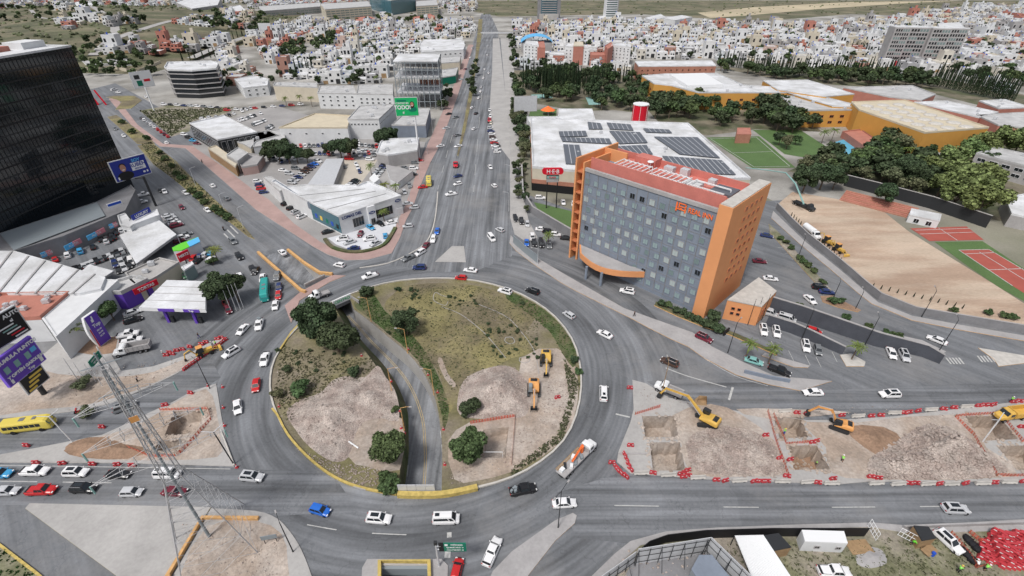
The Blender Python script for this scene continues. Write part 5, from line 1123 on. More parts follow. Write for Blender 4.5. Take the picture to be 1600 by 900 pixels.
# billboards
def board(bl, br, zb, zt, label, face, pole, name='billboard', frame='galv', pm='dark_metal', depth=.5, cat='billboard', pr_=.45):
    r, w_ = panel_frame(bl, br, zb, zt, name, label, cat)
    lb(r, 'board', frame, (-w_/2, w_/2, 0, depth, zb, zt)); lb(r, 'poster', face, (-w_/2+.25, w_/2-.25, -.05, -.005, zb+.25, zt-.25))
    if pole:
        p = P(*pole); m = r.matrix_basis.to_3x3(); q = Matrix.Rotation(-r.rotation_euler.z, 3, 'Z') @ (p-r.location)
        b = MB(); b.tube([(q.x, q.y, 0), (q.x, q.y, zb)], pr_, 10); b.build('pole', pm, r, local=True)
        if abs(q.x) > .5 or abs(q.y) > .9: b = MB(); b.tube([(q.x, q.y, zb-.3), (0, .3, zb-.3)], .3, 6); b.build('arm', pm, r, local=True)
    return r, w_
def figure(r, x, z, s, shirt, hair_long, y=-.09):
    """a printed portrait: head, hair and shoulders as flat shapes on the poster"""
    def disc(cx, cz, rx, rz_, m, nm, yy):
        b = MB(); pl = ccw([(cx+rx*math.cos(t*math.pi/8), cz+rz_*math.sin(t*math.pi/8)) for t in range(16)]); b.add([(p[0], yy, p[1]) for p in pl], tri(pl)); b.build(nm, m, r, local=True)
    disc(x, z-s*1.35, s*1.25, s*.75, shirt, 'printed_shirt', y)
    if hair_long: disc(x, z-.1*s, s*.68, s*.95, 'hair', 'printed_hair', y-.01)
    else: disc(x, z+.35*s, s*.52, s*.45, 'hair', 'printed_hair', y-.01)
    disc(x, z, s*.45, s*.62, 'skin', 'printed_face', y-.02); disc(x, z-.3*s, s*.2, s*.08, 'pure_white', 'printed_smile', y-.03)
r, w_ = board((183,286), (238,270), 12.8, 21, 'blue campaign billboard with a smiling man beside the black tower', 'billboard_blue', (244,322))
figure(r, -w_*.2, 17.6, 2.3, 'black', False)
text_mesh('lettering', 'SOY', 1.6, 'cyan', r, T(w_*.2, -.1, 19.4) @ RX, .02, .04); lb(r, 'name_panel', 'pure_white', (w_*.02, w_*.4, -.12, -.06, 15.6, 18.6)); text_mesh('lettering', 'RUBÉN', 1.9, 'billboard_blue', r, T(w_*.21, -.14, 17.6) @ RX, .02, .05); text_mesh('lettering', 'SEGURO', .8, 'billboard_blue', r, T(w_*.21, -.14, 16.2) @ RX, .02, .02); lb(r, 'printed_badge', 'pure_white', (-w_*.42, -w_*.38, -.12, -.06, 13.5, 14.6), (w_*.28, w_*.34, -.12, -.06, 13.9, 14.6), (w_*.38, w_*.42, -.12, -.06, 13.9, 14.7))
r, w_ = board((619,182), (655,181), 21, 30, 'bright green campaign billboard reading TODO with a woman', 'bb_green', (655,245), pm='pure_white')
figure(r, w_*.24, 26.6, 1.7, 'sign_green', True)
text_mesh('lettering', 'TODO!', 2.6, 'pure_white', r, T(-w_*.18, -.1, 25.2) @ RX, .02, .08, sx=.95); text_mesh('lettering', 'CONTIGO EN', 1.1, 'pure_white', r, T(-w_*.18, -.1, 27.2) @ RX, .02, .03, sx=.9); lb(r, 'printed_strip', 'sign_green', (-w_*.4, 0, -.1, -.06, 28, 28.8)); text_mesh('lettering', 'SÍ', 1.2, 'pure_white', r, T(-w_*.16, -.1, 22.6) @ RX, .02, .03)
r, w_ = board((211,139), (243,134), 15, 25, 'white billboard with small coloured print on a slanting white pole', 'pure_white', (241,173), pm='pure_white')
lb(r, 'printed_shape', 'sign_green', (-w_*.3, -w_*.05, -.12, -.06, 16.2, 19.5)); lb(r, 'printed_shape', 'sign_red', (w_*.05, w_*.35, -.12, -.06, 18.5, 20)); lb(r, 'printed_shape', 'dark_metal', (-w_*.35, -w_*.1, -.12, -.06, 20.5, 23))
board((803,175), (839,174), 6, 15.5, 'blank pale grey billboard back beside the small lawn', 'galv', (821,180), frame='slab')
board((405,47), (425,47), 12, 20, 'blank pale billboard among the hillside houses', 'galv', (420,58), frame='slab')
r, w_ = board((17,606), (73,561), 8.2, 15.2, 'large purple billboard with pastel print at the left edge', 'purple', (70,616), depth=.7, pr_=.6)
mat('lilac', (.20, .11, .62), rough=.45); r.children[1].data.materials[0] = M['lilac']
text_mesh('lettering', 'ACUMULA PUNTOS', 1.15, 'pure_white', r, T(0, -.1, 14.0) @ RX, .02, .05); text_mesh('lettering', 'Y OBTÉN GASOLINA', .95, 'pure_white', r, T(.4, -.1, 10.1) @ RX, .02, .05); text_mesh('lettering', 'Top', .9, 'pure_white', r, T(1.0, -.1, 9.0) @ RX, .02, .03)
for x in (-3.2, -.8, 1.8): lb(r, 'printed_can', 'court_teal', (x-.55, x+.55, -.1, -.06, 11.1, 12.7))
lb(r, 'printed_hose', 'cyan', (w_*.3, w_*.44, -.1, -.06, 11.8, 12.9)); lb(r, 'printed_bolt', 'pure_white', (-w_*.42, -w_*.36, -.1, -.06, 8.6, 9.6), (w_*.36, w_*.44, -.1, -.06, 8.6, 9.8))
r, w_ = board((-32,566), (50,515), 15.6, 22.5, 'black menu billboard with white text stacked above the purple one', 'black', None, depth=.7)
text_mesh('lettering', 'AUTO', 1.3, 'pure_white', r, T(w_*.36, -.1, 21.3) @ RX, .02, .04); text_mesh('lettering', 'al', .9, 'pure_white', r, T(w_*.3, -.1, 20) @ RX, .02, .04)
for k in range(5): lb(r, 'printed_line', ('pure_white', 'court_teal', 'pure_white', 'sign_red', 'pure_white')[k], (w_*.02+k*.5, w_*.3+k*.4, -.1, -.06, 19-k*.72, 19.3-k*.72))
r, w_ = board((45,618), (79,590), 3.6, 8, 'small food billboard with yellow print under the purple one', 'dark_metal', (69,616), depth=.3, pr_=.5)
for k in range(4): lb(r, 'printed_food', 'yellow_print', (-w_*.4+k*.5, -w_*.05+k*.9, -.1, -.06, 4.0+k*.9, 4.5+k*.9))
# tall curved purple price pylon
r, w_ = panel_frame((158,541), (171,531), 0, 9, 'price_pylon', 'leaning purple petrol price pylon with a thumbs up sign', 'pylon sign')
w_ = 3.4
b = MB(); pl = []
for i in range(9): t = i/8; pl.append((-w_/2-1.3*math.sin(math.pi*t)*.7, 9.6*t))
pl = pl+[(w_/2, 9.6), (w_/2, 0)]
pl = ccw(pl)
for y, f_ in ((-.35, 0), (.35, 1)): b.add([(p[0], y, p[1]) for p in pl], [t if not f_ else t[::-1] for t in tri(pl)])
for i in range(len(pl)): a, e = pl[i], pl[(i+1) % len(pl)]; b.quad((a[0], .35, a[1]), (e[0], .35, e[1]), (e[0], -.35, e[1]), (a[0], -.35, a[1]))
b.build('body', 'pure_white', r, local=True); lb(r, 'purple_face', 'purple', (-w_/2+.1, w_/2, -.42, -.36, .4, 9.5)); lb(r, 'red_edge', 'sign_red', (-w_/2-.25, -w_/2, -.42, -.36, .4, 6))
text_mesh('lettering', 'Top', 1.3, 'pure_white', r, T(.2, -.46, 6.2) @ RX, .02, .04); lb(r, 'hand_emblem', 'pure_white', (-.55, .1, -.48, -.43, 7.3, 8.2), (-.2, .15, -.48, -.43, 8.2, 9)); 
for k in range(3): text_mesh('price', ('23.49', '25.99', '24.79')[k], .62, 'pure_white', r, T(.2, -.46, 4.6-k*.9) @ RX, .02, .02)

cmpd = wall_line('hoarding', [(1000,868),(1012,858),(1040,848),(1100,841),(1200,838),(1350,838)], 2.6, .12, 'black', 'black mesh fence curving round the works compound')
tp = [P(985,882,6), P(1106,843,6), P(1150,900,6), P(1190,960,6)]
def steel_wall(a, e, h, label):
    r = thing('sheet_wall', ((a.x+e.x)/2, (a.y+e.y)/2, 0), label=label, cat='wall'); d = (e-a); d.z = 0; L_ = d.length; d.normalize(); n = Vector((-d.y, d.x, 0))
    b = MB(); b.prism(ccw([tuple(a.xy), tuple(e.xy), tuple((e+n*.1).xy), tuple((a+n*.1).xy)]), 0, h); b.build('cladding', 'galv', r)
    for i in range(int(L_/2)+1):
        p = a+d*min(L_, i*2); q = p-n*.25; b = MB(); b.tube([(q.x, q.y, 0), (q.x, q.y, h)], .07, 4); b.build('post', 'dark_metal', r)
        if i % 2 == 0: b = MB(); b.tube([(q.x, q.y, h-.3), (q.x-n.x*1.8, q.y-n.y*1.8, 0)], .05, 4); b.build('brace', 'dark_metal', r)
    for z in (1.2, 3.0, 4.6):
        if z < h: b = MB(); b.tube([tuple((a-n*.2).xy)+(z,), tuple((e-n*.2).xy)+(z,)], .06, 4); b.build('rail', 'dark_metal', r)
steel_wall(P(998,858,5), P(1112,840,5), 5, 'pale sheet metal wall with inner posts inside the black fence')
steel_wall(P(1112,840,5), P(1200,925,5), 5, 'bluish sheet metal wall slanting to the lower right in the compound')
steel_wall(P(920,915,4), P(995,862,4), 4, 'light sheet metal fence with braces at the lower edge')
bld('shed', [(1080,890),(1092,868),(1112,868),(1150,915),(1110,940)], 2.5, 'machine_grey', 'hotel_grey', 'low dark grey container inside the sheet metal yard', 'container', parapet=0)
rf_ = thing('corrugated_roof', P(1185, 880), label='white corrugated roof sheets lying at the lower edge', cat='roof')
q = [P(1148,837,3), P(1193,836,3), P(1262,940,3), P(1190,940,3)]; b = MB(); n = 26
for i in range(n):
    t0, t1, t2 = i/n, (i+.5)/n, (i+1)/n
    def pt(t, s, dz): v = q[0].lerp(q[1], t).lerp(q[3].lerp(q[2], t), s); return (v.x, v.y, 3+dz)
    b.quad(pt(t0, 0, 0), pt(t0, 1, 0), pt(t1, 1, .14), pt(t1, 0, .14)); b.quad(pt(t1, 0, .14), pt(t1, 1, .14), pt(t2, 1, 0), pt(t2, 0, 0))
b.build('sheets', 'pure_white', rf_)
for s in (0, 1):
    for t in (0, 1): v = q[0].lerp(q[1], t).lerp(q[3].lerp(q[2], t), s); b = MB(); b.tube([(v.x, v.y, 0), (v.x, v.y, 3)], .08, 5); b.build('post', 'dark_metal', rf_)
bld('shed', [(1190,838),(1216,834),(1236,856),(1206,862)], 2.6, 'wood', 'dark_metal', 'small dark roofed shack beside the white cabin', 'shed', parapet=0)
cabin, cbp = bld('site_cabin', [(1252,829),(1318,831),(1324,850),(1257,847)], 2.8, 'white_wall', 'pure_white', 'white box site cabin with two small windows in the compound', 'cabin', parapet=0)
a, e = max(front_edges(cbp), key=lambda q: (Vector(q[0])-Vector(q[1])).length)
for t_ in (.35, .85): put_window(cabin, a, e, (Vector(e)-Vector(a)).length*t_, 1.5, .9, .8, 'slab', 'glass_dark', 1)
bld('shed', [(1427,822),(1450,824),(1462,842),(1440,846)], 2.4, 'wood', 'dark_metal', 'open hut with a dark flat roof beside the white truck', 'shed', parapet=0, z0=0)
wall_line('boundary_wall', [(1410,826),(1480,823),(1600,819),(1800,815)], .9, .3, 'slab', 'low pale wall along the compound beside the boulevard')
for q, lb_ in ((((1355,822),(1368,845)), 'open white tube gate on the left of the compound entrance'), (((1402,836),(1432,852)), 'white tube fence panel right of the compound entrance')):
    r = thing('gate', P(*q[0]), label=lb_, cat='gate'); a, e = P(*q[0]), P(*q[1]); o_ = wloc(r); b = MB()
    for z in (.2, 1.2, 2.2): b.tube([tuple(a.xy)+(z,), tuple(e.xy)+(z,)], .05, 4)
    b.build('rail', 'pure_white', r)
    for i in range(6): p = a.lerp(e, i/5); b = MB(); b.tube([(p.x, p.y, 0), (p.x, p.y, 2.2)], .05, 4); b.build('upright', 'pure_white', r)
# ================================================================= VEHICLES
def loft(mb, st, close=True):
    """st: list of (x, halfwidth, z0, z1, crown) sections"""
    n = 10; vs = []; fs = []
    for x, w_, z0, z1, cr in st:
        for (a, b) in ((-.86, 0), (-1, .18), (-1, .62), (-.93, .88), (-.72, 1), (.72, 1), (.93, .88), (1, .62), (1, .18), (.86, 0)):
            vs.append((x, a*w_, z0+(z1-z0)*b+(cr if abs(a) < .8 and b == 1 else 0)))
    for i in range(len(st)-1):
        for k in range(n): fs.append((i*n+k, (i+1)*n+k, (i+1)*n+(k+1) % n, i*n+(k+1) % n))
    fs.append(tuple(range(n))); fs.append(tuple((len(st)-1)*n+k for k in range(n))[::-1]); mb.add(vs, fs)
CARS = {}
SPEC = dict(  # length, width, body sections, cabin: (x rear foot, x rear top, x front top, x front foot), belt z, roof z
    sedan=dict(L=4.6, W=.88, belt=.88, roof=1.42, cab=(-1.75, -1.05, .35, 1.15), hood=.86, boot=.95),
    hatch=dict(L=4.0, W=.85, belt=.90, roof=1.48, cab=(-1.92, -1.55, .35, 1.1), hood=.88, boot=.90),
    suv=dict(L=4.6, W=.93, belt=1.02, roof=1.70, cab=(-2.18, -1.85, .40, 1.15), hood=1.02, boot=1.0),
    pickup=dict(L=5.3, W=.95, belt=1.08, roof=1.78, cab=(-.75, -.5, .75, 1.4), hood=1.06, boot=1.05),
    van=dict(L=4.9, W=.95, belt=1.15, roof=1.98, cab=(-2.35, -2.2, 1.1, 1.85), hood=1.1, boot=1.15))
def car_proto(kind, simple=False):
    s = SPEC[kind]; L, W = s['L'], s['W']; r = bpy.data.objects.new('proto', None); h = L/2
    b = MB()
    loft(b, [(-h, W*.80, .38, s['boot']-.14, 0), (-h+.1, W*.92, .24, s['boot']-.03, .01), (-h+.5, W*.99, .20, s['boot'], .02), (-h*.55, W, .2, s['belt'], 0), (0, W, .2, s['belt'], 0), (h*.42, W, .2, s['belt']-.01, .01), (h*.62, W*.99, .2, s['hood']-.04, .03), (h-.35, W*.95, .22, s['hood']-.14, .03), (h-.08, W*.86, .28, s['hood']-.28, .01), (h, W*.72, .38, s['hood']-.38, 0)])
    x0, x1, x2, x3 = s['cab']; zb, zr = s['belt']-.02, s['roof']; wb, wr = W*.93, W*.74
    V = [(x0, -wb, zb), (x3, -wb, zb), (x3, wb, zb), (x0, wb, zb), (x1, -wr, zr), (x2, -wr, zr), (x2, wr, zr), (x1, wr, zr), (x1+.12, 0, zr+.05), (x2-.1, 0, zr+.05)]
    b.add(V, [(0, 1, 5, 4), (2, 3, 7, 6), (1, 2, 6, 5), (3, 0, 4, 7), (4, 5, 9, 8), (8, 9, 6, 7), (4, 8, 7), (5, 6, 9)])
    if kind == 'pickup': b.cm = 1; b.bbox(-h+.12, -.85, -W*.82, W*.82, s['boot']+.005, s['boot']+.02)
    def quadlerp(q, u0, u1, v0, v1, out):
        a, b_, c, d = [Vector(p) for p in q]; nn = (b_-a).cross(d-a).normalized()*out
        f = lambda u, v: (a.lerp(b_, u)).lerp(d.lerp(c, u), v)+nn
        return [f(u0, v0), f(u1, v0), f(u1, v1), f(u0, v1)]
    parts = []
    def gl(name, qs):
        g = MB()
        for q in qs: g.quad(*q)
        parts.append((name, g, ['glass_car']))
    fr_ = (V[1], V[2], V[6], V[5]); re_ = (V[3], V[0], V[4], V[7]); lf = (V[0], V[1], V[5], V[4]); rt = (V[2], V[3], V[7], V[6])
    gl('windscreen', [quadlerp(fr_, .06, .94, .08, .93, .012)]); gl('rear_window', [quadlerp(re_, .1, .9, .2, .9, .012)])
    if kind == 'van': gl('side_window', [quadlerp(lf, .78, .96, .12, .85, .012), quadlerp(lf, .04, .74, .25, .85, .012)]); gl('side_window', [quadlerp(rt, .04, .22, .12, .85, .012), quadlerp(rt, .26, .96, .25, .85, .012)])
    else: gl('side_window', [quadlerp(lf, .08, .5, .12, .86, .012), quadlerp(lf, .53, .94, .12, .86, .012)]); gl('side_window', [quadlerp(rt, .06, .47, .12, .86, .012), quadlerp(rt, .5, .92, .12, .86, .012)])
    if kind in ('suv', 'van') and not simple:
        g = MB(); g.bbox(x1+.5, x2-.25, -wr*.55, wr*.55, zr+.052, zr+.06) if kind == 'suv' else g.bbox(x1+.3, x1+1.1, -.3, .3, zr+.05, zr+.12); parts.append(('sunroof', g, ['glass_car']))
        g = MB(); g.tube([(x1+.1, -wr*.93, zr+.05), (x2-.1, -wr*.93, zr+.05)], .025, 4); g.tube([(x1+.1, wr*.93, zr+.05), (x2-.1, wr*.93, zr+.05)], .025, 4); parts.append(('roof_rail', g, ['metal']))
    R_ = .33 if kind in ('sedan', 'hatch') else .38
    wx = L*.30
    for x in (-wx, wx+.05):
        for y in (-1, 1):
            g = MB(); yy = y*(W-.12)
            g.tube([(x, yy-.11, R_), (x, yy+.11, R_)], R_, 12); g2 = MB(); g2.tube([(x, y*(W-.02)-.01, R_), (x, y*(W-.02)+.012, R_)], R_*.6, 8); parts.append(('wheel', g, ['tyre'])); parts.append(('rim', g2, ['rim']))
    for y in (-1, 1):
        g = MB(); g.box((h-.13, y*W*.66, s['hood']-.27), (.22, .36, .13), 0, .35); parts.append(('headlight', g, ['lamp_clear']))
        g = MB(); g.box((-h+.05, y*W*.72, s['boot']-.16), (.12, .3, .15)); parts.append(('tail_light', g, ['lamp_red']))
        g = MB(); g.box((x3-.15, y*(W+.06), zb+.06), (.16, .2, .13)); parts.append(('mirror', g, ['paint']))
    g = MB(); g.box((h-.02, 0, .5), (.06, W*1.1, .2)); parts.append(('grille', g, ['black']))
    if simple:
        mats = ['paint', 'black', 'glass_car', 'tyre', 'rim', 'lamp_clear', 'lamp_red']
        for nm, g, ms in parts:
            if nm in ('mirror', 'grille'): continue
            k0 = len(b.v); b.v += g.v; b.f += [tuple(i+k0 for i in f) for f in g.f]; b.m += [mats.index(ms[m]) for m in g.m]
        me = bpy.data.meshes.new('body'); me.from_pydata(b.v, [], b.f)
        for m in mats: me.materials.append(M[m])
        me.polygons.foreach_set('material_index', b.m); me.update(); return me
    out = []
    for nm, g, ms in [('body', b, ['paint', 'black'])]+parts:
        me = bpy.data.meshes.new(nm); me.from_pydata([tuple(v) for v in g.v], [], g.f)
        for m in ms: me.materials.append(M[m])
        me.polygons.foreach_set('material_index', g.m); me.update(); out.append((nm, me))
    return out
for k in SPEC: CARS[k] = car_proto(k); CARS[k+'_far'] = car_proto(k, True)
COL = dict(white=(.72, .72, .73), silver=(.48, .49, .51), grey=(.16, .17, .18), black=(.014, .014, .016), red=(.46, .018, .02), blue=(.02, .13, .52), navy=(.02, .035, .12), teal=(.20, .42, .40), brown=(.07, .04, .03), maroon=(.14, .015, .03), orange=(.6, .18, .03), yellow=(.7, .55, .05), skyblue=(.05, .30, .55), cream=(.6, .56, .46), green=(.03, .15, .06))
KN = dict(sedan='sedan', hatch='hatchback', suv='SUV', pickup='pickup', van='van')
CATN = dict(sedan='car', hatch='car', suv='car', pickup='pickup truck', van='van')
def place(kind, x, y, rz, color, label=None, group=None, where=None, z=0.0, world=None, far=None):
    p = P(x, y, z+.6) if world is None else Vector(world); p.z = z+.03
    dist = p.length
    cat = CATN[kind]; name = {'car': 'parked_car' if group and 'parked' in group else 'car', 'pickup truck': 'pickup_truck', 'van': 'van'}[cat]
    if far is None: far = p.y > 128
    if far:
        o = bpy.data.objects.new(name, CARS[kind+'_far']); C.objects.link(o); o.location = p; o.rotation_euler = (0, 0, rz); o.color = (*COL[color], 1)
    else:
        o = bpy.data.objects.new(name, None); C.objects.link(o); o.location = p; o.rotation_euler = (0, 0, rz)
        for nm, me in CARS[kind]:
            c = bpy.data.objects.new(nm, me); C.objects.link(c); c.color = (*COL[color], 1); c.parent = o if nm != 'rim' else wheel_
            if nm == 'wheel': wheel_ = c
    if label: tag(o, label, cat, group)
    else: later(o, f'{color} {KN[kind]}', cat, group, where)
    return o
# driving and standing cars: kind, x, y, dx, dy, colour, label
G1 = 'cars driving on the roads'
for k, x, y, dx, dy, c, lab in (
    ('suv',789,455,-1,-.3,'white','white SUV circling at the top right of the roundabout, left of the black one'),
    ('suv',832,455,-1,-.35,'black','black SUV circling at the upper right edge of the roundabout island'),
    ('hatch',889,492,-1,-.65,'silver','silver hatchback on the upper right curve of the roundabout'),
    ('sedan',945,522,-1,-.5,'white','white sedan between the roundabout and the pavement before the hotel'),
    ('van',943,615,0,-1,'white','white van heading up the right side of the roundabout'),
    ('suv',1046,566,-1,-.42,'brown','dark brown SUV passing above the utility truck'),
    ('sedan',735,422,-1,-.13,'white','white sedan crossing below the gravel tip of the avenue'),
    ('hatch',720,434,-1,-.1,'red','red hatchback at the top of the roundabout beside a white sedan'),
    ('suv',655,418,-1,0,'navy','navy SUV at the top of the roundabout left of the gravel tip'),
    ('pickup',578,431,-1,.3,'white','white pickup near the top left rim of the roundabout'),
    ('pickup',638,403,-1,.5,'grey','grey pickup in the curving slip lane at the avenue mouth'),
    ('suv',656,395,-1,.6,'white','white SUV between a grey pickup and a maroon car in the slip lane'),
    ('sedan',665,384,-.8,.9,'maroon','maroon sedan at the head of the slip lane queue'),
    ('suv',677,374,-.35,1,'white','white SUV coming down the avenue behind the maroon sedan'),
    ('sedan',683,361,-.3,1,'blue','blue sedan following the white SUV down the avenue'),
    ('hatch',530,414,-1,-.2,'white','white hatchback just right of the sunken ramp parapets'),
    ('sedan',441,394,-.8,-.7,'white','white sedan entering the sunken ramp left of the roundabout'),
    ('sedan',430,477,-.15,1,'white','white sedan first in line on the left approach to the roundabout'),
    ('hatch',435,462,-.15,1,'red','small red car behind the first white sedan on the left approach'),
    ('hatch',436,449,-.15,1,'navy','navy hatchback waiting beside the teal bus'),
    ('suv',433,432,-.3,1,'grey','grey SUV between the teal bus and the ramp wall'),
    ('sedan',410,434,-.2,1,'white','white sedan directly behind the teal bus'),
    ('sedan',399,423,-.6,1,'black','black sedan two places behind the teal bus'),
    ('pickup',405,507,-.25,1,'white','white pickup with a loaded bed left of the big roundabout tree'),
    ('pickup',414,561,-.3,1,'white','white pickup on the left curve above the red car'),
    ('sedan',400,602,-.12,1,'red','red sedan on the left curve of the roundabout'),
    ('sedan',371,636,.1,1,'white','white sedan beside the orange drums left of the roundabout'),
    ('sedan',379,515,-.7,.75,'white','white sedan leaving past the fenced digger'),
    ('suv',361,551,-1,.6,'white','white boxy SUV beside the red barrier line at the digger'),
    ('hatch',500,797,1,.3,'blue','bright blue hatchback at the lower left of the roundabout'),
    ('suv',394,745,1,.1,'silver','silver SUV leaving the boulevard towards the roundabout'),
    ('suv',592,810,1,.08,'white','white SUV with dark sunroof below the roundabout island'),
    ('van',697,811,1,-.03,'white','white wagon with side windows below the roundabout island'),
    ('pickup',817,765,1,-.2,'black','black pickup loaded with goods at the lower right of the roundabout'),
    ('sedan',882,786,1,-.06,'white','white sedan above the tip of the lower traffic island'),
    ('pickup',769,862,.45,-1,'white','white pickup with a black bed climbing from the lower edge'),
    ('hatch',714,890,.25,-1,'red','red hatchback cut by the lower edge beside the yellow parapet'),
    ('sedan',1270,613,-1,0,'white','white sedan on the side road just past the low grey wall'),
    ('suv',1390,616,-1,.02,'white','white SUV on the side road above the barriers'),
    ('sedan',1464,531,-1,-.4,'white','white sedan by the end of the dark grey ramp wall'),
    ('suv',1493,795,1,.05,'silver','silver wagon alone on the right boulevard'),
    ('suv',0,740,1,0,'skyblue','blue SUV cut by the left edge on the boulevard'),
    ('sedan',10,767,1,-.05,'silver','silver sedan at the left edge in the nearer lane'),
    ('pickup',55,736,1,0,'white','white pickup at the left in the far boulevard lane'),
    ('suv',119,738,1,0,'white','white SUV with dark sunroof in the far boulevard lane'),
    ('sedan',185,741,1,.02,'black','black sedan left of the pylon in the far boulevard lane'),
    ('van',262,741,1,0,'white','white van behind the pylon legs on the boulevard'),
    ('pickup',65,766,1,-.03,'red','bright red pickup in the nearer boulevard lane'),
    ('suv',131,763,1,.02,'black','black SUV behind the red pickup on the boulevard'),
    ('hatch',206,769,1,-.03,'silver','silver hatchback below the pylon arms on the boulevard'),
    ('sedan',273,768,1,.05,'maroon','maroon sedan behind the lower pylon legs'),
    ('suv',195,636,1,-.35,'grey','grey SUV on the side road seen through the pylon top'),
    ('suv',1045,457,0,0,'white',None),
    ('sedan',705,303,0,0,'white',None)):
    if lab is None: continue
    place(k, x, y, heading(x, y, dx, dy), c, lab, G1)
G2 = 'cars on the avenue'
for k, x, y, dy, c in (('pickup',705,303,1,'white'),('hatch',715,287,1,'white'),('sedan',715,275,1,'navy'),('sedan',716,228,1,'white'),('sedan',688,228,1,'white'),('hatch',647,324,1,'silver'),('hatch',637,353,1,'silver'),('sedan',660,292,1,'red'),('sedan',715,211,-1,'grey'),('sedan',712,183,1,'grey'),('sedan',741,201,-1,'white'),('sedan',744,177,-1,'black'),('sedan',738,168,-1,'white'),('sedan',748,153,-1,'white'),('hatch',751,143,-1,'white'),('sedan',752,136,-1,'silver'),('sedan',755,122,-1,'white'),('sedan',757,108,-1,'white'),('sedan',763,114,-1,'white'),('sedan',720,124,1,'white'),('sedan',727,108,1,'maroon'),('sedan',735,90,1,'white'),('sedan',738,75,1,'silver'),('sedan',761,86,-1,'white'),('sedan',762,72,-1,'silver'),('hatch',772,290,-1,'white'),('sedan',766,261,1,'white'),('hatch',781,359,-1,'silver'),('van',768,372,1,'white'),('sedan',701,178,1,'black'),('sedan',697,200,1,'silver')):
    place(k, x, y, heading(x, y, (760-x)*.1*-dy, dy), c, None, G2, 'on the avenue')
G3 = 'cars on the diagonal boulevard'
for k, x, y, dx, dy, c in (('sedan',257,299,.6,1,'white'),('sedan',251,297,.6,1,'black'),('sedan',290,301,1,.7,'white'),('sedan',332,290,-1,-.8,'white'),('sedan',354,310,-1,-.8,'grey'),('sedan',324,328,1,.8,'white'),('hatch',284,324,.8,.9,'maroon'),('suv',364,377,.9,.9,'grey'),('suv',374,401,.8,1,'black'),('suv',396,422,.8,1,'black'),('sedan',180,201,.6,1,'grey'),('sedan',193,212,1,.8,'white'),('sedan',260,223,-1,-.8,'white'),('sedan',185,144,1,.1,'white'),('sedan',228,151,.3,1,'white'),('suv',178,140,1,-.2,'white')):
    place(k, x, y, heading(x, y, dx, dy), c, None, G3, 'on the diagonal boulevard')
# rows of parked cars: start px, end px, count, heading vector, colours, kinds, place
def row(a, e, n, dx, dy, cols, where, kinds=('sedan', 'suv', 'hatch'), group='parked cars', skip=0, far=None):
    for i in range(n):
        t = i/max(1, n-1); x = a[0]+(e[0]-a[0])*t; y = a[1]+(e[1]-a[1])*t
        if rnd.random() < skip: continue
        c = cols[i] if isinstance(cols, (list, tuple)) and len(cols) == n else rnd.choice(cols)
        place(kinds[i % len(kinds)] if len(kinds) == n else rnd.choice(kinds), x, y, heading(x, y, dx, dy)+rnd.uniform(-.05, .05), c, None, group, where, far=far)
MIX = ('white', 'white', 'white', 'silver', 'grey', 'black', 'silver', 'navy', 'red', 'grey')
DK = ('black', 'black', 'grey', 'navy', 'black', 'silver')
row((220,184),(262,213),9,-.6,-1,('grey','white','silver','white','white','red','red','maroon','red'),'beside the vacant lot')
# showroom forecourt
for k, x, y, dx, dy, c in (('suv',535,373,-1,.1,'white'),('sedan',546,378,-1,.3,'silver'),('sedan',552,388,-1,.1,'navy'),('hatch',563,366,-.5,.8,'maroon'),('sedan',579,355,.8,.5,'skyblue'),('sedan',594,349,.8,.4,'black'),('sedan',612,347,1,-.2,'white'),('suv',577,373,-1,.15,'white'),('sedan',586,380,-1,.5,'silver'),('hatch',602,368,-.1,-1,'skyblue')):
    place(k, x, y, heading(x, y, dx, dy), c, None, 'cars shown before the showroom', 'on the showroom forecourt', far=False)
row((446,318),(472,338),4,.8,-.35,('black','black','silver','white'),'left of the showroom', far=False)
place('sedan', 512, 362, heading(512, 362, 1, -.25), 'black', None, 'parked cars', 'left of the showroom', far=False)
row((402,283),(412,300),4,1,-.1,('white','navy','red','navy'),'at the showroom annex')
row((456,285),(497,252),9,1,.15,('silver','silver','navy','silver','brown','brown','navy','blue','white'),'in the first lot line')
row((442,266),(462,263),2,1,.1,('white','grey'),'in the second lot line'); row((452,271),(455,271),1,1,.1,('silver',),'in the second lot line')
row((505,291),(523,277),5,1,.2,('white','silver','silver','grey','grey'),'right of the long carport'); row((546,292),(556,282),4,1,.1,('white','silver','black','black'),'behind the showroom')
row((587,274),(603,255),7,1,.25,('white','silver','silver','grey','navy','black','white'),'beside the palm lot'); row((620,285),(632,262),6,1,.1,('navy','grey','blue','silver','navy','grey'),'along the avenue pavement')
place('sedan', 535, 261, heading(535, 261, 1, .05), 'grey', None, 'parked cars', 'on the sandy lot'); place('suv', 578, 249, heading(578, 249, 1, .05), 'white', None, 'parked cars', 'on the sandy lot'); 
row((636,247),(656,250),3,1,.1,('black','white','red'),'at the avenue pavement'); row((645,272),(648,254),3,1,0,('black','white','grey'),'at the avenue pavement')
place('sedan', 637, 318, heading(637,318,1,-.1), 'silver', None, 'parked cars', 'at the avenue pavement')
for j, (a, e, n) in enumerate((((430,238),(462,232),5), ((470,228),(545,226),12), ((470,221),(560,222),14), ((400,262),(410,248),3), ((440,252),(470,246),4), ((552,232),(592,244),6), ((545,240),(570,243),4), ((596,232),(640,243),6))):
    row(a, e, n, .4, 1, MIX, 'in the back rows of the car lot')
for a, e, n in (((520,262),(512,276),4), ((556,256),(562,268),3), ((610,249),(640,247),6), ((560,226),(600,230),8), ((420,246),(436,250),3), ((480,240),(520,240),7), ((566,236),(606,238),7), ((632,300),(640,290),2)): row(a, e, n, .4, 1, MIX, 'between the back rows of the car lot')
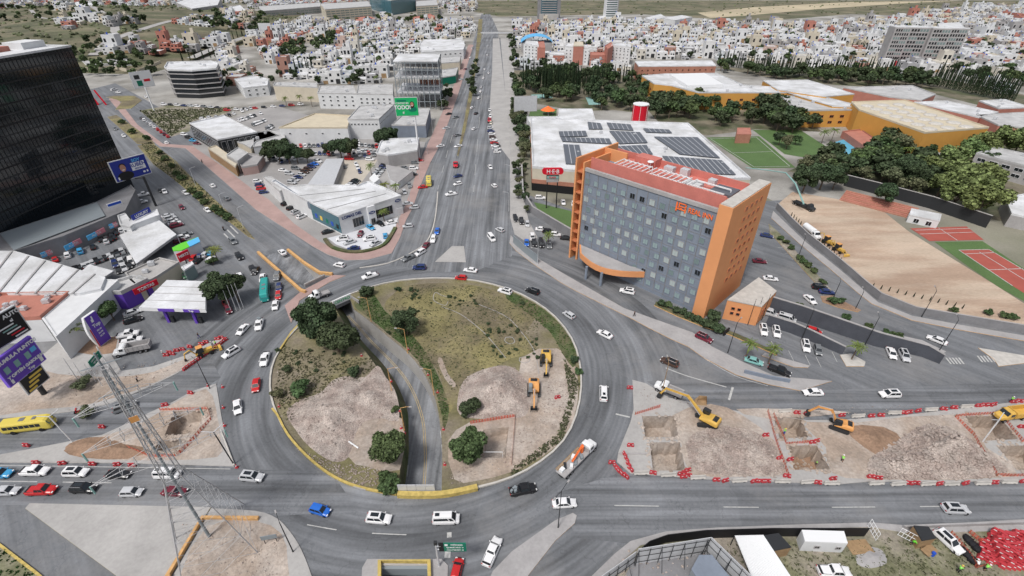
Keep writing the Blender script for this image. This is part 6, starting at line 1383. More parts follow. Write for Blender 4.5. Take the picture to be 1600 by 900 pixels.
for j in range(5):
    row((352+j*22,182+j*6.5),(398+j*9,167+j*10),8,.9,.5,('white','white','white','silver','grey','white','black'),'in the crowded yard behind the warehouse',skip=.1)
row((317,186),(350,181),4,1,.1,('white','white','silver','cream'),'by the cream roof'); row((288,210),(308,224),4,1,.15,('white','black','skyblue','maroon'),'by the glass sided showroom'); row((256,163),(340,168),9,1,.1,MIX,'along the street behind the vacant lot'); row((355,172),(470,163),9,1,.05,MIX,'along the street behind the vacant lot')
row((766,200),(775,232),8,1,0,('silver','navy','white','brown','white','red','white','silver'),'in the bays right of the avenue'); row((775,222),(777,237),4,1,0,('silver','black','white','white'),'in the bays right of the avenue'); row((765,172),(767,192),3,.2,1,('white','white','cream'),'in the bays right of the avenue')
# dealer lot and shops on the left
row((86,405),(145,386),4,-.3,-1,('red','white','skyblue','black'),'under the banner line'); row((158,374),(190,360),5,-.3,-1,DK,'under the banner line'); row((166,377),(178,371),3,-.3,-1,DK,'under the banner line')
row((118,420),(190,392),12,-.4,-1,('black','black','grey','silver','black'),'in the dark row of the used car lot'); row((176,405),(204,396),4,.3,1,DK,'at the fabric canopy'); row((180,413),(210,404),4,.3,1,DK,'at the fabric canopy'); row((186,422),(202,415),3,.3,1,('black','silver','black'),'at the fabric canopy'); place('van', 205, 409, heading(205,409,.2,1), 'white', None, 'parked cars', 'at the fabric canopy')
row((222,315),(224,303),1,1,-.2,('white',),'by the tower podium'); place('pickup', 224, 304, heading(224,304,1,-.2), 'white', 'white and black pickup parked alone by the tower podium', 'parked cars')
row((262,337),(276,352),5,1,-.25,('silver','silver','white','white','maroon'),'beside the dealer office'); row((290,366),(280,376),3,1,-.3,('grey','white','maroon'),'beside the green roofed kiosk')
row((304,403),(330,394),4,.6,-.7,('red','navy','silver','skyblue'),'beside the red shop sign'); row((309,407),(330,405),2,.7,-.6,('black','white'),'beside the red shop sign'); row((289,430),(299,426),2,.4,1,('green','white'),'at the tiny glass kiosk')
row((207,488),(208,500),2,1,-.3,('silver','black'),'left of the petrol station canopy', far=False); place('sedan', 375, 432, heading(375,432,.5,1), 'white', None, 'parked cars', 'right of the petrol station'); row((352,472),(357,484),2,.3,1,('red','maroon'),'under the tall tree by the petrol station')
row((200,522),(205,532),2,1,-.2,('white','white'),'above the white dump truck',('pickup',), far=False)
# hotel surroundings
row((805,340),(807,345),1,.2,1,('black',),'in the small car park left of the hotel'); row((806,342),(824,350),3,.1,1,('black','black','silver'),'in the small car park left of the hotel'); row((846,358),(868,366),3,1,.1,('white','black','white'),'in the small car park left of the hotel'); row((823,379),(858,383),4,.1,1,('blue','black','black','grey'),'in the small car park left of the hotel'); row((832,371),(845,377),2,.1,1,('white','black'),'in the small car park left of the hotel'); place('sedan', 885, 372, heading(885,372,1,.1), 'black', None, 'parked cars', 'in the small car park left of the hotel')
row((880,316),(896,318),2,.2,1,('white','white'),'under the supermarket front'); place('suv', 844, 309, heading(844,309,1,0), 'white', None, 'parked cars', 'under the supermarket front')
place('suv', 980, 455, heading(980,455,-1,-.2), 'white', 'white SUV under the hotel facade right of the canopy', 'parked cars')
place('suv', 1100, 528, heading(1100,528,1,.45), 'maroon', 'dark red SUV beside the short black wall end', 'parked cars')
place('sedan', 1178, 564, heading(1178,564,1,.3), 'teal', 'pale teal sedan beside the palm near the hotel annex', 'parked cars'); place('pickup', 1218, 579, heading(1218,579,1,.4), 'black', 'black pickup behind the low grey wall with red panels', 'parked cars')
row((1193,516),(1213,519),2,.15,1,('white','white'),'before the hotel annex', far=False); row((1259,541),(1278,547),2,.3,1,('white','grey'),'in the bays below the short ramp wall', far=False); row((1393,552),(1413,556),2,.5,1,('white','silver'),'below the long dark grey ramp wall',('sedan', 'suv'), far=False)
place('van', 1229, 498, heading(1229,498,1,.3), 'silver', 'silver van going down the sunken ramp behind the walls', 'parked cars'); place('hatch', 1272, 517, heading(1272,517,1,.3), 'red', 'red hatchback standing in the sunken ramp', 'parked cars'); place('van', 1200, 489, heading(1200,489,1,.3), 'silver', None, 'parked cars', 'in the sunken ramp')
place('sedan', 1266, 468, heading(1266,468,.7,.6), 'white', 'white sedan in the upper car park right of the hotel', 'parked cars'); place('sedan', 1292, 456, heading(1292,456,1,.1), 'navy', 'navy sedan beside the red soil planter right of the hotel', 'parked cars'); place('suv', 1281, 449, heading(1281,449,1,.1), 'black', None, 'parked cars', 'beside the red soil planter'); place('sedan', 1204, 435, heading(1204,435,1,.1), 'white', 'white sedan just right of the hotel orange end wall', 'parked cars'); place('sedan', 1187, 408, heading(1187,408,1,.1), 'maroon', None, 'parked cars', 'just right of the hotel'); place('sedan', 1198, 368, heading(1198,368,1,.2), 'navy', None, 'parked cars', 'just right of the hotel')
place('pickup', 1303, 893, heading(1303,893,1,.05), 'white', 'white pickup with a black bed at the lower edge of the compound', 'parked cars')
place('suv', 1482, 846, heading(1482,846,1,.9), 'white', 'white truck cab standing beside the flat roofed hut', 'parked cars')
# loads in two pickup beds
for (x, y, dx, dy, nm) in ((817,765,1,-.2,'crates and sacks piled in the black pickup'), (405,507,-.25,1,'dark goods lying in the white pickup bed by the tree')):
    b = MB(); p = P(x, y, .6); rz = heading(x, y, dx, dy); m_ = Matrix.Rotation(rz, 3, 'Z')
    for i in range(7): q = m_ @ Vector((rnd.uniform(-2.3, -1.1), rnd.uniform(-.55, .55), 0)); b.box((p.x+q.x, p.y+q.y, 1.25+rnd.uniform(0, .15)), (rnd.uniform(.3, .7), rnd.uniform(.3, .5), rnd.uniform(.2, .5)), rnd.uniform(0, 1.5))
    tag(b.build('load', 'machine_grey'), nm, 'load')

def bus(x, y, dx, dy, m, L, label):
    r = thing('bus', P(x, y, 1.2)*Vector((1, 1, 0)), heading(x, y, dx, dy), label, 'bus')
    r.location.z = .03; h = L/2; W = 1.25; b = MB()
    loft(b, [(-h, W*.9, .5, 2.7, .02), (-h+.25, W, .4, 2.9, .05), (0, W, .38, 2.95, .06), (h-.8, W, .38, 2.95, .05), (h-.25, W*.97, .42, 2.7, .02), (h, W*.88, .5, 1.9, 0)]); b.build('body', m, r, local=True)
    for y_ in (-1, 1):
        for i in range(7): x0 = -h+.7+i*(L-2.2)/7; b = MB(); b.bbox(x0, x0+(L-2.2)/7-.12, y_*W-.01 if y_ > 0 else -W-.015, y_*W+.015 if y_ > 0 else -W+.01, 1.5, 2.35); b.build('side_window', 'glass_car', r, local=True)
    b = MB(); b.quad((h-.02, -W*.8, 1.75), (h-.02, W*.8, 1.75), (h-.33, W*.85, 2.75), (h-.33, -W*.85, 2.75)); b.v = [(v[0]+.06, v[1], v[2]) for v in b.v]; b.build('windscreen', 'glass_blue', r, local=True)
    b = MB(); b.bbox(-1, 0, -.5, .5, 2.99, 3.1); b.build('roof_hatch', 'rim', r, local=True); b = MB(); b.bbox(1.5, 2.2, -.4, .4, 2.99, 3.12); b.build('roof_hatch', 'rim', r, local=True)
    for x_ in (-h*.55, h*.6):
        for y_ in (-1, 1): b = MB(); b.tube([(x_, y_*1.2-.14, .5), (x_, y_*1.2+.14, .5)], .5, 12); b.build('wheel', 'tyre', r, local=True)
    for y_ in (-1, 1): b = MB(); b.box((h-.02, y_*.9, .85), (.1, .3, .2)); b.build('headlight', 'lamp_clear', r, local=True)
    return r
bus(45,664,1,-.12,'bus_yellow',9.5,'yellow bus on the side road at the left edge')
bus(414,454,-.05,1,'teal',10.5,'teal bus waiting on the left approach to the roundabout')
bus(670,284,0,1,'bus_yellow',7.5,'small yellow bus stopped at the avenue pavement')
def truck(x, y, dx, dy, label, cab, bed, L=8.5, kind='dump', name='truck'):
    r = thing(name, P(x, y, 1)*Vector((1, 1, 0)), heading(x, y, dx, dy), label, 'truck'); r.location.z = .04; h = L/2
    b = MB(); b.bbox(-h, h-.3, -.45, .45, .6, .95); b.build('chassis', 'dark_metal', r, local=True)
    b = MB(); loft(b, [(h-2.9, 1.15, .7, 2.6, .02), (h-2.6, 1.2, .6, 2.75, .03), (h-1.7, 1.2, .6, 2.7, .02), (h-1.25, 1.15, .6, 1.75, .03), (h-.2, 1.0, .65, 1.6, .02), (h, .9, .75, 1.4, 0)]); b.build('cab', cab, r, local=True)
    b = MB(); b.quad((h-1.2, -1, 1.8), (h-1.2, 1, 1.8), (h-1.62, .95, 2.6), (h-1.62, -.95, 2.6)); b.build('windscreen', 'glass_car', r, local=True)
    for y_ in (-1, 1): b = MB(); b.bbox(h-2.6, h-1.75, y_*1.2-.02, y_*1.2+.02, 1.75, 2.45); b.build('side_window', 'glass_car', r, local=True)
    if kind == 'dump':
        b = MB(); x0, x1 = -h-.2, h-3.1
        for q in ((x0, x1, -1.25, -1.1, 1.1, 2.5), (x0, x1, 1.1, 1.25, 1.1, 2.5), (x1-.15, x1, -1.1, 1.1, 1.1, 2.7), (x0, x0+.12, -1.1, 1.1, 1.1, 2.4), (x0, x1, -1.1, 1.1, 1.0, 1.2)): b.bbox(*q)
        for i in range(5): xx = x0+.5+i*(x1-x0-1)/4; b.bbox(xx-.06, xx+.06, -1.32, -1.25, 1.1, 2.5); b.bbox(xx-.06, xx+.06, 1.25, 1.32, 1.1, 2.5)
        b.build('dump_bed', bed, r, local=True)
    elif kind == 'tank': b = MB(); b.tube([(-h, 0, 2.0), (-h+.2, 0, 2.0), (h-3.4, 0, 2.0), (h-3.2, 0, 2.0)], [.8, 1.15, 1.15, .8], 14); b.build('tank', bed, r, local=True)
    elif kind == 'utility':
        b = MB(); b.bbox(-h, h-3, -1.15, -.75, 1, 1.8); b.bbox(-h, h-3, .75, 1.15, 1, 1.8); b.bbox(-h, h-3, -.75, .75, .95, 1.1); b.build('service_body', bed, r, local=True)
    elif kind == 'flat':
        b = MB(); b.bbox(-h, h-3, -1.2, 1.2, 1.05, 1.2); b.bbox(h-3.2, h-3.05, -1.2, 1.2, 1.2, 2.4); b.bbox(-h, h-3, -1.2, -1.14, 1.2, 1.45); b.bbox(-h, h-3, 1.14, 1.2, 1.2, 1.45); b.build('flatbed', bed, r, local=True)
    for x_ in ((-h+1, -h+2.25, h-1.0) if L > 7 else (-h+1.2, h-.9)):
        for y_ in (-1, 1): b = MB(); b.tube([(x_, y_*1.02-.2, .5), (x_, y_*1.02+.2, .5)], .5, 12); b.cm = 1; b.tube([(x_, y_*1.24-.02, .5), (x_, y_*1.24+.02, .5)], .25, 8); b.build('wheel', ['tyre', 'rim'], r, local=True)
    for y_ in (-1, 1): b = MB(); b.box((h-.02, y_*.72, 1.0), (.08, .25, .2)); b.build('headlight', 'lamp_clear', r, local=True)
    return r
truck(207,546,-1,.2,'white dump truck parked left of the fenced digger','pure_white','slab',8.2)
cr = truck(902,716,.72,-.72,'white crane truck with a flat bed on the right curve of the roundabout','pure_white','slab',11,'flat','crane_truck')
b = MB(); b.bbox(-5.2, 2.2, .9, 1.5, 1.25, 1.3); b.build('bed_floor', 'wood', cr, local=True)
b = MB(); b.tube([(1.7, .2, 1.2), (1.7, .2, 3.0)], .35, 8); b.build('crane_post', 'sign_orange', cr, local=True)
b = MB(); b.tube([(2.1, .4, 2.9), (-2.4, -.4, 2.6)], .22, 4); b.build('crane_boom', 'sign_orange', cr, local=True)
for q in ((-4.6, .3, 1.5, 1.0, .8, .7, 'pure_white'), (-2.6, -.5, 1.5, .9, .6, .6, 'pure_white'), (-.6, .5, 1.5, .9, .9, .7, 'pure_white'), (-1.4, -.6, 1.45, 1.2, .5, .5, 'machine_grey'), (-3.4, .5, 1.45, 1.4, .5, .4, 'dark_metal'), (.5, -.6, 1.5, 1, .6, .6, 'machine_grey')): b = MB(); b.box(q[:3], q[3:6], rnd.random()); b.build('crate', q[6], cr, local=True)
truck(1045,609,-1,-.42,'white utility truck parked nose left beside the big excavator','pure_white','slab',6.6,'utility')
truck(1582,648,-1,.12,'yellow dump truck at the right edge behind the barriers','cat_yellow','cat_yellow',8,'dump')
truck(499,461,-1,.35,'small white flatbed truck above the big roundabout tree','pure_white','slab',6.2,'flat')
truck(712,257,0,1,'red truck coming down the avenue','sign_red','sign_red',6.5,'flat'); truck(765,188,0,1,'red cabbed truck parked right of the avenue','sign_red','slab',6,'flat')
truck(1268,364,1,.75,'white tanker truck parked along the dirt field wall','pure_white','pure_white',9,'tank')
place('van', 546, 248, heading(546,248,1,.05), 'red', 'red panel van at the top of the sandy lot', 'parked cars')
# concrete pump with its folded green boom
pmp = truck(1256,321,1,.45,'concrete pump truck with a long green boom over the dirt field','dark_metal','dark_metal',10,'flat','pump_truck')
b = MB(); rot = Matrix.Rotation(-pmp.rotation_euler.z, 3, 'Z')
pts = [P(1256,319,3.5), P(1243,287,9), P(1228,270,11), P(1200,266,12.5), P(1165,262,12)]
b.tube([rot @ (p-pmp.location) for p in pts], [.35, .3, .25, .2, .15], 6); b.build('boom', 'court_teal', pmp, local=True); M['court_teal'].diffuse_color = (.1, .3, .2, 1)
def digger(x, y, dx, dy, label, body, cabm, reach=(3.2, 3.4, 5.6, 3.0, 7.4, .4), cab_side=1, s=1.0, turn=0.0, bucket=1, z=.2):
    """reach: boom peak x, z, stick joint x, z, bucket x, z; dx, dy: the way the boom points"""
    r = thing('excavator', P(x, y, 1)*Vector((1, 1, 0)), heading(x, y, dx, dy), label, 'excavator'); r.location.z = z; r.scale = (s, s, s)
    tr = Matrix.Rotation(turn, 3, 'Z')
    for y_ in (-1, 1):
        b = MB(); pl = [(-2.0, .25), (-1.7, 0), (1.7, 0), (2.0, .25), (2.05, .6), (1.75, .85), (-1.75, .85), (-2.05, .6)]; k0 = []
        for yy in (y_*1.25-.28, y_*1.25+.28): k0.append([tuple(tr @ Vector((p[0], yy, p[1]))) for p in pl])
        b.add(k0[0]+k0[1], [tuple(range(8)), tuple(range(8, 16))[::-1]]+[(i, i+8, (i+1) % 8+8, (i+1) % 8) for i in range(8)])
        for i in range(9): q = tr @ Vector((-1.75+i*.43, y_*1.25, .87)); b.box(tuple(q), (.2, .6, .06), turn)
        b.build('track', 'dark_metal', r, local=True)
    b = MB(); b.tube([(0, 0, .4), (0, 0, 1.05)], .8, 12); b.build('turntable', 'dark_metal', r, local=True)
    b = MB(); loft(b, [(-2.5, 1.15, 1.15, 2.0, 0), (-2.3, 1.3, 1.05, 2.2, .02), (-.9, 1.3, 1.05, 2.2, .02), (.2, 1.3, 1.05, 1.75, 0), (1.2, 1.25, 1.05, 1.45, 0)]); b.build('engine_house', body, r, local=True)
    b = MB(); b.bbox(-2.1, -1.2, -.8, .8, 2.22, 2.3); b.bbox(-1.9, -1.6, .3, .5, 2.3, 2.6); b.build('exhaust', 'dark_metal', r, local=True)
    b = MB(); b.box((.55, cab_side*.78, 1.95), (1.5, .95, 1.6), taper=.86); b.build('cab', cabm, r, local=True)
    b = MB(); b.box((1.27, cab_side*.78, 2.15), (.06, .8, 1.0)); b.box((.55, cab_side*(.78+.46), 2.15), (1.1, .04, .9)); b.box((.55, cab_side*(.78-.46), 2.15), (1.1, .04, .9)); b.build('cab_glass', 'glass_car', r, local=True)
    px_, pz, qx, qz, ex, ez = reach; yb = -cab_side*.12
    b = MB()
    for A_, E_, w0, w1 in (((.9, yb, 1.5), (px_, yb, pz), .42, .5), ((px_, yb, pz), (qx, yb, qz), .5, .3)):
        d = Vector(E_)-Vector(A_); b.box(tuple((Vector(A_)+Vector(E_))/2), (d.length+.2, .42, (w0+w1)/2), 0, -math.atan2(d.z, d.x))
    b.build('boom', body, r, local=True)
    d = Vector((ex-qx, 0, ez+.7-qz)); b = MB(); b.box(((qx+ex)/2, yb, (qz+ez+.7)/2), (d.length+.5, .32, .36), 0, -math.atan2(d.z, d.x)); b.build('stick', body if body != 'machine_grey' else 'dark_metal', r, local=True)
    b = MB(); b.tube([(1.4, yb+.3, 1.4), (px_*.85, yb+.3, pz*.85)], .09, 6); b.tube([(1.4, yb-.3, 1.4), (px_*.85, yb-.3, pz*.85)], .09, 6); b.tube([(px_, yb, pz+.35), (qx, yb, qz+.35)], .08, 6); b.build('hydraulic_ram', 'metal', r, local=True)
    b = MB(); bw = .6*bucket
    pl = [(.35, .75), (-.25, .8), (-.55, .3), (-.35, -.25), (.25, -.35), (.45, -.2)]
    A_ = [(ex+p[0], yb-bw, ez+p[1]) for p in pl]; E_ = [(ex+p[0], yb+bw, ez+p[1]) for p in pl]
    b.add(A_+E_, [tuple(range(6)), tuple(range(6, 12))[::-1]]+[(i, i+6, (i+1) % 6+6, (i+1) % 6) for i in range(5)])
    for i in range(4): yy = yb-bw+.1+i*(2*bw-.2)/3; b.box((ex+.55, yy, ez-.2), (.25, .1, .06))
    b.build('bucket', 'dark_metal', r, local=True)
    return r
digger(853,562,-.02,1,'yellow excavator on the right part of the roundabout island','cat_yellow','dark_metal',(2.4,3.2,4.0,2.6,5.2,.3),-1)
digger(834,608,-.02,1,'grey and orange excavator digging below the yellow one on the island','machine_orange','machine_grey',(2.6,3.4,4.4,2.8,5.8,.3),-1,bucket=1.3).children[3].data.materials[0] = M['machine_grey']
digger(1104,656,-1,-.55,'big yellow excavator with a long raised boom beside the utility truck','cat_yellow','dark_metal',(4.8,4.4,9.4,3.4,10.4,.5),-1,s=1.08,turn=.6)
digger(1312,664,-1,-.35,'black boomed orange excavator reaching over the upper pit','machine_orange','dark_metal',(2.6,4.2,5.2,3.9,6.6,.9),1,s=.95)
# a loader bucket lying by the big digger
b = MB(); q = P(1094, 630); b.add([(q.x-1.4, q.y-.8, .2), (q.x+1.2, q.y-.9, .2), (q.x+1.5, q.y+.7, .2), (q.x-1.2, q.y+.8, .2), (q.x-.2, q.y+.9, 1.6), (q.x+1.4, q.y+.6, 1.7)], [(0, 1, 2, 3), (3, 2, 5, 4), (1, 5, 2), (0, 3, 4)]); tag(b.build('loader_bucket', 'wood'), 'rusty loader bucket lying behind the big yellow excavator', 'bucket')
# backhoe at the petrol station
def backhoe(x, y, dx, dy, label, z=.1, s=1.0):
    r = thing('backhoe', P(x, y, .8)*Vector((1, 1, 0)), heading(x, y, dx, dy), label, 'backhoe'); r.location.z = z; r.scale = (s, s, s)
    b = MB(); b.bbox(-.6, 2.2, -.55, .55, .9, 1.6); b.bbox(-1.8, 2.0, -.4, .4, .5, .9); b.build('body', 'cat_yellow', r, local=True)
    b = MB(); b.box((-.5, 0, 2.0), (1.5, 1.5, 1.5), taper=.92); b.build('cab', 'dark_metal', r, local=True); b = MB(); b.bbox(-1.25, .2, -.75, .75, 2.75, 2.88); b.build('cab_roof', 'machine_orange', r, local=True)
    for x_, rr2 in ((-.9, .72), (1.7, .5)):
        for y_ in (-1, 1): b = MB(); b.tube([(x_, y_*.95-.2, rr2), (x_, y_*.95+.2, rr2)], rr2, 12); b.build('wheel', 'tyre', r, local=True)
    b = MB(); b.box((2.9, .5, .9), (1.8, .15, .2), 0, .3); b.box((2.9, -.5, .9), (1.8, .15, .2), 0, .3); b.build('loader_arm', 'cat_yellow', r, local=True)
    b = MB(); b.box((3.8, 0, .5), (.7, 2.2, .7), taper=.8); b.build('loader_bucket', 'cat_yellow', r, local=True)
    b = MB(); b.tube([(-1.6, 0, 1), (-2.6, 0, 2.9), (-3.9, 0, 2.4)], .17, 5); b.tube([(-3.9, 0, 2.4), (-4.2, 0, .9)], .13, 5); b.build('digging_arm', 'cat_yellow', r, local=True); b = MB(); b.box((-4.2, 0, .6), (.6, .6, .6), taper=.7); b.build('bucket', 'dark_metal', r, local=True)
    return r
backhoe(318,551,1,-.38,'yellow backhoe fenced in by red barriers near the petrol station')
backhoe(1293,378,1,.6,'dusty yellow backhoe parked along the dirt field wall'); backhoe(1310,390,1,.6,'second worn backhoe nearest the wall corner of the dirt field')
# ================================================================= TREES AND PLANTS
def crown_mesh(seed, n, size, blobs, leafmat, flat_=.85, core=True):
    rg = random.Random(seed); b = MB(); bl = []
    for i in range(blobs):
        a = rg.uniform(0, 6.28); rr = rg.uniform(.25, .62)**.8; z = rg.uniform(-.5, .62)*flat_
        bl.append((rr*math.cos(a), rr*math.sin(a), z, rg.uniform(.26, .44)))
    bl.append((0, 0, .3, .5))
    per = n//len(bl)
    for cx, cy, cz, r in bl:
        for _ in range(per):
            v = Vector((rg.gauss(0, 1), rg.gauss(0, 1), rg.gauss(0, 1)+.25)).normalized(); k = r*(rg.random()**.28)
            p = Vector((cx, cy, cz))+v*k
            nrm = (v+Vector((rg.gauss(0, .55), rg.gauss(0, .55), rg.gauss(0, .55)))).normalized()
            t = nrm.cross(Vector((rg.gauss(0, 1), rg.gauss(0, 1), rg.gauss(0, 1)))).normalized(); u = nrm.cross(t); s = size*rg.uniform(.6, 1.4)
            b.add([p-t*s-u*s*.6, p+t*s-u*s*.6, p+t*s*.7+u*s*.8, p-t*s*.5+u*s*.7], [(0, 1, 2, 3)])
    me = bpy.data.meshes.new('crown'); me.from_pydata([tuple(v) for v in b.v], [], b.f); me.materials.append(M[leafmat]); me.update(); return me
def trunk_mesh(seed, h=1.0, r=.06, limbs=4):
    rg = random.Random(seed); b = MB(); b.tube([(0, 0, 0), (rg.uniform(-.03, .03), rg.uniform(-.03, .03), .3*h), (rg.uniform(-.06, .06), rg.uniform(-.06, .06), .72*h)], [r*1.2, r*.85, r*.45], 7)
    for i in range(limbs):
        a = rg.uniform(0, 6.28); z = rg.uniform(.28, .5)*h; l = rg.uniform(.25, .42)
        b.tube([(0, 0, z), (math.cos(a)*l*.5, math.sin(a)*l*.5, z+l*.45), (math.cos(a)*l, math.sin(a)*l, z+l*.8)], [r*.5, r*.35, r*.15], 5)
    me = bpy.data.meshes.new('trunk'); me.from_pydata([tuple(v) for v in b.v], [], b.f); me.materials.append(M['trunk']); me.update(); return me
def cypress_mesh(seed, n=520, mt='leaf_cypress'):
    rg = random.Random(seed); b = MB()
    for _ in range(n):
        z = rg.random()**.8; r = .5*min(1, z*5+.35)*(1-z)**.6*rg.uniform(.75, 1.1)+.02; a = rg.uniform(0, 6.28)
        p = Vector((math.cos(a)*r, math.sin(a)*r, .05+z*.95)); s = .09*rg.uniform(.6, 1.4); t = Vector((-math.sin(a), math.cos(a), rg.uniform(-.3, .3))); u = Vector((math.cos(a)*.2, math.sin(a)*.2, 1)).normalized()
        b.add([tuple(p-t*s-u*s*.12), tuple(p+t*s-u*s*.12), tuple(p+t*s*.5+u*s*.35), tuple(p-t*s*.5+u*s*.35)], [(0, 1, 2, 3)])
    me = bpy.data.meshes.new('crown'); me.from_pydata([tuple(v) for v in b.v], [], b.f); me.materials.append(M[mt]); me.update(); return me
def palm_mesh(seed, n=26, drop=.5):
    rg = random.Random(seed); b = MB()
    for i in range(n):
        a = 6.283*i/n+rg.uniform(-.1, .1); el = rg.uniform(-.25, 1.1); L = rg.uniform(.85, 1.05); pts = []
        for k in range(6):
            t = k/5; rr = L*t*math.cos(el*(1-t*.5)); z = L*t*math.sin(el)-drop*t*t*L*rg.uniform(.9, 1.1)*1.1; pts.append(Vector((math.cos(a)*rr, math.sin(a)*rr, z)))
        sd = Vector((-math.sin(a), math.cos(a), 0))
        for k in range(5):
            w0 = .13*(1-abs(k/5-.4)); w1 = .13*(1-abs((k+1)/5-.4)) if k < 4 else .01
            for s in (-1, 1):
                for q in (0, .5):
                    p0 = pts[k].lerp(pts[k+1], q); p1_ = pts[k].lerp(pts[k+1], q+.3)
                    b.add([tuple(p0), tuple(p1_), tuple(p1_+sd*s*w1-Vector((0, 0, .07))+(pts[k+1]-pts[k])*.3), tuple(p0+sd*s*w0-Vector((0, 0, .07))+(pts[k+1]-pts[k])*.3)], [(0, 1, 2, 3)])
    me = bpy.data.meshes.new('crown'); me.from_pydata([tuple(v) for v in b.v], [], b.f); me.materials.append(M['leaf_palm']); me.update(); return me
CR = {'hi': [crown_mesh(i, 9000, .052, 16, 'leaf_dark') for i in (1, 2)], 'hi_mid': [crown_mesh(i, 8000, .055, 14, 'leaf_mid') for i in (3, 4)],
      'dark': [crown_mesh(i, 900, .12, 9, 'leaf_dark') for i in (5, 6, 7)], 'mid': [crown_mesh(i, 900, .12, 9, 'leaf_mid') for i in (8, 9, 10)],
      'light': [crown_mesh(i, 2600, .07, 12, 'leaf_light') for i in (11, 12)], 'dry': [crown_mesh(i, 1600, .07, 10, 'leaf_dry') for i in (13, 14)],
      'cypress': [cypress_mesh(i) for i in (15, 16, 17)], 'palm': [palm_mesh(18), palm_mesh(19)]}
TR = [trunk_mesh(i) for i in (1, 2, 3)]
_pt = MB(); _pt.tube([(0, 0, 0), (.01, 0, .5), (0, .02, 1)], [.05, .038, .035], 7); PALMT = bpy.data.meshes.new('trunk'); PALMT.from_pydata([tuple(v) for v in _pt.v], [], _pt.f); PALMT.materials.append(M['trunk'])
TLIST = []
LOOK = dict(hi='dense dark broadleaf tree', hi_mid='bushy green tree', dark='dark round tree', mid='green round tree', light='pale green spreading tree', dry='sparse grey green tree', cypress='slim dark cypress', palm='palm')
def tree(x, y, r, kind='dark', h=None, label=None, group=None, where=None, bush=False, world=None, now=False):
    """x, y: pixel of the crown's middle; r: crown radius in metres; h: height to the crown's middle"""
    if label is None and not bush and kind not in ('cypress', 'palm') and not now:
        hh = h or r*1.15; p = P(x, y, hh) if world is None else Vector(world); TLIST.append((r/p.length, p.copy(), r, kind, hh, group, where)); return
    if h is None: h = r*1.15 if not bush else r*.6
    if kind == 'cypress':
        p = P(x, y, 0) if world is None else Vector(world)
    elif kind == 'palm': p = P(x, y, h) if world is None else Vector(world)
    else: p = P(x, y, h) if world is None else Vector(world)
    p = Vector((p.x, p.y, .1))
    nm = 'shrub' if bush else {'cypress': 'cypress_tree', 'palm': 'palm_tree'}.get(kind, 'tree')
    o = bpy.data.objects.new(nm, None); C.objects.link(o); o.location = p; o.rotation_euler = (0, 0, rnd.uniform(0, 6.28))
    c = bpy.data.objects.new('crown', rnd.choice(CR[kind])); C.objects.link(c); c.parent = o
    if kind == 'cypress': c.scale = (r, r, h or 8)
    elif kind == 'palm':
        c.location = (0, 0, h); c.scale = (r, r, r); t = bpy.data.objects.new('trunk', PALMT); C.objects.link(t); t.parent = o; t.scale = (4, 4, h)
    else:
        c.location = (0, 0, h); k = rnd.uniform(.9, 1.1); c.scale = (r*k, r/k, r*(.8 if not bush else .62)*rnd.uniform(.92, 1.1)); t = bpy.data.objects.new('trunk', rnd.choice(TR)); C.objects.link(t); t.parent = o; t.scale = (r*.9, r*.9, h+r*.3)
    cat = 'shrub' if bush else {'palm': 'palm tree', 'cypress': 'cypress'}.get(kind, 'tree')
    if label: tag(o, label, cat, group)
    else: later(o, (LOOK[kind] if not bush else 'low green shrub'), cat, group or ('shrubs' if bush else 'trees'), where)
    return o
# island
tree(494,500,6.6,'hi',6.3,'huge dark tree at the upper left of the roundabout island')
tree(524,528,5.8,'hi',4.8,'dark tree joined to the lower right of the huge roundabout tree')
tree(634,503,4.3,'hi',4.2,'round dark tree right of the curved underpass')
tree(735,637,2.6,'hi',2.2,'small round dark tree below the right earth heap'); tree(731,696,4.3,'hi_mid',3.6,'large bushy tree at the bottom right of the roundabout island'); tree(606,696,4.0,'hi_mid',3.6,'bushy tree at the left lip of the lower underpass')
for x, y, r, k in ((470,606,2.9,'mid'),(552,581,1.9,'dark'),(572,456,2.6,'dark'),(447,577,1.3,'dark'),(432,616,1.8,'dry'),(608,757,2.4,'mid'),(897,562,1.4,'dark'),(904,580,1.2,'mid'),(816,474,.9,'dark'),(622,452,1.3,'dark'),(643,452,1.1,'dark'),(600,745,1.6,'mid'),(618,640,1.2,'mid'),(434,547,.9,'dark'),(607,520,.8,'dark')):
    tree(x, y, r, k, bush=True, where='on the roundabout island', group='shrubs on the roundabout island')
for i in range(62):
    x, y = rnd.choice(((rnd.uniform(640,680), rnd.uniform(450,490)), (rnd.uniform(700,745), rnd.uniform(458,480)), (rnd.uniform(750,815), rnd.uniform(505,530)), (rnd.uniform(770,840), rnd.uniform(530,560)), (rnd.uniform(450,560), rnd.uniform(545,580))))
    tree(x, y, rnd.uniform(.4, .75), 'dark', bush=True, where='on the roundabout lawn', group='small shrubs dotted over the roundabout lawn')
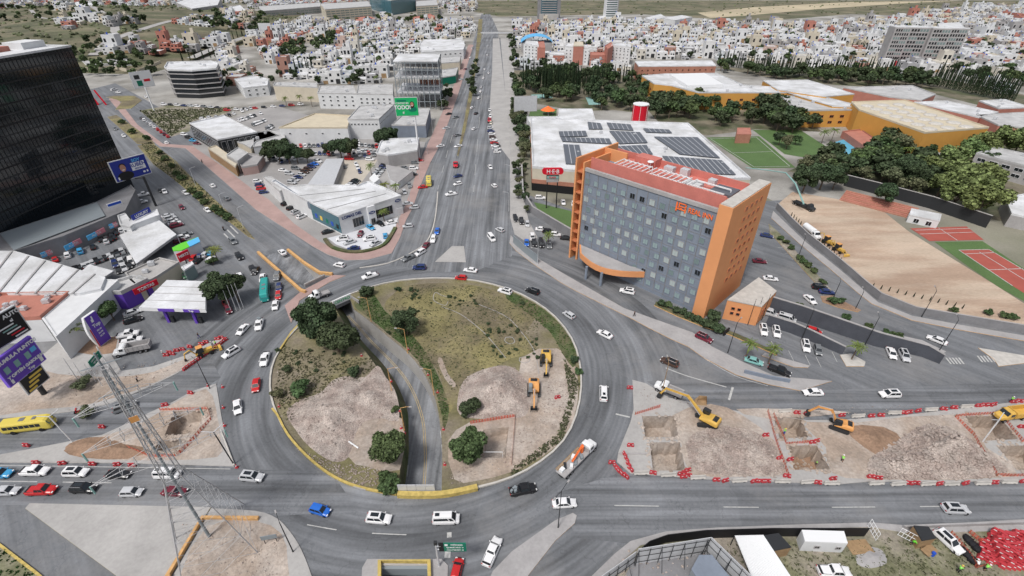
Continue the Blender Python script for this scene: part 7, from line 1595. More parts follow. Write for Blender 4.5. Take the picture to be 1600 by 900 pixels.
# left side
tree(343,448,5.2,'hi',7,'tall dark tree left of the tree by the petrol station canopy'); tree(364,446,4.2,'hi',6,'tall dark tree right at the kerb by the petrol station'); tree(170,485,3.2,'hi_mid',3.6,'clipped round green tree beside the purple shop')
tree(112,514,2.8,'palm',5.5,'palm in the brown planter beside the purple price pylon'); tree(334,390,2.8,'palm',4.5,'palm at the corner by the green roofed kiosk'); tree(332,408,2.2,'mid',bush=True,where='by the kiosk')
tree(135,645,2.0,'dry',bush=True,where='on the bare strip at the left'); tree(128,600,2.4,'dry',bush=True,where='on the bare strip at the left')
for x, y, r in ((258,247,2.4),(268,258,2.2),(275,270,2.4),(283,277,2.4),(300,297,2.3),(310,305,2.4),(320,314,2.3),(335,325,2.2),(345,332,2.5),(355,338,2.3),(190,190,2.5),(205,205,2.8),(228,215,2.5),(250,238,2.0)): tree(x, y, r, 'mid', bush=True, where='on the boulevard median', group='clipped shrubs on the boulevard median')
for x, y, r, k in ((432,232,6.5,'hi'),(448,235,6,'hi'),(462,240,4.5,'hi'),(418,238,4.2,'hi'),(478,241,4,'hi'),(530,228,6,'hi'),(546,229,5.5,'hi'),(516,231,4,'hi'),(598,213,6,'hi'),(610,209,5,'hi')): tree(x, y, r, k, where='at the back of the car lot', group='dense trees at the back of the car lot')
for x, y, h in ((578,258,6),(601,288,5),(590,292,4),(617,290,5),(598,330,4.5),(467,150,7),(445,153,6),(485,153,6),(552,152,6),(587,120,8)): tree(x, y, 2.6, 'palm', h, where='in the car lot' if y > 200 else 'beside the beige office', group='palms around the car lot')
# hotel side
for x, y, h, lb_ in ((1173,536,5.5,'palm before the hotel annex beside the teal sedan'),(1210,543,5.5,'palm between the hotel annex and the black pickup'),(1341,541,4.5,'palm on its own kerbed island by the ramp walls'),(857,366,5,'palm in the small car park left of the hotel')): tree(x, y, 2.3, 'palm', h, lb_)
for i, (x, y) in enumerate(((1035,474),(1045,476),(1058,484),(1068,488),(1078,494),(1088,498),(1098,503),(1114,492),(1117,499),(1108,506),(1120,512))): tree(x, y, 1.6 if i < 7 else 2.2, 'dark' if i != 1 else 'mid', bush=True, where='at the foot of the hotel', group='shrubs at the foot of the hotel')
for x, y in ((1221,372),(1229,378),(1236,386),(1250,402),(1256,408),(1264,414),(1272,422),(1285,440),(1303,468),(1315,470),(1250,478),(1258,483),(1357,510),(1385,519),(1395,523),(1405,525),(1322,495),(1300,470),(1546,488),(1570,492),(1585,495),(1490,484)): tree(x, y, 1.5, 'mid', bush=True, where='in the planters of the hotel car park' if x < 1450 else 'below the dirt field wall', group='shrubs in the hotel car park')
for i in range(34):
    t = i/33; x, y = (1236+t*120, 338+t*112) if i < 22 else (1360+(t-.66)*420, 449+(t-.66)*100); tree(x, y, .45, 'cypress', 1.7, where='along the dirt field wall', group='small cypresses along the dirt field wall')
# big trees behind the dirt field
for x, y, r, k in ((1262,276,8,'hi'),(1290,270,8.5,'hi'),(1308,278,6,'hi'),(1345,248,7,'light'),(1330,262,6,'dry'),(1365,240,7,'light'),(1390,300,7,'hi'),(1396,276,7,'dry'),(1420,262,9,'hi'),(1440,274,8,'hi'),(1425,290,7,'dry'),(1468,262,9,'light'),(1490,245,10,'light'),(1505,270,11,'light'),(1525,290,12,'light'),(1545,270,9,'light'),(1500,300,9,'light'),(1540,310,10,'light'),(1475,285,8,'light'),(1550,250,6,'hi'),(1572,216,10,'light'),(1540,222,10,'light'),(1520,232,9,'light'),(1598,215,10,'light'),(1625,225,10,'light'),(1380,220,7,'mid'),(1400,228,7,'mid'),(1420,232,6,'palm'),(1290,205,5,'palm'),(1305,203,5,'palm'),(1220,214,5,'dark'),(1232,220,5,'dry'),(1245,216,4,'mid'),(1350,270,6,'dry'),(1450,240,7,'mid'),(1405,250,7,'dark')):
    if k == 'palm': tree(x, y, 3, 'palm', 7, where='by the swimming pool', group='trees behind the dirt field')
    else: tree(x, y, r*.8, k, where='behind the dirt field' if y > 236 else 'beside the orange hall', group='trees behind the dirt field')
# belts of trees
def belt(px, n, kinds, r0, r1, where, group, hk=1.15):
    xs = [p[0] for p in px]; ys = [p[1] for p in px]; k = 0; t = 0; got = []
    while k < n and t < n*40:
        t += 1; x, y = rnd.uniform(min(xs), max(xs)), rnd.uniform(min(ys), max(ys))
        if not inside((x, y), px): continue
        r = rnd.uniform(r0, r1); w3 = P(x, y, 0)
        if any((w3-q).length < r*.9 for q in got) or any(inside(w3, fp) for fp in FOOT): continue
        got.append(w3); tree(x, y, r, rnd.choice(kinds), world=w3, where=where, group=group); k += 1
FOOT = []
belt([(802,118),(870,112),(940,118),(1000,128),(1008,150),(1000,176),(960,170),(940,176),(925,168),(895,172),(870,166),(830,150),(804,150)], 66, ('dark', 'dark', 'dark', 'mid'), 4, 6.5, 'in the dark park right of the avenue', 'trees of the dark park')
belt([(1015,168),(1060,155),(1110,166),(1180,170),(1215,170),(1262,190),(1275,205),(1215,210),(1196,196),(1150,196),(1105,200),(1080,190),(1020,186)], 46, ('dark', 'dark', 'mid'), 4.5, 7, 'before the orange club', 'trees before the orange club')
belt([(1120,108),(1210,116),(1330,120),(1430,124),(1480,142),(1440,138),(1320,134),(1240,126),(1190,122),(1120,114)], 60, ('dark', 'mid', 'dark'), 4, 6.5, 'behind the orange club', 'trees behind the orange club')
belt([(795,45),(806,45),(818,190),(824,250),(812,255),(803,190)], 42, ('dark', 'dark', 'dry'), 3, 5, 'in the row right of the avenue', 'trees in the row right of the avenue')
belt([(805,250),(818,250),(828,330),(818,335),(808,310)], 14, ('dark', 'dry'), 1.6, 2.6, 'in the row right of the avenue', 'trees in the row right of the avenue')
belt([(1485,112),(1600,118),(1660,150),(1600,140),(1500,128)], 26, ('dark', 'mid'), 4, 6, 'at the right edge beyond the club', 'trees at the right edge')
belt([(738,100),(750,100),(738,165),(728,165)], 9, ('dark', 'dry'), 2.8, 4, 'on the avenue median', 'trees on the avenue median')
belt([(480,90),(545,70),(520,60),(460,70),(420,105)], 26, ('dark', 'dark', 'mid'), 3.5, 6, 'in the houses left of the avenue', 'trees among the houses left of the avenue')
belt([(200,98),(240,100),(245,120),(190,124),(120,118)], 18, ('dark', 'mid'), 3, 5, 'near the curved office', 'trees near the curved office')
belt([(-40,30),(95,20),(190,30),(240,50),(230,75),(120,60),(-40,58)], 60, ('dark', 'dry', 'dark', 'mid'), 3.5, 6, 'on the green slope at upper left', 'trees on the green slope')
belt([(110,88),(250,85),(262,100),(200,112),(120,112)], 26, ('dark', 'mid'), 3, 5, 'beside the glass tower top', 'trees beside the glass tower')
belt([(300,30),(420,30),(420,60),(300,60)], 40, ('dark', 'mid'), 4, 7, 'on the ridge road', 'trees on the ridge road')
belt([(520,32),(690,30),(690,36),(520,38)], 22, ('dark', 'mid', 'light'), 4, 6, 'before the blue glass office', 'trees before the glass office')
belt([(1238,270),(1290,262),(1372,250),(1380,222),(1420,234),(1460,300),(1400,290),(1320,284)], 34, ('dark', 'mid', 'dry', 'dark'), 4, 7, 'behind the dirt field', 'trees behind the dirt field')
belt([(345,118),(430,122),(425,150),(350,150)], 14, ('dark', 'mid'), 2.5, 4, 'near the beige office', 'trees near the beige office')
belt([(685,175),(700,175),(706,130),(699,130)], 8, ('dark',), 2.5, 3.6, 'at the avenue pavement', 'trees at the avenue pavement')
def cyp(a, e, n, h, where, group, jit=3):
    for i in range(n):
        t = (i+rnd.uniform(-.3, .3))/max(1, n-1); tree(a[0]+(e[0]-a[0])*t, a[1]+(e[1]-a[1])*t+rnd.uniform(-jit, jit)*.3, rnd.uniform(1.3, 2.1), 'cypress', h*rnd.uniform(.75, 1.15), where=where, group=group)
GC = 'slim cypresses'
cyp((1196,116),(1400,122),60,15,'behind the orange club',GC,3); cyp((1120,103),(1200,112),20,14,'behind the brick block',GC,3); cyp((1455,134),(1580,161),44,18,'left of the right edge beyond the club',GC,3)
cyp((818,140),(905,146),34,20,'in the dark park right of the avenue',GC,4); cyp((850,148),(930,150),18,22,'in the dark park right of the avenue',GC,4); cyp((905,140),(985,128),20,14,'in the dark park right of the avenue',GC,3)
cyp((466,120),(490,118),6,16,'among the houses left of the avenue',GC,1); cyp((285,98),(360,88),8,12,'by the curved office',GC,2); cyp((330,78),(400,52),11,14,'on the ridge road',GC,3); cyp((548,55),(690,58),12,12,'among the houses left of the avenue',GC,3); cyp((1330,78),(1375,90),14,10,'left of the wide apartment slab',GC,2); cyp((700,60),(712,60),3,12,'among the houses left of the avenue',GC,1)
# bushes on the hills (countless): one mass
allow_hill = [pxy([(262,64),(330,60),(350,75),(300,88),(262,90)]), pxy([(150,60),(170,40),(240,34),(330,26),(400,28),(400,50),(300,62),(200,70)])]
b = MB()
for i in range(4200):
    x, y = (rnd.uniform(-1050, -380), rnd.uniform(500, 1200)) if i < 3300 else (rnd.uniform(-300, 1700), rnd.uniform(1050, 1900))
    if i < 3300 and (rnd.random() > .65+.9*noise.noise(Vector((x/60, y/60, 0))) or any(inside((x, y), a) for a in allow_hill)): continue
    r = rnd.uniform(.8, 2.8); b.blob((x, y, (hz(x, y) if i < 3300 else 0)+r*.3), (r, r*rnd.uniform(.7, 1.2), r*.7), 1, .35)
tag(b.build('hill_scrub', 'leaf_dry'), 'grey green scrub covering the far slopes', 'scrub', kind='stuff')

# ================================================================= HOUSES OF THE CITY
def footprints():
    out = []
    for o in C.objects:
        if o.parent is None and o.type == 'EMPTY' and o.get('category') and o.location.y > 180:
            for c in o.children:
                if c.name.split('.')[0] in ('wall', 'curtain_wall') and c.type == 'MESH':
                    vs = [(v.co.x+o.location.x, v.co.y+o.location.y) for v in c.data.vertices]
                    xs = [v[0] for v in vs]; ys = [v[1] for v in vs]; out.append((min(xs)-6, max(xs)+6, min(ys)-8, max(ys)+8))
    return out
FP = footprints()
allow = [pxy(q) for q in ([(-60,22),(-60,2),(400,2),(745,2),(745,18),(560,33),(500,22),(400,24),(280,18),(120,14)], [(100,60),(100,30),(150,40),(240,40),(262,60),(180,62)], [(560,18),(690,18),(690,27),(600,27)], [(345,96),(425,126),(420,150),(352,146)], [(405,58),(470,36),(560,36),(742,37),(737,66),(700,92),(690,62),(612,96),(606,128),(560,130),(496,130),(427,126),(360,118),(345,96),(330,80),(370,66)],
                          [(262,64),(330,60),(350,75),(300,88),(262,90)], [(150,60),(170,40),(240,34),(330,26),(400,28),(400,50),(300,62),(200,70)], [(110,66),(240,74),(250,92),(130,98)], [(-40,48),(30,2),(95,10),(90,18),(20,22),(-40,30)],
                          [(806,40),(900,36),(1010,36),(1130,40),(1300,42),(1420,26),(1540,10),(1700,8),(1760,150),(1600,130),(1585,152),(1480,112),(1440,120),(1390,116),(1280,112),(1200,96),(1110,92),(990,92),(985,112),(930,112),(870,110),(806,112)])]
deny = [pxy(q) for q in ([(480,90),(545,70),(520,60),(460,70),(420,105)], [(1455,108),(1480,112),(1600,158),(1560,160)])]
spots = []
for y_ in range(400, 1720, 17):
    x_ = -620.0 if y_ < 700 else -1350.0; band = int(y_/17)
    while x_ < 1100:
        w_ = rnd.uniform(7.5, 12.5); gap = 0 if rnd.random() < .75 else rnd.uniform(2, 7)
        rot = .1 if x_ < 0 else (-.12 if x_ < 260 else -.2)
        cx, cy = x_+w_/2, y_+(3.2 if band % 2 else -3.2)+(x_*math.tan(rot))*.6
        x_ += w_+gap
        p = (cx, cy)
        if not any(inside(p, a) for a in allow) or any(inside(p, a) for a in deny): continue
        if any(f[0] < cx < f[1] and f[2] < cy < f[3] for f in FP): continue
        if cy > 950 and cx < -60 and rnd.random() < .35: continue
        if rnd.random() < .07 or math.sin(cx*.021+cy*.013) > .965: continue
        hgt = rnd.choice((3.2, 3.4, 6, 6.2, 6.4, 6.4, 8.8, 9.5)) if rnd.random() < .97 else 15; spots.append((cx, cy, rot+rnd.uniform(-.03, .03), w_, rnd.uniform(9, 13.5), hgt, rnd.randrange(8)))
spots.sort(key=lambda s: s[1]**2+s[0]**2)
HC = [(.62, .62, .62)]*8+[(.56, .53, .47)]*2+[(.34, .19, .15), (.36, .36, .37), (.48, .36, .31), (.50, .53, .55)]
HN = {(.62, .62, .62): 'white', (.56, .53, .47): 'cream', (.34, .19, .15): 'brick', (.36, .36, .37): 'grey', (.48, .36, .31): 'salmon', (.50, .53, .55): 'bluish'}
def house_parts(v):
    """unit house 10 x 11 x 6.2, front towards -y; returns [(name, MB, mats)]"""
    rg = random.Random(v); b = MB(); w_, d, h = 10, 11, 6.2
    if v % 2: b.bbox(-5, 5, -5.5, 5.5, 0, 3.1); b.bbox(-5 if v % 4 == 1 else -1.5, 2 if v % 4 == 1 else 5, -3.4, 5.5, 3.1, h)
    else: b.bbox(-5, 5, -5.5, 5.5, 0, h)
    x0, x1, y0 = (-5, 5, -5.5) if v % 2 == 0 else ((-5, 2, -3.4) if v % 4 == 1 else (-1.5, 5, -3.4))
    for q in ((x0, x1, y0-.04, y0+.2), (x0, x1, 5.3, 5.54)): b.bbox(*q, h, h+.55)
    for q in ((x0-.04, x0+.2), (x1-.2, x1+.04)): b.bbox(q[0], q[1], y0+.2, 5.3, h, h+.55)
    b.bbox(1.2, 3.8, 1.5, 4.2, h+.05, h+2.3) if v in (0, 3, 5) else None
    parts = [('wall', b, ['wall_var'])]
    r = MB(); r.bbox(x0+.2, x1-.2, y0+.2, 5.3, h+.01, h+.08); parts.append(('roof', r, ['white_roof' if v % 3 else 'grey_roof']))
    t = MB(); t.tube([(x0+1.2, 3.5, h), (x0+1.2, 3.5, h+1.1)], [.55, .5], 8); parts.append(('water_tank', t, ['dark_metal' if v % 2 else 'blue']))
    for i, (xa, xb, za, zb_, y_) in enumerate(((-4, -1.6, .9, 2.2, -5.5), (x0+.8, x0+2.6, 3.9, 5.3, y0), (x1-2.8, x1-.9, 3.9, 5.3, y0))):
        g = MB(); g.bbox(xa, xb, y_-.05, y_-.01, za, zb_); parts.append(('window', g, ['glass_dark']))
    g = MB(); g.bbox(.4, 3.9, -5.56, -5.51, 0, 2.5); parts.append(('garage_door', g, ['dark_metal' if v % 3 else 'wood']))
    return parts
HP_ = [house_parts(v) for v in range(8)]
HM = []
for v in range(8):
    L_ = []
    for nm, g, ms in HP_[v]:
        me = bpy.data.meshes.new(nm); me.from_pydata([tuple(q) for q in g.v], [], g.f)
        for m in ms: me.materials.append(M[m])
        me.update(); L_.append((nm, me))
    HM.append(L_)
for i, (cx, cy, rz, w_, d, h, v) in enumerate(spots[:300]):
    o = bpy.data.objects.new('house', None); C.objects.link(o); o.location = (cx, cy, hz(cx, cy) if cx < -330 else 0); o.rotation_euler = (0, 0, rz); o.scale = (w_/10, d/11, h/6.2); col = rnd.choice(HC)
    for nm, me in HM[v]: c = bpy.data.objects.new(nm, me); C.objects.link(c); c.parent = o; c.color = (*col, 1)
    later(o, f"{HN[col]} {'low' if h < 4 else ('two-storey' if h < 8 else 'tall')} house", 'house', 'flat roofed houses of the city')
hm_ = ['white_wall', 'beige', 'terracotta', 'slab', 'white_roof', 'grey_roof', 'dark_metal', 'glass_dark', 'wood', 'blue']
b = MB()
for (cx, cy, rz, w_, d, h, v) in spots[300:]:
    wi = rnd.choice((0, 0, 0, 0, 0, 0, 1, 1, 3, 3, 2)); cs, sn = math.cos(rz), math.sin(rz); sx, sy, sz = w_/10, d/11, h/6.2
    for nm, g, ms in HP_[v]:
        k0 = len(b.v); mi = wi if ms[0] == 'wall_var' else hm_.index(ms[0])
        z0 = hz(cx, cy) if cx < -330 else 0; b.v += [(cx+(q[0]*sx)*cs-(q[1]*sy)*sn, cy+(q[0]*sx)*sn+(q[1]*sy)*cs, z0+q[2]*sz) for q in g.v]; b.f += [tuple(t+k0 for t in f) for f in g.f]; b.m += [mi]*len(g.f)
tag(b.build('far_houses', hm_), 'far sea of small white houses filling the distance', 'houses', kind='stuff')
print('houses', len(spots))
# street trees among the far houses
k = 0
ct = []
for i in range(2500):
    s = spots[rnd.randrange(len(spots))]
    if rnd.random() < .5 and s[1] > 900: continue
    p = (s[0]+rnd.uniform(-5, 5), s[1]-s[4]/2-rnd.uniform(1.5, 4)); ct.append((p[0], p[1], rnd.uniform(2.2, 4.6)))
    if len(ct) >= 800: break
ct.sort(key=lambda q: q[1])
for x, y, r in ct[:200]: tree(0, 0, r, rnd.choice(('dark', 'mid', 'dark')), h=r*1.3, world=(x, y, 0), group='street trees among the houses')
TLIST.sort(key=lambda q: -q[0])
for s_, p_, r_, k_, h_, g_, w_ in TLIST[:278]: tree(0, 0, r_, k_, h=h_, world=p_, group=g_, where=w_, now=True)
b = MB(); b2 = [crown_mesh(i, 260, .2, 7, 'leaf_dark') for i in (31, 32, 33)]; b2 = [([tuple(v.co) for v in m.vertices], [tuple(f.vertices) for f in m.polygons]) for m in b2]
for s_, p_, r_, k_, h_, g_, w_ in TLIST[278:]:
    V_, F_ = rnd.choice(b2); a = rnd.uniform(0, 6.3); cs, sn = math.cos(a)*r_, math.sin(a)*r_; b.cm = 1 if k_ in ('mid', 'light') else 0; zz = hz(p_.x, p_.y) if p_.x < -330 and p_.y > 480 else 0
    b.add([(p_.x+v[0]*cs-v[1]*sn, p_.y+v[0]*sn+v[1]*cs, zz+h_+v[2]*r_*.85) for v in V_], F_)
tag(b.build('distant_trees', ['leaf_dark', 'leaf_mid']), 'smaller trees of the far streets and slopes', 'trees', kind='stuff')
b = MB()
for x, y, r in ct[200:]:
    for _ in range(5): b.blob((x+rnd.uniform(-.5, .5)*r, y+rnd.uniform(-.5, .5)*r, r*rnd.uniform(.6, 1.5)), r*rnd.uniform(.35, .6), 1, .3)
tag(b.build('far_trees', 'leaf_dark'), 'small dark trees scattered through the far houses', 'trees', kind='stuff')
# ================================================================= BARRIERS, POLES, SIGNS, PEOPLE
def mesh_of(b, name, mats, smooth=False):
    me = bpy.data.meshes.new(name); me.from_pydata([tuple(v) for v in b.v], [], b.f)
    for m in mats: me.materials.append(M[m])
    me.polygons.foreach_set('material_index', b.m)
    if smooth: me.polygons.foreach_set('use_smooth', [True]*len(b.f))
    me.update(); return me
def obj_at(name, me, p, rz=0, parent=None):
    o = bpy.data.objects.new(name, me); C.objects.link(o); o.location = p; o.rotation_euler = (0, 0, rz)
    if parent: o.parent = parent
    return o
b = MB()
for sx in (-.42, .42): b.box((sx, 0, .25), (.6, .5, .5), taper=.8); b.box((sx, 0, .68), (.46, .3, .4), taper=.85)
b.box((0, 0, .3), (.5, .36, .22)); b.box((0, 0, .8), (.6, .2, .14)); b.mat(1); b.box((-.42, -.19, .66), (.3, .03, .12)); b.box((.42, -.19, .66), (.3, .03, .12))
BAR = mesh_of(b, 'plastic_barrier', ['red_plastic', 'pure_white'])
b = MB(); pl = [(-.3, 0), (.3, 0), (.28, .12), (.13, .35), (.08, .85), (-.08, .85), (-.13, .35), (-.28, .12)]
b.add([(-1.5, p[0], p[1]) for p in pl]+[(1.5, p[0], p[1]) for p in pl], [tuple(range(8)), tuple(range(8, 16))[::-1]]+[(i, i+8, (i+1) % 8+8, (i+1) % 8) for i in range(8)]); b.mat(1)
for x in (-.9, .9): b.box((x, -.29, .06), (.4, .05, .1))
JER = mesh_of(b, 'concrete_barrier', ['kerb', 'dark_metal'])
b = MB(); b.tube([(0, 0, 0), (0, 0, .9)], [.25, .05], 10); b.bbox(-.3, .3, -.3, .3, 0, .04); b.mat(1); b.tube([(0, 0, .45), (0, 0, .62)], [.155, .12], 10, False); CONE = mesh_of(b, 'traffic_drum', ['red_plastic', 'pure_white'])
def bars(pts, where, me=BAR, name='plastic_barrier', look='red plastic barrier', z=.18, ang=None, group=None):
    for i, q in enumerate(pts):
        a = ang if ang is not None else heading(q[0], q[1], 1, -.03)
        p = P(q[0], q[1], z); later(obj_at(name, me, p, a+rnd.uniform(-.25, .25) if me is BAR else a+rnd.uniform(-.05, .05)), look, 'barrier' if me is not CONE else 'traffic drum', group or look+'s', where)
bars([(1245,646),(1260,648),(1315,650),(1361,651),(1376,650),(1412,646),(1420,645),(1434,643),(1474,640),(1490,638),(1528,635),(1537,634),(1545,634),(1552,633),(1583,629),(1592,628)], 'in the upper row of the right excavation')
bars([(1020,740),(1119,751),(1133,752),(1178,753),(1188,753),(1198,753),(1277,755),(1301,749),(1360,746),(1372,748),(1419,756),(1430,756),(1467,757),(1508,756),(1553,755),(1598,753)], 'in the lower row of the right excavation')
bars([(1064,742),(1070,740),(1075,744),(1068,746),(1074,736)], 'heaped by the lower left pit')
bars([(956,724),(985,697),(984,607),(1196,681),(1217,717),(1234,719),(1229,745),(1275,690),(1269,692),(1599,641),(1595,668)], 'loose in the right excavation'); bars([(871,622)], 'lying below the two island excavators')
bars([(963,731),(966,735),(969,739),(973,742),(978,745)], 'in the slanting row at the corner', ang=R(-45)); bars([(976,712),(979,719),(982,727),(985,734)], 'in the steep row at the corner', ang=R(-70))
bars([(1226,643),(1340,651),(1397,646),(1454,641),(1510,636)], 'in the upper row of the right excavation', JER, 'concrete_barrier', 'pale concrete barrier'); bars([(1002,740),(1044,743),(1090,747),(1155,752),(1222,753),(1262,754),(1299,756),(1369,756),(1403,757),(1449,757),(1486,757),(1535,756),(1576,754)], 'in the lower row of the right excavation', JER, 'concrete_barrier', 'pale concrete barrier')
bars([(57,724),(98,725),(145,726),(184,727),(207,728)], 'along the left boulevard'); bars([(160,668),(207,657),(258,634),(298,615),(42,697)], 'along the upper edge of the left excavation')
bars([(370,730),(325,603),(348,605),(349,637),(351,665)], 'beside the left curve of the roundabout', CONE, 'traffic_drum', 'orange traffic drum')
n_ = 15; bars([(290+(352-290)*i/(n_-1), 577-44*i/(n_-1)) for i in range(n_)], 'in the long line below the fenced backhoe', z=.05, ang=heading(320,555,62,-44)); bars([(260,556),(265,552),(270,554),(276,549),(285,547),(297,543),(315,539),(322,536),(340,531),(346,529),(352,531)], 'behind the fenced backhoe', z=.05)
bars([(638,546),(565,556),(669,586),(684,613),(693,671),(695,726),(625,642),(627,669),(632,677),(611,596),(436,635)], 'along the curved underpass', CONE, 'traffic_drum', 'orange traffic drum')
# stack of red barriers in the compound
k = 0
for j in range(6):
    for i in range(12):
        x = 1538+i*8.2+(j % 2)*3; y = 842+j*8.2-(i*.8 if i < 3 else 0)
        if i < 2 and (j == 0 or j == 5): continue
        p = P(x, y, .05); o = obj_at('plastic_barrier', BAR, p, R(-38)+rnd.uniform(-.2, .2)); o.scale = (1.5, 1.7, 1); later(o, 'red plastic barrier', 'barrier', 'red plastic barriers stacked in the compound', 'stored on the ground at the lower right')
        if rnd.random() < .45 and 1 < i: o = obj_at('plastic_barrier', BAR, p+Vector((.3, .2, .92)), R(-30)+rnd.uniform(-.5, .5)); o.scale = (1.5, 1.7, 1); later(o, 'red plastic barrier', 'barrier', 'red plastic barriers stacked in the compound', 'stacked on others at the lower right')
# orange nets round the pits
def net(pts, where, h=.95, m='red_net', z0=.18, nm='safety_net'):
    q = pxy(pts, .2); r = thing(nm, (*q[0], z0), label=where, cat='net'); b = MB(); o_ = Vector((*q[0], z0))
    pp = []
    for i in range(len(q)-1):
        L_ = (Vector(q[i+1])-Vector(q[i])).length; nn = max(1, int(L_/2.2))
        for t in range(nn): pp.append(Vector(q[i]).lerp(Vector(q[i+1]), t/nn))
    pp.append(Vector(q[-1])); zz = [h*rnd.uniform(.75, 1.05) for _ in pp]
    for i in range(len(pp)-1):
        for a, e in ((0, .12), (.3, .42), (.6, .7), (.88, 1)): b.quad((*pp[i], z0+zz[i]*a), (*pp[i+1], z0+zz[i+1]*a), (*pp[i+1], z0+zz[i+1]*e), (*pp[i], z0+zz[i]*e))
        for t in range(4): u = t/4; A_ = pp[i].lerp(pp[i+1], u); E_ = pp[i].lerp(pp[i+1], u+.09); b.quad((*A_, z0), (*E_, z0), (*E_, z0+zz[i]), (*A_, z0+zz[i]))
    b.build('mesh', m, r)
    for p in pp[::2]: b = MB(); b.tube([(p.x, p.y, z0), (p.x, p.y, z0+h+.1)], .04, 4); b.build('post', 'wood', r)
for pts, lb_ in (([(250,641),(326,640),(330,655),(300,690),(278,712)], 'orange net round the larger left pit'), ([(275,713),(236,714),(200,700)], 'orange net below the smaller left pit'), ([(1199,643),(1212,690),(1232,746)], 'orange net running down left of the two middle pits'), ([(1208,648),(1228,694),(1276,691)], 'orange net between the two middle pits'),
    ([(1492,651),(1520,680),(1556,744),(1620,744)], 'orange net along the left of the far right pits'), ([(1492,651),(1562,646),(1596,690),(1640,692)], 'orange net between the two far right pits'), ([(992,648),(1032,636)], 'orange net beside the upper left pit'), ([(735,662),(805,651),(799,728)], 'orange net round the island pit'),
    ([(1484,833),(1500,850),(1515,870),(1525,888),(1540,884)], 'orange net crossing the works compound'), ([(1513,832),(1535,850)], 'short orange net beside the barrier store')): net(pts, lb_)
q = P(752,715); gf = thing('goal_frame', (q.x, q.y, .2), label='white pipe frame standing by the island pit', cat='frame'); b = MB(); b.tube([(0, 0, 0), (0, 0, 1.6), (4.4, 0, 1.6), (4.4, 0, 0)], .06, 5); b.build('pipe', 'pure_white', gf, local=True)
def lamp(x, y, h, arms=1, m='dark_metal', ang=0.0, label='', group=None, where=None, z=.15, L_=1.8):
    r = thing('street_lamp', P(x, y, z), ang); b = MB(); b.tube([(0, 0, 0), (0, 0, .4), (0, 0, h)], [.16, .11, .07], 6); b.build('pole', m, r, local=True)
    for k in range(arms):
        s = 1 if k == 0 else -1; b = MB(); b.tube([(0, 0, h-.1), (s*L_*.6, 0, h+.25), (s*L_, 0, h+.3)], .05, 5); b.build('arm', m, r, local=True); b = MB(); b.box((s*(L_+.3), 0, h+.28), (.75, .3, .14), taper=.8); b.build('lamp_head', 'slab', r, local=True)
    if label: tag(r, label, 'street lamp')
    else: later(r, ('yellow' if m == 'orange_paint' else 'dark' if m == 'dark_metal' else 'grey')+' street lamp', 'street lamp', group or 'street lamps', where)
lamp(872,824,11,2,'dark_metal',.9,'double armed lamp on the lower traffic island'); lamp(458,862,9,1,'dark_metal',2.2,'dark lamp on the pavement below the blue hatchback'); lamp(1032,622,11,1,'wood',1.5,'brown pole at the nose of the utility truck'); lamp(1137,551,10,1,'dark_metal',.8,'dark lamp on the pavement before the hotel'); lamp(328,607,9,1,'dark_metal',2.6,'dark pole at the tip of the left excavation')
for x, y, h in ((1252,531,10),(1352,538,9),(1337,482,6),(1440,495,9),(1468,547,10),(1248,399,7),(1300,470,7)): lamp(x, y, h, 1, 'dark_metal', 1.2, where='in the hotel car park')
for x, y, h, a in ((580,502,8,3.1),(637,552,8,3.1),(678,617,8,3.1),(612,610,7,0),(632,672,7,0)): lamp(x, y, h, 1, 'orange_paint', a, where='along the curved underpass')
for x, y, h, a in ((624,356,8,0),(641,318,8,0),(656,280,8,0),(668,240,8,0),(676,208,8,0),(691,175,8,0),(380,355,8,.8),(352,333,8,.8),(306,290,8,.8),(275,258,8,.8),(795,330,8,3),(797,285,8,3),(797,240,8,3),(794,200,8,3),(840,413,6,3)): lamp(x, y, h, 1, 'galv', a, where='along the avenues')
for x, y, h in ((370,486,9),(376,484,9),(381,482,9),(362,488,8)):
    r = thing('flagpole', P(x, y, .1)); b = MB(); b.tube([(0, 0, 0), (0, 0, h)], [.1, .05], 5); b.build('pole', 'galv', r, local=True); later(r, 'bare white flagpole', 'flagpole', 'flagpoles right of the petrol station', 'right of the petrol station')
for x, y, h in ((137,600,7),(125,598,8),(150,597,6),(160,603,7),(1190,500,9),(1178,505,9),(1168,508,9)):
    r = thing('pole', P(x, y, .1)); b = MB(); b.tube([(0, 0, 0), (0, 0, h)], [.09, .05], 5); b.build('shaft', 'galv' if x < 300 else 'dark_metal', r, local=True); later(r, 'thin bare pole', 'pole', 'thin poles', 'on the bare strip left of the pylon' if x < 300 else 'before the hotel annex')
r = thing('direction_sign', P(686,884,.17), 0, 'green direction sign on a tall post by the lower underpass mouth', 'sign')
b = MB(); b.tube([(0, 0, 0), (0, 0, 6.6)], [.2, .14], 8); b.build('post', 'galv', r, local=True); b = MB(); b.tube([(0, 0, 6.2), (.8, 0, 6.2)], .1, 5); b.tube([(0, 0, 5.2), (.8, 0, 5.2)], .08, 5); b.build('arm', 'galv', r, local=True); lb(r, 'signal_head', 'dark_metal', (-.25, .25, -.2, .2, 6.7, 7.5)); lb(r, 'black_panel', 'black', (.45, 1.25, -.08, .08, 4.7, 7.1)); lb(r, 'board', 'sign_green', (1.27, 4.9, -.08, .08, 4.7, 7.1))
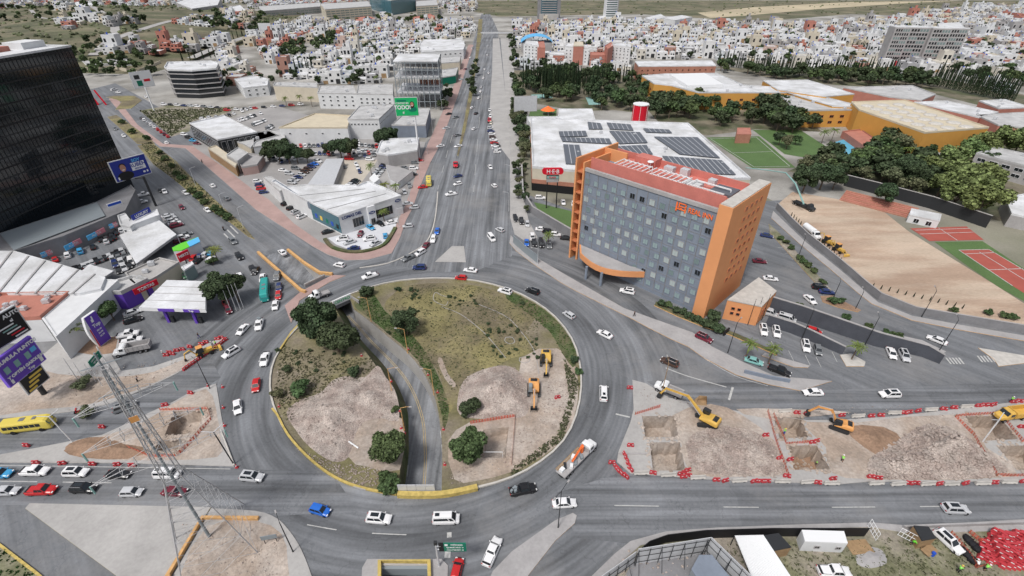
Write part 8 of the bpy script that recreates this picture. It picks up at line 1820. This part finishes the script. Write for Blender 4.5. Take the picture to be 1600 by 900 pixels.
text_mesh('lettering', 'MÉXICO', .52, 'pure_white', r, T(3.4, -.1, 6.65) @ RX, .01, .01); text_mesh('lettering', 'QUERÉTARO →', .4, 'pure_white', r, T(3.1, -.1, 5.9) @ RX, .01, .01); text_mesh('lettering', 'MONTERREY →', .4, 'pure_white', r, T(3.1, -.1, 5.15) @ RX, .01, .01); lb(r, 'shield', 'pure_white', (1.45, 1.95, -.12, -.09, 6.4, 6.9))
r, w_ = panel_frame((146,573), (157,560), 5, 7, 'direction_sign', 'small tilted green road sign above the bare strip at the left', 'sign')
lb(r, 'board', 'sign_green', (-w_/2-.6, w_/2+.6, -.06, .06, 5, 7)); text_mesh('lettering', 'CENTRO →', .55, 'pure_white', r, T(0, -.09, 6.4) @ RX, .01, .01); text_mesh('lettering', 'MÉXICO', .55, 'pure_white', r, T(0, -.09, 5.6) @ RX, .01, .01); b = MB(); b.tube([(w_/2+.8, 0, 0), (w_/2+.8, 0, 8)], .13, 6); b.build('post', 'pure_white', r, local=True)
r = thing('info_board', P(424,848,.17), .2, 'small grey board standing on the pavement at the lower left', 'sign'); lb(r, 'board', 'machine_grey', (-1.3, 1.3, -.05, .05, 1.2, 2.3)); lb(r, 'leg', 'dark_metal', (-1, -.92, 0, .1, 0, 1.2)); lb(r, 'leg', 'dark_metal', (.92, 1, 0, .1, 0, 1.2))
# red sculpture by the tower
r = thing('sculpture', P(153,164), 0, 'tall red angular steel sculpture beside the black tower', 'sculpture')
b = MB(); b.tube([(0, 0, 0), (-3, 0, 8), (-9, 0, 22)], 1.3, 4); b.tube([(-9, 0, 22), (-5, 0, 19), (-12, 0, 27)], 1.1, 4); b.build('beam', 'sign_red', r, local=True); b = MB(); b.tube([(6, 0, 0), (2, 0, 10)], .7, 4); b.tube([(2, 0, 10), (3.5, 0, 6)], .6, 4); b.build('beam', 'sign_red', r, local=True)
mat('steel', (.42, .42, .43), rough=.6, metal=.3)
py = thing('lattice_pylon', P(338, 852, .17), .62, 'galvanised lattice power pylon towering over the left boulevard', 'pylon')
HT = 42; wz = lambda z: 5.6*(1-z/20)+1.3*(z/20) if z < 20 else 1.15-.75*(z-20)/(HT-20)
def mem(nm, segs, r_=.06):
    b = MB()
    for a, e in segs: b.tube([a, e], r_, 4, False)
    return b.build(nm, 'steel', py, local=True)
cn4 = ((-1, -1), (1, -1), (1, 1), (-1, 1))
for sx, sy in cn4: mem('leg', [((sx*wz(0), sy*wz(0), 0), (sx*wz(20), sy*wz(20), 20)), ((sx*wz(20), sy*wz(20), 20), (sx*wz(HT), sy*wz(HT), HT))], .08)
lv = [0, 5, 9.5, 13.5, 17, 20, 22.5, 25, 27.5, 30, 32.5, 35, 37.5, 40, HT]
for i in range(len(lv)-1):
    z0, z1 = lv[i], lv[i+1]; sg = []
    for k in range(4):
        a, e = cn4[k], cn4[(k+1) % 4]; p = lambda c, z: (c[0]*wz(z), c[1]*wz(z), z)
        sg += [(p(a, z0), p(e, z1)), (p(e, z0), p(a, z1)), (p(a, z1), p(e, z1))]
        if z0 < 10: m0 = tuple((Vector(p(a, z0))+Vector(p(e, z0)))/2); sg += [(m0, p(a, (z0+z1)/2)), (m0, p(e, (z0+z1)/2))]
    mem('bracing', sg, .035)
for z, L_ in ((24, 8.5), (30, 7), (36, 5.6)):
    for s in (-1, 1):
        w0 = wz(z); tip = (s*L_, 0, z+.2); sg = [((s*w0, w0, z), tip), ((s*w0, -w0, z), tip), ((s*w0, w0, z+2), tip), ((s*w0, -w0, z+2), tip)]
        for t in (.25, .5, .75):
            A_ = [Vector(q_[0]).lerp(Vector(q_[1]), t) for q_ in sg[:4]]; sg += [(tuple(A_[0]), tuple(A_[1])), (tuple(A_[0]), tuple(A_[2])), (tuple(A_[1]), tuple(A_[3])), (tuple(A_[2]), tuple(A_[3]))]
        mem('cross_arm', sg, .038); b = MB(); b.tube([tip, (tip[0], 0, z-1.4)], .12, 6); b.build('insulator', 'court_teal', py, local=True)
lb(py, 'warning_plate', 'machine_orange', (-.5, .5, -1.3, -1.25, 33, 34))
mp_ = thing('monopole', P(327, 838, .17), 0, 'tall tapering grey steel pole standing inside the pylon outline', 'pole'); b = MB(); b.tube([(0, 0, 0), (0, 0, 22), (0, 0, 43)], [.26, .2, .12], 10); b.build('shaft', 'machine_grey', mp_, local=True)
for z, a in ((41, .6), (36, .6)): b = MB(); b.tube([(-2.2*math.cos(a), -2.2*math.sin(a), z), (2.2*math.cos(a), 2.2*math.sin(a), z)], .08, 5); b.build('cross_arm', 'machine_grey', mp_, local=True)
for x, y, h in ((113,690,8),(365,725,10),(1345,705,0),(1535,690,7)):
    if h: r = thing('forked_pole', P(x, y, .2), .4, f'white forked lamp pole at the {"left excavation" if x < 200 else "roundabout end of the left excavation" if x < 500 else "far right pits"}', 'pole'); b = MB(); b.tube([(0, 0, 0), (-.6, 0, h)], .12, 6); b.build('pole', 'pure_white' if x != 365 else 'dark_metal', r, local=True); b = MB(); b.tube([(-.6, 0, h), (-2.6, .4, h+.6)], .08, 5); b.build('arm', 'galv', r, local=True); b = MB(); b.tube([(-.6, 0, h), (1.2, .5, h+1)], .08, 5); b.build('arm', 'galv', r, local=True)
# conduits lying about
for (a, e, m_, lb_) in (((345,672),(366,727),'kerb','long pale beam lying at the right of the left excavation'), ((966,708),(1012,709),'slab','grey pipe lying at the corner of the right excavation'), ((545,690),(560,700),'pure_white','white plank on the lower left of the island')):
    b = MB(); p, q = P(*a, .3), P(*e, .3); b.tube([p, q], .18, 6); tag(b.build('pipe', m_), lb_, 'pipe')
for x, y, lx in ((1510,842,'upper'),(1505,862,'lower')):
    b = MB()
    for i in range(6): p = P(x+i*3.2, y+i*3.6, 0); b.blob((p.x, p.y, .35), (.8, .7, .5), 1, .25)
    tag(b.build('tarpaulin_heap', 'black'), f'{lx} black plastic heap beside the orange net in the compound', 'heap')
q = P(1450,862); b = MB(); b.box((q.x, q.y, .5), (2.6, 1.4, .1), .4); b.box((q.x-1, q.y, .25), (.1, 1, .5)); b.box((q.x+1, q.y, .25), (.1, 1, .5)); tag(b.build('table', 'wood'), 'plywood table before the flat roofed hut', 'table')
q = P(1456,868); b = MB(); b.tube([(q.x, q.y, .05), (q.x, q.y, .95)], .3, 10); tag(b.build('barrel', 'blue'), 'blue barrel beside the plywood table', 'barrel')
q = P(1342,855); b = MB(); b.box((q.x, q.y, .12), (4, 2.4, .12), .1); tag(b.build('plywood_sheet', 'wood'), 'plywood sheet lying right of the site cabin', 'board')

def body_mesh(name, J, Eg, rad):
    me = bpy.data.meshes.new(name); me.from_pydata(J, Eg, []); o = bpy.data.objects.new('tmp', me); C.objects.link(o)
    o.modifiers.new('s', 'SKIN'); sv = me.skin_vertices[0].data
    for i, r_ in enumerate(rad): sv[i].radius = (r_, r_)
    sv[0].use_root = True; ss = o.modifiers.new('d', 'SUBSURF'); ss.levels = 1
    bpy.context.view_layer.update(); m2 = bpy.data.meshes.new_from_object(o.evaluated_get(bpy.context.evaluated_depsgraph_get())); bpy.data.objects.remove(o)
    m2.materials.clear(); m2.materials.append(M['skin']); m2.name = name; return m2
def pose(lean, step, arm):
    """joints: pelvis, chest, neck, head, shoulders, elbows, hands, knees, feet; +x is forwards"""
    sn, cs = math.sin(lean), math.cos(lean); up = lambda d, y, f=0: (sn*d+f, y, .93*(1-.12*sn)+cs*d)
    J = [up(0, 0), up(.3, 0), up(.52, 0), up(.62, 0, .03), up(.75, 0, .04)]
    for s in (-1, 1):
        J += [up(.48, s*.2), (up(.48, 0)[0]+.08*arm+.06, s*.27, up(.48, 0)[2]-.28+.05*arm), (up(.48, 0)[0]+.3*arm+.1, s*.24, up(.48, 0)[2]-.5+.25*arm)]
        J += [(0, s*.1, .88*(1-.12*sn)), (.06+s*step*.5, s*.12, .48), (-.03+s*step, s*.13, .07), (.15+s*step, s*.14, .04)]
    Eg = [(0,1),(1,2),(2,3),(3,4)]
    for k in (5, 12): Eg += [(2,k),(k,k+1),(k+1,k+2),(0,k+3),(k+3,k+4),(k+4,k+5),(k+5,k+6)]
    rad = [.14, .15, .09, .085, .1]+[.07, .05, .035, .1, .065, .045, .035]*2
    return J, Eg, rad
POSES = [pose(0, .0, .2), pose(.9, .12, 1.2), pose(.05, .25, .5), pose(.35, .05, 1.0)]
PB = [body_mesh('body', *p) for p in POSES]
def person(x, y, pi, ang, shirt, trousers, label, helmet='pure_white', z=.18, sit=0.0):
    r = thing('person', P(x, y, z)+Vector((0, 0, sit)), ang, label, 'person'); J = [Vector(j) for j in POSES[pi][0]]
    obj_at('body', PB[pi], (0, 0, 0), 0, r)
    b = MB(); b.tube([J[0], J[1], J[2]], [.17, .2, .15], 10)
    for k in (5, 12): b.tube([J[k].lerp(J[2], .2), J[k], J[k].lerp(J[k+1], .8)], [.11, .1, .075], 8)
    b.build('shirt', shirt, r, local=True, smooth=True)
    b = MB()
    for k in (8, 15): b.tube([J[0].lerp(J[k], .7), J[k], J[k+1], J[k+2]], [.13, .125, .09, .075], 8)
    b.build('trousers', trousers, r, local=True, smooth=True)
    for k in (10, 17): b = MB(); b.box(tuple(J[k].lerp(J[k+1], .4)+Vector((.02, 0, -.01))), (.28, .11, .1), taper=.8); b.build('shoe', 'black', r, local=True)
    b = MB(); h = J[4]; b.blob((h.x, h.y, h.z+.05), (.135, .12, .1), 2, 0); b.build('helmet' if helmet != 'hair' else 'hair', helmet, r, local=True, smooth=True)
    if helmet != 'hair': b = MB(); b.tube([(h.x+.02, h.y, h.z+.03), (h.x+.02, h.y, h.z+.05)], .165, 12); b.build('helmet_brim', helmet, r, local=True)
    return r
pit = lambda k: -PITS[k][1]
person(1243,702,3,2.2,'hivis','blue','worker in green vest at the upper left corner of the middle lower pit',z=pit('f')); person(1274,727,1,.4,'hivis','dark_metal','bending worker in green vest low in the middle lower pit',z=pit('f'))
person(1315,721,1,1.0,'hivis','dark_metal','worker in a yellow vest bending right of the middle lower pit'); person(1224,678,0,0,'hivis','blue','worker in yellow vest between the two middle pits','yellow_print')
person(1423,850,1,-.6,'lime','dark_metal','worker in bright green bending by the tube fence',z=.06); person(1525,886,1,1.2,'pure_white','dark_metal','left one of two white shirted workers by the barrier store',z=.06); person(1537,890,1,.2,'hivis','dark_metal','right one of two workers by the barrier store',z=.06); person(1496,893,3,.5,'hivis','dark_metal','worker in yellow at the lower edge of the compound','yellow_print',z=.06); person(1578,628,0,0,'hivis','dark_metal','worker beside the yellow dump truck at the right edge')
person(333,541,1,2.5,'machine_grey','dark_metal','worker crouching inside the fenced backhoe area','pure_white',z=.1); person(338,540,0,1,'hivis','dark_metal','worker in green standing in the fenced backhoe area','hair',z=.1); person(256,556,0,1,'slab','dark_metal','worker at the left end of the red barriers near the dump truck','pure_white',z=.05)
person(991,494,2,2.6,'black','dark_metal','pedestrian in black walking on the pavement before the hotel','hair'); person(311,528,2,.5,'dark_metal','blue','pedestrian crossing the petrol station forecourt','hair',z=.05); person(215,596,3,.5,'slab','black','person on the bare strip above the side road','hair')
def motorbike(x, y, dx, dy, m, label, plabel, shirt):
    a = heading(x, y, dx, dy); r = thing('motorcycle', P(x, y, .04), a, label, 'motorcycle')
    for x_ in (-.65, .65): b = MB(); b.tube([(x_, -.06, .31), (x_, .06, .31)], .31, 12); b.build('wheel', 'tyre', r, local=True)
    b = MB(); b.box((0, 0, .55), (1.0, .26, .34)); b.box((.25, 0, .82), (.5, .28, .2), taper=.7); b.tube([(.65, 0, .35), (.45, 0, 1.0)], .05, 5); b.build('frame', m, r, local=True); b = MB(); b.box((-.35, 0, .8), (.65, .26, .1)); b.build('seat', 'black', r, local=True); b = MB(); b.tube([(.42, -.36, 1.05), (.42, .36, 1.05)], .03, 5); b.build('handlebar', 'dark_metal', r, local=True)
    p = person(x, y, 3, a, shirt, 'black', plabel, 'sign_red' if m == 'sign_red' else 'black', z=.04); p.location.z = .1; p.location -= Vector((math.cos(a)*.3, math.sin(a)*.3, 0)); 
motorbike(124,646,1,-.2,'sign_red','red motorcycle on the side road ahead of the yellow bus','rider in red on the red motorcycle ahead of the bus','sign_red'); motorbike(350,360,.8,.9,'black','black motorcycle on the diagonal boulevard','rider in black on the diagonal boulevard','black'); motorbike(316,254,.8,.9,'black','dark motorcycle on the pink paved side of the boulevard','rider in grey on the pink side of the boulevard','machine_grey')
# ================================================================= LABELS OF THE REPEATS
LAND = [(60,200,'near the black glass tower'),(250,440,'near the petrol station'),(80,430,'near the left warehouse'),(300,105,'near the curved dark office'),(560,320,'near the white showroom'),(480,190,'near the tan roofed warehouse'),
        (650,130,'near the steel frame tower'),(610,10,'near the blue glass office'),(850,15,'near the dark blue tower'),(952,20,'near the slim white tower'),(900,85,'near the white and terracotta apartments'),(960,230,'near the white supermarket'),(1050,380,'near the grey hotel'),
        (1050,100,'near the brick block'),(1200,165,'near the orange club'),(1430,190,'near the skylight hall'),(1430,80,'near the wide apartment slab'),(1400,400,'near the dirt field'),(1570,420,'near the tennis court'),(665,600,'on the roundabout'),
        (100,40,'on the upper left hill'),(420,60,'below the ridge'),(520,90,'between steel frame and ridge'),(720,60,'by the footbridge'),(1070,28,'near the large far shed'),(1200,70,'above the cypress row'),(1550,60,'at the upper right'),(1300,60,'left of the apartment slab'),(1300,700,'in the right excavation'),(200,650,'in the left excavation'),(1300,850,'in the works compound'),(120,740,'on the left boulevard'),(800,120,'in the dark park')]
NUM = ['first','second','third','fourth','fifth','sixth','seventh','eighth','ninth','tenth','eleventh','twelfth','thirteenth','fourteenth','fifteenth','sixteenth','seventeenth','eighteenth','nineteenth','twentieth']
def ordn(i):
    i += 1
    if i <= 20: return NUM[i-1]
    return f"{i}{'th' if 10 < i % 100 < 14 else {1: 'st', 2: 'nd', 3: 'rd'}.get(i % 10, 'th')}"
buckets = {}
for o, look, where in DEFER:
    px_, py_ = proj(o.location)
    if not where: where = min(LAND, key=lambda q: (q[0]-px_)**2+(2.2*(q[1]-py_))**2)[2]
    buckets.setdefault((look, where), []).append((px_, py_, o))
for (look, where), L_ in buckets.items():
    L_.sort(key=lambda q: q[0])
    for i, (a, b_, o) in enumerate(L_):
        o['label'] = f'{look} {where}' if len(L_) == 1 else f'{look} {where}, {ordn(i)} from the left'
    if len(L_) > 1:
        for a, b_, o in L_:
            if not o.get('group'): o['group'] = look+'s'
